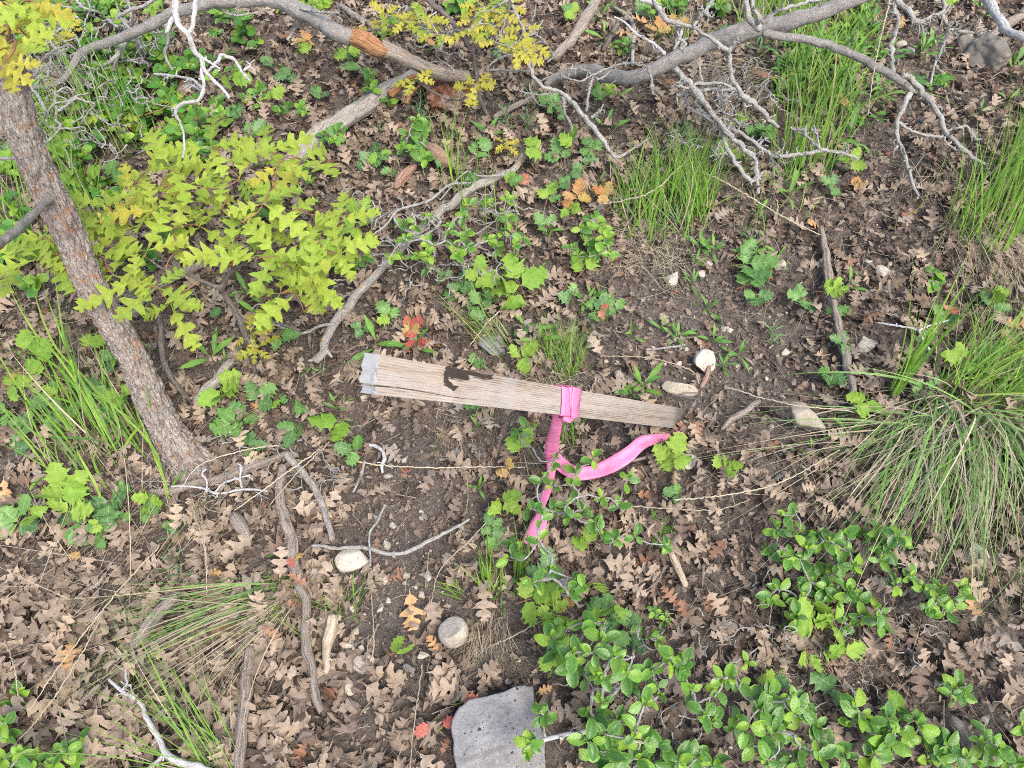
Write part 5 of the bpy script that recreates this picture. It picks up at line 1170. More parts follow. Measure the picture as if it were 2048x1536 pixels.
# purely low scattered sprigs elsewhere
for i, (cx, cy, n, lp) in enumerate([(1880, 560, 3, 20), (1210, 100, 3, 22), (930, 20, 5, 24), (1010, 30, 3, 20), (1340, 20, 5, 22), (1420, 20, 4, 22), (770, 60, 3, 22), (1900, 165, 5, 20), (1740, 260, 2, 18), (520, 440, 4, 24), (350, 470, 5, 26), (240, 400, 5, 26), (300, 520, 4, 24), (180, 380, 4, 26), (600, 340, 3, 22), (20, 520, 4, 28), (60, 570, 4, 26), (700, 540, 4, 20)]):
    shrub('ground_plant', (cx, cy), [(cx + random.gauss(0, 18), cy + random.gauss(0, 12) - 6) for _ in range(n)], lp, lab('small patch of green leaves', cx, cy), 'plant', h=(.01, .05), nl=(3, 5), kind=random.choice(['oval', 'round']), matk=random.choice(['clover', 'oval']), stem='stem_green', r0=.0007)

# ---- spiny-leaved low plants (paired toothed leaflets)
def spiny(px, py, n, spx, tone, label=None, h=.03, az=None):
    p, Z = at(px, py, h); g = at(px, py, 0)[0]; g = np.array([p[0], p[1] + .01, gz(p[0], p[1])])
    s = spx * Z / FPX
    name = 'spiny_leaf_plant'
    desc = {'new': 'yellow-green toothed-leaf plant', 'old': 'dark green toothed-leaf plant', 'red': 'red-leaved toothed plant', 'orange': 'orange-leaved toothed plant', 'mix': 'green and yellow toothed-leaf plant'}[tone]
    e = empty(name, tuple(g)); tag(e, label or lab(desc, px, py), 'plant', 'toothed-leaf plants among the leaf litter')
    mb = MB(); az = random.uniform(0, 6.28) if az is None else az
    ax_ = rdir(az, .35); npair = max(1, (n - 1) // 2 if n > 2 else 1)
    L = s * .55 * max(npair, 1)
    q0 = Vector(p) - ax_ * L * .5; q1 = Vector(p) + ax_ * L * .5
    tube(mb, [tuple(g), tuple((Vector(g) + q0) / 2 + Vector((0, 0, .004))), tuple(q0), tuple(q1)], [.0009, .0008, .0008, .0006], n=6, step=.004)
    mb.build('stem', M['stem_red' if random.random() < .6 else 'stem_green'], e)
    mk = {'new': 'holly_new', 'old': 'holly_old', 'red': 'red', 'orange': 'orange', 'mix': 'holly_old'}[tone]
    cnt = 0
    def one(q, d, sc):
        nonlocal cnt
        m = 'holly_new' if (tone == 'mix' and random.random() < .45) else mk
        u = Vector((random.gauss(0, .35), random.gauss(-.35, .3), 1)) if tone != 'new' else Vector((random.gauss(0, .6), random.gauss(-.6, .4), .8))
        put_leaf(e, 'holly', m, q, d, u, s * sc * random.uniform(.85, 1.12)); cnt += 1
    if n >= 1: one(q1, ax_ + Vector((0, 0, random.uniform(-.2, .3))), 1.05)
    sd = Vector((-ax_.y, ax_.x, 0)).normalized()
    i = 0
    while cnt < n:
        q = q0 + (q1 - q0) * (1 - (i // 2 + .35) / max(npair, 1)); sg = 1 if i % 2 == 0 else -1
        one(q, sd * sg + ax_ * random.uniform(.1, .6) + Vector((0, 0, random.uniform(-.1, .4))), .95); i += 1
SP = []
for c_, L_ in {4: [(1290, 800, 4, 150, 'new'), (1420, 960, 5, 125, 'old'), (1500, 880, 3, 120, 'old'), (1740, 1020, 3, 110, 'old'), (1700, 870, 1, 110, 'old'), (1640, 840, 2, 70, 'mix'), (1450, 1140, 4, 90, 'old'), (130, 580, 2, 115, 'new'), (270, 690, 2, 130, 'new'), (50, 790, 3, 110, 'new'), (60, 1150, 2, 110, 'old'), (620, 650, 3, 90, 'mix'), (700, 810, 3, 120, 'new'), (700, 930, 3, 120, 'old'), (520, 720, 2, 120, 'old'), (400, 970, 3, 110, 'old'), (350, 840, 3, 110, 'mix'), (390, 1420, 3, 150, 'new'), (640, 1440, 4, 150, 'old'), (880, 1430, 3, 90, 'new'), (290, 1290, 2, 90, 'new'), (500, 560, 2, 100, 'new'), (110, 700, 2, 60, 'orange'), (660, 590, 2, 100, 'new'), (50, 930, 3, 110, 'old'), (240, 860, 3, 100, 'old'), (200, 980, 3, 90, 'old'), (1200, 390, 1, 90, 'old'), (1620, 490, 3, 100, 'old')],
                7: [(100, 110, 4, 150, 'old'), (400, 50, 3, 150, 'new'), (390, 130, 4, 140, 'old'), (680, 60, 4, 120, 'old'), (560, 150, 2, 110, 'old'), (880, 50, 4, 80, 'mix'), (600, 110, 2, 60, 'new'), (500, 300, 1, 70, 'orange'), (170, 40, 2, 100, 'new'), (1000, 90, 3, 60, 'old')],
                5: [(960, 130, 3, 150, 'new'), (1080, 210, 4, 170, 'new'), (830, 160, 2, 110, 'new'), (720, 230, 4, 100, 'old'), (850, 330, 4, 95, 'old'), (760, 190, 2, 80, 'old'), (930, 260, 3, 90, 'old'), (1050, 630, 3, 110, 'new'), (50, 980, 2, 140, 'new'), (130, 1170, 3, 115, 'old'), (1430, 120, 2, 110, 'new'), (1500, 340, 4, 100, 'old'), (1640, 340, 3, 95, 'old'), (1380, 290, 2, 90, 'old'), (950, 1440, 3, 120, 'new'), (1060, 1180, 2, 110, 'new'), (1910, 1120, 2, 130, 'new'), (1950, 1240, 3, 130, 'new'), (320, 390, 3, 90, 'mix'), (400, 450, 3, 90, 'red'), (1540, 320, 2, 60, 'red'), (1010, 1300, 2, 80, 'orange'), (150, 430, 4, 70, 'old'), (760, 880, 3, 80, 'old'), (960, 900, 2, 80, 'old'), (640, 150, 3, 60, 'old'), (1070, 500, 2, 60, 'old'), (780, 655, 2, 70, 'old'), (480, 500, 2, 90, 'red'), (420, 500, 2, 80, 'orange')],
                6: [(390, 70, 3, 150, 'old'), (400, 200, 2, 120, 'old'), (480, 240, 3, 100, 'old'), (770, 270, 4, 95, 'old'), (870, 230, 2, 90, 'new'), (950, 240, 3, 80, 'new'), (1010, 530, 3, 90, 'old'), (920, 700, 3, 110, 'old'), (1130, 860, 3, 110, 'new'), (1850, 220, 3, 90, 'new'), (1850, 320, 3, 100, 'old'), (1590, 370, 4, 90, 'old'), (1720, 620, 3, 110, 'new'), (290, 1260, 4, 80, 'new'), (1640, 325, 2, 60, 'red'), (1420, 490, 3, 90, 'old'), (910, 370, 2, 80, 'old'), (1530, 780, 3, 70, 'old'), (1400, 830, 3, 80, 'old'), (1820, 600, 2, 80, 'old'), (30, 1420, 3, 80, 'old')],
                8: [(1090, 560, 3, 160, 'new'), (1250, 610, 4, 120, 'new'), (1470, 260, 2, 120, 'new'), (1530, 440, 2, 110, 'new'), (1620, 570, 2, 110, 'new'), (1550, 660, 4, 140, 'old'), (1700, 730, 4, 110, 'old'), (930, 170, 5, 90, 'old'), (1230, 420, 3, 120, 'old'), (1250, 980, 2, 110, 'mix'), (700, 1160, 1, 120, 'red'), (560, 1260, 1, 90, 'red'), (600, 1310, 1, 80, 'red'), (770, 1150, 1, 120, 'orange'), (320, 870, 2, 100, 'new'), (1330, 530, 2, 80, 'orange'), (960, 240, 3, 90, 'old'), (1150, 660, 1, 80, 'new')],
                9: [(830, 730, 3, 150, 'new'), (930, 680, 2, 120, 'new'), (800, 860, 2, 120, 'new'), (1000, 880, 3, 140, 'new'), (620, 970, 2, 120, 'mix'), (980, 1080, 2, 150, 'old'), (760, 1150, 3, 90, 'mix'), (910, 930, 2, 90, 'new')],
                2: [(190, 960, 4, 90, 'old'), (250, 900, 3, 80, 'mix'), (690, 960, 2, 90, 'old'), (900, 920, 2, 100, 'old'), (740, 1050, 2, 90, 'old'), (1210, 900, 2, 110, 'new'), (1310, 930, 3, 90, 'old'), (1380, 860, 2, 100, 'new'), (1510, 890, 4, 100, 'old'), (1370, 980, 2, 80, 'old'), (1560, 620, 1, 100, 'old'), (1560, 520, 2, 80, 'new'), (1290, 1070, 3, 80, 'old'), (1400, 1170, 4, 90, 'orange'), (1230, 1170, 3, 90, 'mix'), (1350, 1220, 3, 80, 'new'), (1590, 1150, 3, 80, 'orange'), (160, 1240, 4, 100, 'new'), (110, 1330, 3, 90, 'new'), (1060, 1050, 2, 60, 'red'), (960, 340, 2, 70, 'old'), (60, 300, 3, 80, 'new'), (120, 320, 3, 70, 'old'), (1870, 190, 3, 80, 'orange'), (1290, 610, 3, 90, 'mix'), (1350, 680, 2, 80, 'old'), (450, 1480, 1, 100, 'new'), (820, 890, 2, 60, 'old'), (980, 1070, 2, 80, 'mix'), (1240, 1340, 3, 90, 'old'), (700, 30, 3, 80, 'old'), (1820, 60, 4, 80, 'mix'), (1400, 80, 3, 80, 'mix'), (1960, 170, 2, 80, 'orange'), (560, 230, 2, 70, 'orange'), (340, 990, 2, 70, 'old')],
                3: [(340, 690, 2, 100, 'new'), (490, 760, 3, 110, 'old'), (400, 670, 1, 70, 'new'), (330, 870, 3, 100, 'new'), (1020, 960, 3, 90, 'new'), (940, 1090, 4, 70, 'old'), (1030, 1080, 2, 60, 'orange'), (350, 1510, 1, 130, 'old'), (1540, 10, 1, 80, 'new'), (250, 190, 2, 90, 'old'), (770, 600, 2, 90, 'old'), (990, 380, 1, 60, 'orange'), (940, 590, 2, 60, 'orange'), (1400, 480, 2, 60, 'old'), (540, 790, 3, 80, 'old')],
                1: [(1330, 470, 3, 110, 'new'), (1610, 370, 3, 80, 'old'), (1710, 440, 3, 80, 'old'), (1980, 410, 2, 90, 'old'), (1890, 540, 3, 80, 'old'), (1320, 690, 3, 100, 'mix'), (500, 1010, 3, 150, 'new'), (620, 1040, 3, 110, 'old'), (320, 860, 4, 100, 'new'), (450, 930, 3, 90, 'new'), (1570, 590, 2, 90, 'new'), (1820, 240, 3, 80, 'orange'), (1740, 290, 2, 80, 'new'), (1940, 220, 1, 60, 'new'), (760, 680, 3, 100, 'mix'), (560, 860, 3, 80, 'old'), (480, 1100, 3, 100, 'old'), (60, 960, 3, 90, 'old'), (330, 1450, 3, 100, 'old'), (150, 1440, 3, 110, 'old'), (820, 740, 2, 80, 'red'), (1460, 800, 3, 90, 'old'), (1650, 820, 2, 80, 'old')]}.items():
    for (x, y, n, s, tone) in L_:
        px, py = k(c_, x, y)
        spiny(px, py, n, s * SC * 1.10, tone, h={'new': .045, 'old': .022, 'mix': .03, 'red': .03, 'orange': .03}[tone])

# ---- herbs with long narrow leaves
def herb(px, py, n, lpx, matk='lance', kind='lance', label=None, tall=.3, name='narrow_leaf_herb', desc='herb with long narrow leaves', lean=None, cat='herb', wsc=1.0):
    g, Z = at(px, py, 0.0); s = lpx * Z / FPX / .85
    e = empty(name, tuple(g)); tag(e, label or lab(desc, px, py - 10), cat, 'narrow-leaved herbs between the leaves')
    top = Vector(g) + Vector((random.gauss(0, .15), random.gauss(0, .15), 1)) * s * tall
    mb = MB(); tube(mb, [tuple(Vector(g) - Vector((0, 0, .004))), tuple((Vector(g) + top) / 2), tuple(top)], [.0009, .0008, .0006], n=5, step=.005); mb.build('stem', M['stem_green'], e)
    az0 = random.uniform(0, 6.28)
    for i in range(n):
        f = (i + .5) / n; q = Vector(g) + (top - Vector(g)) * f
        el = .35 + .95 * f + random.gauss(0, .12)
        az = az0 + 2.4 * i + random.gauss(0, .2)
        d = rdir(az, el)
        if lean: d = (d + Vector(lean)).normalized()
        put_leaf(e, kind, matk, q, d, Vector((random.gauss(0, .2), random.gauss(-.2, .2), 1)) if el < 1 else -Vector((d.x, d.y, -.4)), s * random.uniform(.75, 1.1) * (1.05 - .25 * f))
for c_, L_ in {5: [(220, 560, 3, 230), (480, 560, 5, 170), (1110, 450, 3, 190), (1180, 520, 4, 150), (1160, 130, 3, 110), (1500, 270, 6, 110), (1440, 290, 4, 100), (1720, 480, 4, 100), (1900, 450, 6, 110), (1980, 500, 5, 110), (1780, 800, 7, 170), (1640, 820, 4, 130), (1740, 850, 5, 90), (820, 1010, 5, 80), (860, 960, 4, 80), (830, 1380, 5, 95), (900, 690, 3, 90), (10, 900, 3, 90), (690, 990, 2, 50), (1260, 700, 3, 80), (1110, 560, 5, 80)],
                6: [(100, 180, 6, 100), (200, 330, 6, 100), (215, 520, 5, 110), (280, 660, 6, 100), (370, 600, 5, 110), (10, 490, 4, 110), (1010, 1050, 5, 130), (880, 1100, 4, 110), (800, 1180, 5, 110), (1020, 200, 3, 110), (1060, 190, 3, 110), (120, 60, 5, 90), (590, 60, 4, 90), (730, 300, 3, 80), (110, 300, 2, 40)],
                3: [(150, 1450, 6, 120), (220, 1480, 6, 120), (440, 1480, 6, 110), (520, 1440, 4, 100), (600, 1500, 5, 100), (660, 1150, 6, 170), (610, 1050, 5, 110), (720, 1010, 5, 110), (1000, 830, 3, 190), (1440, 330, 7, 150), (1210, 350, 5, 120), (1240, 560, 4, 90), (1210, 620, 4, 90), (1970, 420, 5, 170), (1940, 600, 4, 100), (1780, 660, 4, 90), (500, 1240, 4, 90), (1490, 300, 5, 120), (410, 970, 4, 100), (700, 280, 4, 120), (930, 830, 4, 120), (850, 940, 3, 100), (1780, 60, 4, 100)],
                2: [(880, 790, 7, 110), (1540, 110, 5, 130), (1560, 220, 3, 110), (510, 300, 3, 150), (1570, 760, 4, 120), (1240, 1390, 3, 150), (1530, 1080, 4, 90), (1660, 100, 3, 80), (1040, 900, 3, 80), (1640, 560, 3, 90), (460, 560, 2, 60)],
                1: [(880, 840, 4, 180), (800, 870, 4, 150), (960, 80, 4, 110), (1010, 170, 4, 90), (520, 600, 4, 100), (560, 180, 3, 90), (860, 560, 3, 90), (620, 400, 3, 80), (200, 120, 4, 90), (1550, 40, 3, 80)],
                4: [(1260, 620, 4, 190), (1330, 640, 3, 110), (1470, 260, 5, 170), (1540, 370, 4, 150), (1620, 380, 3, 110), (1980, 910, 3, 90), (1880, 690, 4, 60), (1800, 690, 4, 60), (880, 560, 3, 90), (1420, 600, 4, 90)],
                7: [(1635, 290, 3, 120), (1410, 345, 3, 60), (1560, 460, 3, 80), (1240, 1330, 3, 110), (1280, 1300, 3, 90)],
                8: [(890, 520, 5, 90), (1000, 490, 4, 90), (960, 590, 4, 60), (1070, 420, 3, 110)], 9: [(1250, 1250, 2, 110), (1400, 1350, 2, 90), (20, 260, 3, 60)]}.items():
    for (x, y, n, s) in L_:
        px, py = k(c_, x, y); herb(px, py + 4, n, s * SC)
for c_, L_ in {2: [(1140, 620), (1130, 560), (490, 690), (490, 620), (1000, 760), (980, 700), (120, 700), (240, 790), (1700, 330), (1690, 290), (1110, 740), (1970, 820), (2010, 780), (1970, 1290)], 3: [(480, 340), (470, 290), (90, 860), (60, 760), (420, 1420), (400, 1380), (1110, 100), (960, 60), (1700, 1000), (150, 620), (1130, 180)], 6: [(560, 520), (560, 470), (430, 20)],
                7: [(1020, 180), (1060, 300), (1080, 420), (990, 380)]}.items():
    for (x, y) in L_:
        px, py = k(c_, x, y); herb(px, py + 6, random.randint(7, 10), random.uniform(22, 32), 'blue', 'linear', None, .9, 'star_leaf_herb', 'slender herb with starry narrow leaves')
# tall leafy greenery in the grass at the head of the slope
for i in range(60):
    px, py = random.uniform(1545, 1740), random.uniform(-10, 230)
    herb(px, py, random.randint(7, 11), random.uniform(28, 42), 'lance' if i % 3 else 'oval_new', 'lance', None, 1.2, 'leafy_herb', 'upright leafy herb', cat='herb')
# ---- feathery plant
def feather(px, py, fronds, lpx, label):
    g, Z = at(px, py, 0); e = empty('feathery_plant', tuple(g)); tag(e, label, 'plant')
    for i in range(fronds):
        az = i * 2.4; L = lpx * Z / FPX * random.uniform(.8, 1.2); mb = MB(); pts = []
        for t in np.linspace(0, 1, 8): pts.append(Vector(g) + rdir(az, .9 - .8 * t) * L * t)
        tube(mb, [tuple(q) for q in pts], [.0006] * 7 + [.0003], n=4, step=.004)
        for j in range(1, 26):
            t = j / 26; q = Vector(g) + rdir(az, .9 - .8 * t) * L * t; d0 = rdir(az, .2)
            for sg in (1, -1):
                d = (Vector((-d0.y, d0.x, 0)) * sg + d0 * .5 + Vector((0, 0, random.uniform(-.2, .5)))).normalized(); l = L * .17 * math.sin(PI * min(1, t * .9 + .1))
                tube(mb, [tuple(q), tuple(q + d * l)], [.0005, .0003], n=3, step=.01)
                for mfr in (.4, .7):
                    q2 = q + d * l * mfr; tube(mb, [tuple(q2), tuple(q2 + (d0 + Vector((0, 0, random.uniform(-.6, .6)))) * l * .35)], [.0004, .0002], n=3, step=.01)
        o = mb.build('frond', M['oval'], e)
px, py = k(8, 1880, 150); feather(px, py, 8, 46, 'feathery fern-like green plant beside the airy shrub')

# ---- oak saplings: leaves in whorls at twig ends
def oak_spray(name, base, stems, nodes, lpx, h, label, matk='oak', stemmat='bark_dark', cat='sapling', nl=(4, 6), rtw=.0009, matalt=None, palt=.2, el=(-.25, .35)):
    b = at(*base, 0)[0] if not isinstance(base, np.ndarray) else base
    e = empty(name, tuple(b)); tag(e, label, cat)
    ends = []
    for pl, hs, wv in stems:
        o, P = limb(e, 'stem', pl, hs, wv, stemmat, n=12, nsp=3, ln=(.004, .012)); ends += list(P[len(P) // 3:])
    N3 = [at(x, y, random.uniform(*h))[0] for x, y in nodes]
    mb = MB(); done = list(ends) if ends else [b]
    todo = sorted(range(len(N3)), key=lambda i: min(np.linalg.norm(N3[i] - q) for q in done))
    for i in todo:
        a = min(done, key=lambda q: np.linalg.norm(N3[i] - q)); c = N3[i]; L = np.linalg.norm(c - a)
        m = (a + c) / 2 + np.array([random.gauss(0, .1), random.gauss(0, .1), random.gauss(.05, .08)]) * L
        if L > .004: tube(mb, [a, m, c], [rtw * 1.6, rtw * 1.2, rtw], n=6, step=max(.004, L / 14), rough=.2, knots=.5)
        done.append(c)
    mb.build('twigs', M['stem_red' if matk == 'oak' else 'bark_twig'], e)['kind'] = 'stuff'
    for (x, y), c in zip(nodes, N3):
        if len(nodes) > 30 and random.random() < .27: continue
        Z = c[1] * .5 - (c[2] - CAM_H) * .8660254
        whorl(e, c, random.randint(*nl), lpx * Z / FPX, 'oak', matk, el=el, up=(0, -.3, 1), jit=.3, sv=.28, matalt=matalt, palt=palt)
    return e
SN = ks(1, (1230, 860), (1300, 960), (1000, 980), (860, 1000), (1560, 880), (1630, 960), (1760, 930), (1100, 1080), (1290, 1110), (1400, 1050), (760, 1130), (620, 1200), (900, 1230), (1130, 1180), (1290, 1220), (1540, 1190), (1600, 1060), (1000, 1340), (780, 1350), (1180, 1330), (1420, 1300), (1680, 1260), (1740, 1220), (1900, 1220), (1560, 1400), (1360, 1440), (260, 1380), (480, 1370), (560, 1480), (380, 1440), (860, 1470), (1850, 1400), (1950, 1440), (1750, 1420), (1980, 1300), (650, 1300), (1060, 1460)) + \
     ks(4, (230, 30), (130, 60), (330, 20), (620, 60), (560, 10), (790, 160), (920, 200), (1000, 300), (1680, 60), (1750, 160), (1620, 20), (1860, 20), (1980, 10), (1640, 240), (1730, 240), (1820, 180), (1780, 350), (1850, 60), (1480, 20), (660, 130))
oak_spray('oak_sapling', (513, 751), [([(513, 754), (508, 730), (506, 710), (489, 666), (478, 640), (468, 618), (450, 590), (444, 577), (455, 552), (472, 536), (480, 527), (492, 519), (500, 470)], [0, .04, .07, .1, .13, .16, .19, .2], [14, 12, 13, 13, 12, 10, 9, 7]),
          ([(386, 808), (362, 782), (338, 748), (325, 710), (321, 659), (319, 630), (314, 614), (298, 598), (280, 590), (246, 582), (205, 587), (161, 603)], [0, .05, .1, .14, .17, .19], [11, 12, 12, 12, 11, 9, 7]),
          ([(444, 577), (425, 570), (400, 560), (372, 546), (330, 540), (300, 520)], [.19, .2, .2], [10, 8, 6]), ([(472, 536), (500, 522), (520, 510)], [.19, .2], [6, 5]), ([(600, 660), (560, 648), (520, 640), (500, 655)], [.08, .1, .12], [6, 5])],
          SN, 86, (.17, .27), 'young scrub oak sapling with many lobed yellow-green leaves', nl=(3, 4), matalt='oak_yel', palt=.1)
oak_spray('oak_sapling', (500, 700), [], ks(4, (1470, 480), (1500, 560)), 44, (.06, .09), 'little bronze oak shoot on the dark sapling stem', 'oak_yel', cat='sapling', nl=(4, 5))
oak_spray('oak_branch', (1090, 60), [([(675, 10), (690, 60), (750, 60), (800, 50), (850, 52), (900, 80)], [.14, .18, .18], [5, 6, 4])], ks(2, (200, 170), (290, 90), (310, 150), (450, 130), (540, 110), (400, 120), (590, 200), (470, 90)), 38, (.15, .22), 'spray of yellow oak leaves behind the torn orange limb', 'oak_yel', nl=(4, 5), matalt='oak', palt=.3)
oak_spray('oak_branch', (1090, 60), [([(1020, 0), (1015, 40), (1010, 80)], [.2, .18], [6, 4])], ks(2, (800, 110), (880, 140), (960, 80), (1010, 30), (780, 190), (870, 60), (820, 30), (1060, 250), (1040, 290), (1160, 250), (930, 250), (1080, 320), (1100, 170), (920, 190)), 38, (.17, .25), 'bright yellow oak leaf spray beside the zigzag lichened twig', 'oak_yel', nl=(4, 5), matalt='oak', palt=.15)
oak_spray('oak_shoot', k(2, 860, 640), [([k(2, 790, 590), k(2, 800, 540), k(2, 790, 520)], [.05, .12], [4, 4]), ([k(2, 650, 585), k(2, 720, 585), k(2, 790, 540)], [.05, .1], [4, 4])], ks(2, (780, 520), (820, 490)), 42, (.12, .14), 'five-leaved yellow oak shoot in front of the rotted stump', 'oak_yel', nl=(4, 5))
oak_spray('oak_shoot', k(2, 470, 480), [([k(2, 650, 585), k(2, 550, 530), k(2, 480, 485)], [.06, .1], [4, 4])], ks(2, (455, 460),), 46, (.12, .13), 'small oak shoot above the mossy fallen log end', 'oak_yel', nl=(4, 4))
oak_spray('oak_shoot', k(2, 980, 860), [], ks(2, (980, 840), (1000, 850)), 24, (.03, .05), 'tiny yellow shoot below the flat grey stick', 'oak_yel', nl=(4, 4))
oak_spray('oak_foliage', np.array(at(20, 60, .6)[0]), [([(-30, 20), (10, 50), (40, 40)], [.66, .64], [6, 5])], [(10, 20), (40, 10), (20, 60), (60, 30), (0, 100), (5, 130), (50, 70), (30, 95), (70, 5)], 78, (.58, .68), 'yellow oak leaves hanging close overhead at the top corner', 'oak', cat='foliage', nl=(4, 5), matalt='oak_yel', palt=.6)
oak_spray('oak_branch', k(1, 330, 230), [], ks(1, (330, 190), (280, 230), (400, 180), (430, 170)), 40, (.06, .1), 'yellowed oak sprout inside the dead brush', 'oak_yel', nl=(3, 4))
oak_spray('oak_branch', k(1, 760, 720), [], ks(1, (640, 680), (700, 700), (780, 690), (1000, 600)), 38, (.05, .09), 'low oak sprout beside the brush above the sapling', 'oak', nl=(3, 4))

# ================================================================== GRASSES
def blade(mb, base, az, e0, L, wd_, droop, curl=0.0, seg=7, tint=None, tip=.15):
    s = np.linspace(0, 1, seg + 1); P = [np.array(base, float)]; el = e0; a = az
    hd = []; kseg = random.randrange(1, seg); kink = random.uniform(.5, 1.6) if random.random() < .18 else 0
    for i in range(seg):
        d = np.array([math.cos(a) * math.cos(el), math.sin(a) * math.cos(el), math.sin(el)]); hd.append(d)
        q = P[-1] + d * L / seg
        fl = float(base[2]) - .004 if i < 2 else float(gz(q[0], q[1])) + .008
        if q[2] < fl: q[2] = fl; el = max(el, -.1)
        P.append(q); el -= droop / seg + (kink if i == kseg else 0); a += curl / seg
    hd.append(hd[-1]); P = np.array(P); hd = np.array(hd)
    sd = np.cross(hd, [0, 0, 1.0]); sd /= np.linalg.norm(sd, axis=1)[:, None] + 1e-6
    tw = random.uniform(-.9, .9); nrm = np.cross(sd, hd); sd = sd * math.cos(tw) + nrm * math.sin(tw)
    wv = wd_ * .5 * np.minimum(1, (1 - s) / (1 - .35) + tip * .3) * np.minimum(1, .6 + s * 3)
    wv[-1] = wd_ * .04
    A = P - sd * wv[:, None]; Bq = P + sd * wv[:, None]
    V = np.empty((2 * (seg + 1), 3)); V[0::2] = A; V[1::2] = Bq
    i = np.arange(seg) * 2
    bk = np.zeros_like(V); bk[0::2, 0] = -1; bk[1::2, 0] = 1; bk[0::2, 1] = s; bk[1::2, 1] = s
    mb.add(V, np.stack([i, i + 1, i + 3, i + 2], -1), bk=bk, tint=random.random() if tint is None else tint)
def tuft(px, py, n, L, wid, label, az=(0, 2 * PI), e0=(.7, 1.4), droop=(.4, 1.4), rad=.02, dry=.2, mat='grass', cat='grass', name='grass_tuft', dryL=None, drydroop=None, rx=1.0, dryaz=None, drye=None, curl=.5, seg=7):
    g, Z = at(px, py, 0); e = empty(name, tuple(g)); tag(e, label, cat)
    for part, cnt, mt in (('green_blades', int(n * (1 - dry)), mat), ('dry_blades', int(n * dry), 'straw')):
        if cnt < 1: continue
        mb = MB()
        for _ in range(cnt):
            r = rad * math.sqrt(random.random()); t = random.uniform(0, 6.28); b = [g[0] + r * math.cos(t) * rx, g[1] + r * math.sin(t), 0]; b[2] = float(gz(b[0], b[1])) - .002
            azr = az if (part == 'green_blades' or dryaz is None) else dryaz; er = e0 if (part == 'green_blades' or drye is None) else drye
            a = random.gauss((azr[0] + azr[1]) / 2, (azr[1] - azr[0]) / 4) if azr[1] - azr[0] < 6 else random.uniform(*azr)
            LL = random.uniform(*(L if part == 'green_blades' or not dryL else dryL)); dr = random.uniform(*(droop if part == 'green_blades' or not drydroop else drydroop))
            blade(mb, b, a, random.uniform(*er), LL, wid * random.choice([.45, .6, .75, .9, 1.2]) * (1 if part == 'green_blades' else .7), dr, random.gauss(0, curl), seg=seg)
        o = mb.build(part, M[mt], e); o['kind'] = 'stuff'
    return e
D = R
tuft(1895, 838, 390, (.18, .40), .0033, 'big drooping sedge clump of green and straw blades', az=(D(-178), D(-60)), e0=(.25, 1.0), droop=(.9, 2.0), rad=.055, rx=1.8, dry=.46, mat='sedge', name='sedge_clump', dryaz=(D(-172), D(-80)), seg=9, curl=.35)
tuft(1960, 790, 200, (.12, .26), .0024, 'green sedge blades rising behind the drooping sedge clump', az=(D(-20), D(110)), e0=(.4, 1.2), droop=(.4, 1.4), rad=.05, rx=1.8, dry=.12, mat='grass')
tuft(2030, 860, 160, (.25, .42), .003, 'outer sedge blades falling along the side below the clump', az=(D(-110), D(-60)), e0=(.3, .9), droop=(.8, 1.7), rad=.05, dry=.35, mat='sedge', seg=9)
tuft(1800, 862, 30, (.30, .5), .0018, 'long straw blades sweeping from the sedge toward the ribbon', az=(D(-185), D(-135)), e0=(.2, .6), droop=(.4, 1.0), rad=.04, rx=1.6, dry=.85, mat='sedge', seg=9, curl=.2)
tuft(1320, 445, 210, (.08, .20), .0024, 'bright green fine grass tuft below the lichened twigs', az=(D(20), D(170)), e0=(.7, 1.45), droop=(.1, 1.1), rad=.065, rx=1.5, dry=.12, curl=.8)
tuft(1375, 400, 150, (.10, .18), .0022, 'upper half of bright grass growing against the lichened twigs', az=(D(30), D(130)), e0=(.8, 1.4), droop=(.1, .8), rad=.05, rx=1.0, dry=.1)
tuft(1290, 500, 200, (.05, .12), .0016, 'dry straw skirt at the base of the bright grass tuft', az=(0, 2 * PI), e0=(.3, 1.2), droop=(1, 2.6), rad=.055, rx=1.6, dry=.92)
tuft(1640, 200, 130, (.10, .26), .0036, 'tall lush grass patch under the big grey limb', az=(D(10), D(150)), e0=(.7, 1.45), droop=(.1, 1.1), rad=.11, rx=.8, dry=.08, curl=.9)
tuft(1600, 330, 80, (.12, .24), .0028, 'tall thin grass standing between the two forked limbs', az=(D(40), D(140)), e0=(.9, 1.5), droop=(.1, .6), rad=.06, rx=1.4, dry=.1)
tuft(1560, 70, 130, (.14, .24), .003, 'thick green grass at the head of the slope behind limb', az=(D(30), D(150)), e0=(.8, 1.45), droop=(.2, 1), rad=.09, rx=1.2, dry=.15)
tuft(1500, 150, 160, (.15, .3), .002, 'dry straw bundle lying beneath the big grey limb', az=(D(190), D(240)), e0=(.1, .7), droop=(.5, 1.2), rad=.06, rx=1.4, dry=.95)
tuft(1960, 470, 95, (.14, .26), .003, 'tall green grass standing along the far side of the slope', az=(D(50), D(125)), e0=(1.0, 1.5), droop=(.05, .7), rad=.08, rx=1.0, dry=.06)
tuft(2040, 400, 110, (.16, .3), .0034, 'dense green grass at the edge above the straw skirt', az=(D(50), D(125)), e0=(1.0, 1.5), droop=(.05, .7), rad=.08, rx=.8, dry=.06)
tuft(1970, 470, 260, (.12, .26), .0016, 'grey straw skirt hanging downhill from the tall grass', az=(D(-130), D(-50)), e0=(.2, .8), droop=(.8, 1.8), rad=.06, rx=1.8, dry=.97)
tuft(1850, 330, 60, (.1, .25), .0016, 'thin dry grass between the forked branch and tall grass', az=(D(-170), D(-20)), e0=(.1, .7), droop=(.5, 1.2), rad=.08, dry=.85)
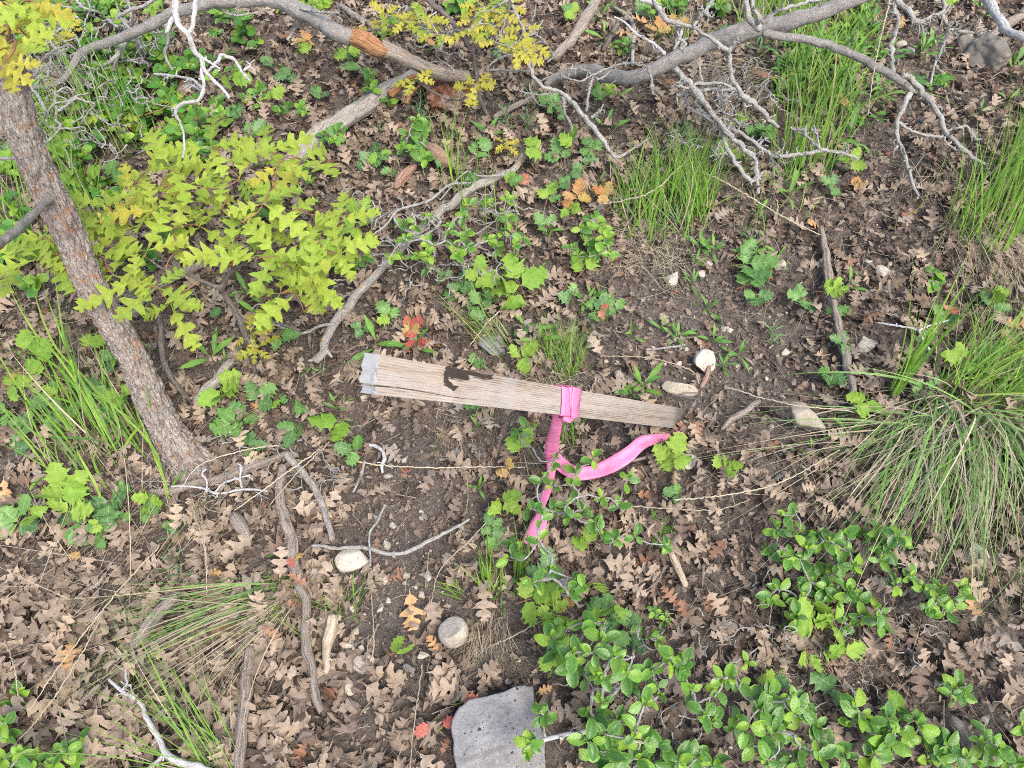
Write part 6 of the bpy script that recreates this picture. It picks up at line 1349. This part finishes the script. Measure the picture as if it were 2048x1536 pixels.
tuft(1780, 800, 26, (.16, .30), .0042, 'upright broad grass blades beside the lower end of bark stick', az=(D(45), D(100)), e0=(1.05, 1.45), droop=(.0, .5), rad=.012, dry=.04)
tuft(560, 1180, 66, (.22, .38), .0024, 'swept sedge with blades combed downhill over the leaves', az=(D(-178), D(-135)), e0=(.15, .6), droop=(.4, 1.0), rad=.03, dry=.45, mat='sedge', name='sedge_clump', curl=.3, seg=9)
tuft(580, 1200, 70, (.12, .28), .0018, 'straw blades fanning below the swept sedge', az=(D(-150), D(-100)), e0=(.15, .6), droop=(.4, 1.2), rad=.02, dry=.8, mat='sedge')
tuft(520, 1160, 14, (.1, .2), .002, 'few green blades pointing uphill from the swept sedge', az=(D(-60), D(-10)), e0=(.1, .6), droop=(.3, .8), rad=.03, dry=.1)
tuft(455, 1545, 44, (.14, .34), .0022, 'green grass fan spreading from the lower edge below the log', az=(D(95), D(190)), e0=(.25, .9), droop=(.3, 1), rad=.03, dry=.15)
tuft(1125, 735, 150, (.05, .11), .0018, 'small wiry grass tuft standing above the middle of the stake', az=(D(20), D(160)), e0=(.7, 1.4), droop=(.1, .8), rad=.035, dry=.1)
tuft(1110, 760, 140, (.04, .10), .0015, 'dry straw base of the small wiry tuft', e0=(.2, 1), droop=(1, 2.4), rad=.04, rx=1.3, dry=.95)
tuft(1140, 880, 60, (.04, .10), .0015, 'wisp of grass behind the falling pink tail', az=(D(30), D(150)), e0=(.7, 1.4), droop=(.2, 1), rad=.02, dry=.3)
tuft(970, 840, 90, (.05, .11), .0014, 'dry grass wisps under the lower edge of the stake', az=(D(-140), D(-40)), e0=(.1, .8), droop=(.6, 1.6), rad=.05, rx=2, dry=.95)
tuft(1000, 700, 22, (.12, .2), .002, 'sparse long grass blades crossing above the stake', az=(D(120), D(165)), e0=(.5, 1.1), droop=(.1, .6), rad=.03, dry=.05)
tuft(925, 395, 16, (.16, .26), .0026, 'few tall blades rising from the twiggy green shrub', az=(D(85), D(120)), e0=(1.0, 1.45), droop=(.05, .5), rad=.05, dry=.1)
tuft(1000, 500, 14, (.1, .2), .0022, 'sparse blades among the twiggy shrub leaves', az=(D(60), D(120)), e0=(.8, 1.4), droop=(.1, .6), rad=.06, dry=.1)
tuft(980, 1225, 90, (.05, .12), .0012, 'curled dead roots hanging beside the toothed leaves', az=(D(-130), D(-60)), e0=(-.1, .6), droop=(.3, 1.2), rad=.03, dry=.97)
tuft(985, 1180, 30, (.05, .10), .0028, 'short green tuft above the curled dead roots', az=(D(60), D(130)), e0=(.7, 1.4), droop=(.1, .7), rad=.02, dry=.1)
tuft(1040, 1150, 16, (.08, .13), .0038, 'upright broad blades below the pink ribbon tail', az=(D(60), D(110)), e0=(1.0, 1.5), droop=(.05, .4), rad=.01, dry=.0)
tuft(690, 1240, 22, (.05, .1), .0018, 'curly green wisps by the pale splintered wood', az=(D(20), D(200)), e0=(.2, .9), droop=(.5, 1.4), rad=.03, dry=.1)
tuft(925, 1190, 14, (.04, .08), .0016, 'tiny wisp of grass on the bare soil edge', az=(D(90), D(200)), e0=(.3, 1), droop=(.3, 1), rad=.01, dry=.1)
tuft(960, 1280, 60, (.03, .06), .0011, 'short dry fringe beside the egg-shaped stone', az=(D(180), D(300)), e0=(.1, .8), droop=(.5, 1.5), rad=.02, dry=.97)
tuft(160, 300, 60, (.15, .3), .0022, 'thin grass between the trunk and the dead brush', az=(D(80), D(150)), e0=(.8, 1.3), droop=(.2, .8), rad=.08, dry=.15)
tuft(280, 300, 26, (.16, .28), .0028, 'long grass stems in the round-leaved undergrowth', az=(D(85), D(150)), e0=(.8, 1.3), droop=(.1, .6), rad=.05, dry=.1)
tuft(170, 430, 30, (.14, .28), .003, 'grass blades beside the trunk and yellow leaves', az=(D(85), D(140)), e0=(.8, 1.4), droop=(.1, .6), rad=.04, dry=.1)
tuft(300, 1090, 40, (.15, .4), .0013, 'long dry stalks leaning over the leaf carpet', az=(D(40), D(240)), e0=(.1, .7), droop=(.2, .7), rad=.12, dry=.95, curl=.2)
tuft(120, 1200, 40, (.2, .4), .0014, 'loose straw strands lying on the upper leaf carpet', az=(D(20), D(80)), e0=(.05, .4), droop=(.2, .7), rad=.12, dry=.97, curl=.2)
tuft(1640, 1260, 110, (.06, .16), .0010, 'fine curly dead fringe below the bushy green shrub', az=(D(-175), D(0)), e0=(.1, .9), droop=(.8, 2.2), rad=.10, rx=1.6, dry=.98, curl=1.5)
tuft(60, 480, 40, (.12, .3), .0028, 'grass at the edge behind the leaning trunk', az=(D(60), D(150)), e0=(.8, 1.4), droop=(.1, .8), rad=.06, dry=.15)
tuft(1340, 90, 60, (.1, .2), .0018, 'dry and green grass uphill of the curved grey limb', az=(D(0), D(180)), e0=(.4, 1.2), droop=(.3, 1.2), rad=.08, dry=.55)
tuft(1530, 420, 50, (.06, .13), .0018, 'sparse grass below the lichened twig tips', az=(D(20), D(160)), e0=(.4, 1.2), droop=(.3, 1.2), rad=.09, dry=.4)
# tall blades left of the trunk, drawn one by one
tb = empty('tall_grass', tuple(at(200, 900, 0)[0])); tag(tb, 'tall broad grass blades rising beside the leaning oak trunk', 'grass')
TB = [[(650, 1150), (500, 850), (330, 600), (190, 450), (0, 110)], [(690, 1180), (560, 900), (420, 640), (370, 480), (310, 60)], [(700, 1000), (520, 760), (330, 560), (220, 300), (200, 140)], [(620, 1100), (480, 880), (420, 650), (300, 330), (240, 150)],
      [(935, 1250), (905, 1050), (870, 880), (850, 740)], [(945, 1150), (935, 1040), (920, 900)], [(900, 1200), (880, 1120), (800, 930)], [(980, 1400), (900, 1150), (720, 950), (560, 800), (500, 690)], [(560, 1350), (340, 1080), (160, 880), (120, 840)], [(300, 1300), (160, 1110), (60, 1010), (0, 930)],
      [(620, 1380), (560, 1260), (540, 1160)], [(640, 880), (600, 700), (540, 520), (520, 430)], [(980, 1420), (1030, 1330), (1100, 1260)], [(250, 1080), (450, 1085), (640, 1110)], [(90, 1420), (230, 1425), (350, 1435)], [(560, 1000), (420, 760), (260, 620), (60, 560)], [(600, 1050), (540, 900), (480, 780), (460, 700)], [(470, 1220), (380, 1080), (260, 940), (190, 820)],
      [(640, 1160), (700, 1060), (640, 860), (560, 700)], [(530, 1420), (440, 1250), (330, 1100)], [(610, 1500), (560, 1360), (460, 1180), (440, 1100)], [(760, 1100), (660, 960), (600, 900)], [(450, 1100), (300, 900), (150, 760), (0, 640)], [(530, 950), (430, 760), (400, 600), (380, 420)], [(700, 1180), (780, 1060), (850, 990)], [(480, 1000), (420, 880), (200, 830)], [(1000, 1480), (960, 1330), (900, 1180), (880, 1080)]]
for pl in TB:
    n_ = len(pl); L = []; Q_ = []
    big = random.uniform(.3, .9)
    pts3 = []
    for i, (x, y) in enumerate(pl):
        f = i / (n_ - 1); px, py = k(4, x, y); p, Z = at(px, py, .01 + f * .26 * min(1, math.hypot(pl[0][0] - pl[-1][0], pl[0][1] - pl[-1][1]) / 900)); pts3.append(p)
    C = catmull(np.array(pts3), .012); T = np.gradient(C, axis=0); T /= np.linalg.norm(T, axis=1)[:, None]
    s = np.linspace(0, 1, len(C)); wv = .0046 * (.5 + .5 * big) * .5 * np.minimum(1, (1 - s) * 2.2 + .05) * np.minimum(1, .5 + 3 * s)
    vw = C - np.array([0, 0, CAM_H]); sd = np.cross(T, vw + np.array([.5, 0, .2])); sd /= np.linalg.norm(sd, axis=1)[:, None]
    V = np.empty((3 * len(C), 3)); V[0::3] = C - sd * wv[:, None]; V[1::3] = C - np.array([0, 0, .0008]); V[2::3] = C + sd * wv[:, None]
    bk = np.zeros_like(V); bk[0::3, 0] = -1; bk[2::3, 0] = 1
    i = np.arange(len(C) - 1) * 3; mb = MB(); mb.add(V, np.concatenate([np.stack([i, i + 1, i + 4, i + 3], -1), np.stack([i + 1, i + 2, i + 5, i + 4], -1)]), bk=bk, tint=random.uniform(.0, .5))
    mb.build('blade', M['grass'], tb)
tuft(200, 900, 60, (.12, .3), .003, 'thinner grass at the foot of the tall broad blades', az=(D(90), D(150)), e0=(.7, 1.3), droop=(.1, .9), rad=.07, rx=1.4, dry=.15)
# single dry stalks
for i, (pl, h) in enumerate([([(1462, 776), (1520, 795), (1600, 812), (1680, 820), (1750, 832)], .06), ([(1348, 1000), (1450, 990), (1560, 965), (1680, 900)], .06), ([(700, 920), (760, 930), (850, 935), (960, 934), (1050, 934)], .03), ([(1200, 410), (1300, 385), (1374, 320)], .10), ([(1348, 320), (1450, 365), (1560, 430), (1640, 470)], .07),
                             ([(690, 560), (620, 565), (560, 560)], .04), ([(1780, 0), (1760, 80), (1745, 160), (1735, 230)], .25), ([(1400, 770), (1380, 740), (1300, 716), (1200, 712)], .03), ([(995, 1020), (940, 1080), (880, 1140), (862, 1210)], .04), ([(1090, 1238), (1020, 1275), (975, 1295)], .03), ([(845, 1330), (835, 1400), (828, 1450), (820, 1536)], .04), ([(383, 1011), (400, 1060), (410, 1110), (414, 1190)], .06), ([(400, 1015), (408, 1070), (416, 1150)], .06), ([(110, 1340), (118, 1420), (135, 1490), (150, 1530)], .05), ([(10, 1280), (30, 1340), (36, 1400)], .05),
                             ([(740, 1330), (748, 1280), (742, 1180)], .02), ([(560, 890), (490, 900), (400, 930), (360, 980)], .05), ([(640, 900), (580, 940), (520, 985), (470, 1020)], .05), ([(660, 885), (600, 940), (540, 1010)], .045), ([(200, 1240), (150, 1330), (90, 1420), (20, 1500)], .05), ([(320, 1090), (230, 1190), (120, 1330), (60, 1420)], .05), ([(1020, 605), (980, 640), (940, 690)], .03), ([(1650, 1540), (1600, 1400), (1540, 1350)], .03),
                             ([(1230, 1010), (1420, 1020), (1500, 1000)], .04), ([(1340, 1110), (1300, 1060), (1240, 1020)], .05)]):
    g = at(*pl[len(pl) // 2], 0)[0]
    o = limb(None, 'dry_stalk', pl, [h * .5, h, h * .7], [3.2, 2.6, 1.8], 'straw', n=5, wob=1.0, knots=0, origin=tuple(g))[0]
    tag(o, lab('single dry straw stalk', *pl[len(pl) // 2]), 'stalk', 'dry straw stalks')

# ================================================================== LEAF LITTER
def place(V, pos, R3, s):
    return np.einsum('nij,vj->nvi', R3, V) * s[:, None, None] + pos[:, None]
def rots(n, tilt, rs):
    yaw = rs.uniform(0, 2 * PI, n); t = np.abs(rs.normal(0, tilt, n)); ta = rs.uniform(0, 2 * PI, n)
    nz = np.stack([np.sin(t) * np.cos(ta), np.sin(t) * np.sin(ta), np.cos(t) * np.where(rs.rand(n) < .35, -1, 1)], -1)
    h = np.stack([np.cos(yaw), np.sin(yaw), np.zeros(n)], -1); y = h - nz * (h * nz).sum(-1, keepdims=True); y /= np.linalg.norm(y, axis=-1, keepdims=True)
    x = np.cross(y, nz); return np.stack([x, y, nz], -1)
DA = np.array(DISCS)
def sample(n, rs, dfun, margin=.25, power=1.0, discs=True):
    out = []; tot = 0
    while tot < n:
        m = n * 3; x = rs.uniform(-1.75, 1.75, m); y = rs.uniform(-.25, 2.25, m); px, py, Z = pixv(x, y, 0 * x)
        ok = (px > -260) & (px < 2308) & (py > -160) & (py < 1800)
        ok &= rs.rand(m) < dfun(px, py) ** power
        if discs:
            d = np.hypot(x[:, None] - DA[:, 0], y[:, None] - DA[:, 1]) - DA[:, 2]; ok &= d.min(1) > 0
        out.append(np.stack([x, y], -1)[ok]); tot += ok.sum()
    return np.concatenate(out)[:n]
OAK_LITE = [(0, .01), (.12, .02), (.16, .05), (.22, .17), (.32, .16), (.37, .07), (.43, .28), (.54, .27), (.59, .09), (.64, .26), (.75, .24), (.80, .08), (.86, .16), (.96, .12), (1, .03)]
def litter(name, n, kind_rows, cols, tilt, size, zr, mat, seed, power, k1s=4.5, bigs=1.0, dfun=None):
    rs = np.random.RandomState(seed); XY = sample(n, rs, dfun or dens, power=power); mb = MB(); nv = 18
    z = gz(XY[:, 0], XY[:, 1]) + rs.uniform(*zr, n) * (.35 + .65 * dens(*pixv(XY[:, 0], XY[:, 1], 0 * XY[:, 0])[:2]))
    R3 = rots(n, tilt, rs); px, py, Z = pixv(XY[:, 0], XY[:, 1], 0 * z)
    s = rs.uniform(size[0], size[1], n) * (1 + .25 * np.clip((py - 1000) / 500, 0, 1) * (px < 900)) * bigs
    tint = rs.rand(n); pos = np.stack([XY[:, 0], XY[:, 1], z], -1); var = rs.randint(0, nv, n)
    for v in range(nv):
        V, Q, B = leaf_arrays(kind_rows or oak_rows(rs, rs.choice([3, 3, 4])), cols, rs, fold=rs.uniform(-.35, .5), k1=rs.uniform(-k1s, k1s), k2=rs.uniform(-1.8, 1.8), tw=rs.uniform(-1.5, 1.5), lump=.05, asym=.28, sweep=.30)
        V = V - np.array([0, .5, V[:, 2].mean()]); m = var == v; c = m.sum()
        W = place(V, pos[m], R3[m], s[m]); nvv = len(V)
        gzv = gz(W[..., 0], W[..., 1]) + .0005; W[..., 2] = np.maximum(W[..., 2], gzv)
        QQ = (Q[None] + (np.arange(c) * nvv)[:, None, None]).reshape(-1, 4)
        mb.add(W.reshape(-1, 3), QQ, bk=np.tile(B, (c, 1)), tint=np.repeat(tint[m], nvv))
    o = mb.build(name, M[mat]); o['kind'] = 'stuff'; tag(o, 'brown dead oak leaves carpeting the soil'); return o
litter('decayed_leaf_litter', 4200, OAK_DEAD, C3, .5, (.028, .052), (.001, .010), 'dead_dark', 21, 1.0)
litter('leaf_litter', 7600, OAK_LITE, C3, .65, (.018, .042), (.004, .018), 'dead', 23, .7, k1s=7)
litter('leaf_litter', 3600, None, C3, .5, (.028, .056), (.010, .028), 'dead_tan', 22, 2.2)
carpet = lambda px, py: dens(px, py) ** 2 * np.clip((py - 930) / 250, 0, 1) * np.clip((980 - px) / 300, .12, 1)
litter('oak_leaf_carpet', 560, None, C3, .35, (.036, .056), (.008, .022), 'dead_tan', 27, 1.0, k1s=3.5, dfun=carpet)
litter('rusty_leaf_litter', 300, None, C3, .5, (.026, .046), (.002, .014), 'rust', 25, .5)
bits_rows = [(0, .02), (.3, .30), (.65, .33), (1, .08)]
def bits(name, n, size, mat, seed, power, zr):
    rs = np.random.RandomState(seed); XY = sample(n, rs, dens, power=power); mb = MB(); z = gz(XY[:, 0], XY[:, 1]) + rs.uniform(*zr, n)
    R3 = rots(n, .5, rs); s = rs.uniform(*size, n); tint = rs.rand(n); pos = np.stack([XY[:, 0], XY[:, 1], z], -1); var = rs.randint(0, 8, n)
    for v in range(8):
        V, Q, B = leaf_arrays([(y, w_ * rs.uniform(.3, 1.3)) for y, w_ in bits_rows], C3, rs, k1=rs.uniform(-4, 4), k2=rs.uniform(-2, 2), lump=.08, asym=.5)
        V = V - np.array([0, .5, 0]); m = var == v; c = m.sum(); W = place(V, pos[m], R3[m], s[m]); nvv = len(V)
        mb.add(W.reshape(-1, 3), (Q[None] + (np.arange(c) * nvv)[:, None, None]).reshape(-1, 4), bk=np.tile(B, (c, 1)), tint=np.repeat(tint[m], nvv))
    o = mb.build(name, M[mat]); o['kind'] = 'stuff'; return o
bits('leaf_fragments', 14000, (.004, .014), 'dead_dark', 31, .2, (.0, .009))
bits('pale_leaf_fragments', 24000, (.005, .019), 'dead', 32, .22, (.002, .022))
# soil crumbs and fine gravel
def crumbs(name, n, size, mat, seed, flat=.7, dfun=None, power=1.0, z0=0.0):
    rs = np.random.RandomState(seed); XY = sample(n, rs, dfun or dens, power=power, discs=False); V0, T0 = ico(1); mb = MB()
    s = np.exp(rs.uniform(math.log(size[0]), math.log(size[1]), n)); sc3 = rs.uniform(.6, 1.2, (n, 3)) * np.array([1, 1, flat])
    z = gz(XY[:, 0], XY[:, 1]) + s * .15 + z0; R3 = rots(n, .6, rs)
    V = V0[None] * sc3[:, None] * (1 + rs.uniform(-.22, .22, (n, len(V0), 1)))
    W = np.einsum('nij,nvj->nvi', R3, V) * s[:, None, None] + np.stack([XY[:, 0], XY[:, 1], z], -1)[:, None]
    mb.add(W.reshape(-1, 3), None, (T0[None] + (np.arange(n) * len(V0))[:, None, None]).reshape(-1, 3), tint=np.repeat(rs.rand(n), len(V0)))
    o = mb.build(name, M[mat], smooth=True); o['kind'] = 'stuff'; return o
inv = lambda px, py: np.clip(1.15 - dens(px, py), .05, 1)
crumbs('soil_crumbs', 9000, (.0012, .0048), 'soil_crumb', 41, dfun=inv)
crumbs('gravel', 520, (.0012, .0036), 'rock_pebble', 42, dfun=inv, power=1.3)
# thin twig and straw debris
def debris(name, n, L, rad, mat, seed, zr=(.003, .02)):
    rs = np.random.RandomState(seed); XY = sample(n, rs, lambda a, b: np.ones_like(a), discs=False); mb = MB()
    for i in range(n):
        x, y = XY[i]; a = rs.uniform(0, 6.28); l = rs.uniform(*L); pts = []; z = float(gz(x, y)) + rs.uniform(*zr)
        for j in range(3):
            pts.append((x, y, z)); a += rs.normal(0, .35); x += math.cos(a) * l / 2; y += math.sin(a) * l / 2; z += rs.normal(0, .003); z = max(z, float(gz(x, y)) + .002)
        P = np.array(pts); T = P[-1] - P[0]; T /= np.linalg.norm(T); u = np.cross(T, [0, 0, 1]); u /= np.linalg.norm(u); w_ = np.cross(T, u); r = rs.uniform(*rad)
        V = []; 
        for q in P:
            for t in (0, 2.09, 4.19): V.append(q + (u * math.cos(t) + w_ * math.sin(t)) * r)
        Q = [(s_ * 3 + t, s_ * 3 + (t + 1) % 3, s_ * 3 + 3 + (t + 1) % 3, s_ * 3 + 3 + t) for s_ in range(2) for t in range(3)]
        mb.add(V, Q, bk=np.array(V), tint=rs.rand())
    o = mb.build(name, M[mat]); o['kind'] = 'stuff'; return o
debris('twig_litter', 2600, (.012, .07), (.0003, .0011), 'straw_grey', 51)
debris('dry_grass_litter', 900, (.02, .09), (.0002, .0006), 'straw', 52, (.01, .028))
debris('fine_twig_litter', 700, (.008, .04), (.0004, .0009), 'bark_dark', 53)
# the 300 dead leaves that show largest lie on top, each its own object
rs = np.random.RandomState(61); random.seed(61)
XY = sample(1400, rs, dens, power=2.2); px, py, Z = pixv(XY[:, 0], XY[:, 1], 0 * XY[:, 0])
ok = (px > -20) & (px < 2068) & (py > 40) & (py < 1560)
XY, px, py = XY[ok], px[ok], py[ok]
wt = np.clip(.25 + (py / 1536) ** 1.5 * (1.3 - px / 2600), .05, 1.3); sel = np.argsort(-(wt * rs.rand(len(px))))[:285]
def fallen(x, y, z, s, matk, label, kind='dead_flat', tilt=.28, yaw=None, group='dead oak leaves on top of the litter'):
    t = abs(random.gauss(0, tilt)); ta = random.uniform(0, 6.28); up = Vector((math.sin(t) * math.cos(ta), math.sin(t) * math.sin(ta), math.cos(t)))
    yaw = random.uniform(0, 6.28) if yaw is None else yaw; d = Vector((math.cos(yaw), math.sin(yaw), random.gauss(0, .12)))
    o = put_leaf(None, kind, matk, (0, 0, 0), d, up, s, name='fallen_leaf')
    M4 = o.matrix_basis.copy(); c = M4 @ Vector((0, .5, 0)); M4.translation = Vector((x, y, z)) - c; o.matrix_basis = M4
    return tag(o, label, 'leaf', group)
for j in sel:
    x, y = XY[j]; mk = 'dead_tan' if random.random() < .45 else 'dead'
    fallen(x, y, float(gz(x, y)) + random.uniform(.018, .028), random.uniform(.040, .060) * (1.12 if py[j] > 1000 and px[j] < 900 else .95), mk, lab(random.choice(['tan dead oak leaf', 'curled brown oak leaf', 'dry lobed oak leaf']), px[j], py[j]))
for (cx, cy), s, mk, desc in [(k(3, 530, 440), 52, 'rust', 'pinkish brown lobed leaf hanging under the lichened twig'), (k(3, 830, 1290), 60, 'dead_gold', 'golden tan oak leaf pair on the bare slope beside straw'), (k(3, 720, 1320), 50, 'dead_tan', 'pale pointed oak leaf below the golden tan leaf'), (k(3, 1150, 1230), 44, 'dead_tan', 'star-shaped tan oak leaf above the long bark stick'),
                              (k(3, 1350, 1280), 40, 'dead_tan', 'tan oak leaf lying uphill of the golden leaves'), (k(3, 1910, 1480), 60, 'dead_tan', 'upright pale oak leaf resting on the grey straw skirt'), (k(6, 1990, 420), 52, 'dead_gold', 'golden leaf at the edge above another golden leaf'), (k(6, 1960, 510), 64, 'dead_gold', 'large bright golden leaf above the drooping sedge clump'),
                              (k(6, 1170, 360), 44, 'rust', 'rusty curled leaf above the knobbly white stone'), (k(6, 140, 1020), 42, 'rust', 'chestnut star-shaped leaf beside the buried end of stake'), (k(8, 430, 600), 82, 'dead_gold', 'large pale golden oak leaf lying alone on bare soil'), (k(8, 570, 810), 40, 'dead_gold', 'folded tan leaf leaning on the egg-shaped stone'), (k(8, 1210, 1080), 34, 'dead_gold', 'yellow-brown leaf at the upper corner of grey rock block'),
                              (k(8, 630, 1410), 36, 'rust', 'dark chestnut leaf against the lower side of rock block'), (k(8, 1960, 540), 56, 'rust', 'long reddish-brown leaf below the airy shrub'), (k(9, 260, 250), 50, 'rust', 'crumpled rust-orange leaf under the sweeping straw blades'), (k(9, 200, 560), 44, 'rust', 'orange-brown crumpled leaf beside the bushy green shrub'), (k(9, 50, 600), 46, 'rust', 'reddish curled leaf next to the dense leafy shrub'),
                              (k(9, 1100, 1130), 56, 'dead_tan', 'grey-tan oak leaf above the upright seedling'), (k(9, 1720, 1300), 46, 'dead_tan', 'flat tan leaf beside the rotten stub'), (k(7, 1740, 300), 30, 'orange', 'orange leaf stuck on the long cracked root'), (k(7, 1700, 330), 26, 'red', 'small red leaf on the long cracked root'), (k(7, 1260, 390), 36, 'orange', 'folded orange leaf above the swept sedge'),
                              (k(7, 1750, 440), 46, 'rust', 'pinkish lobed leaf resting on the cracked root'), (k(7, 1590, 760), 60, 'rust', 'rusty lobed leaf with orange spots below the swept sedge'), (k(7, 400, 890), 70, 'dead_gold', 'warm tan oak leaf on the brown leaf carpet'), (k(4, 1500, 900), 26, 'orange', 'small orange leaf among dark toothed leaves'), (k(4, 20, 1390), 60, 'dead_gold', 'tan orange leaf at the edge by the bright toothed plant'), (k(4, 370, 1330), 46, 'dead_gold', 'tan leaf above the bright toothed plant'),
                              (k(4, 1750, 60), 22, 'red', 'small pink leaf under the yellow oak sapling'), (k(1, 1690, 210), 46, 'rust', 'brown lobed leaf under the broken limb'), (k(2, 1770, 130), 48, 'dead_gold', 'peach-coloured leaf uphill of the grey limb'), (k(2, 1680, 180), 40, 'dead_gold', 'long pale orange leaf beside the grey limb twig'), (k(2, 90, 490), 34, 'dead_gold', 'golden brown leaf above the mossy fallen log'), (k(2, 1210, 740), 30, 'red', 'small red leaf near the zigzag lichened twig'), (k(2, 1200, 690), 50, 'dead_tan', 'broad tan leaf hanging at the zigzag lichened twig'),
                              (k(5, 1430, 1020), 40, 'dead_tan', 'tan leaf beneath the stake beside falling tail'), (k(9, 1740, 590), 50, 'dead_gold', 'light tan leaf beside the outlying shrub clump'), (k(3, 1340, 110), 30, 'orange', 'orange-pink leaf above the drooping forked twig')]:
    p, Z = at(cx, cy, .026 + (.06 if 'hanging' in desc else 0) + (.02 if 'on the long' in desc or 'resting' in desc else 0))
    fallen(p[0], p[1], p[2], s * Z / FPX, mk, desc, tilt=.2, group='distinct coloured fallen leaves')
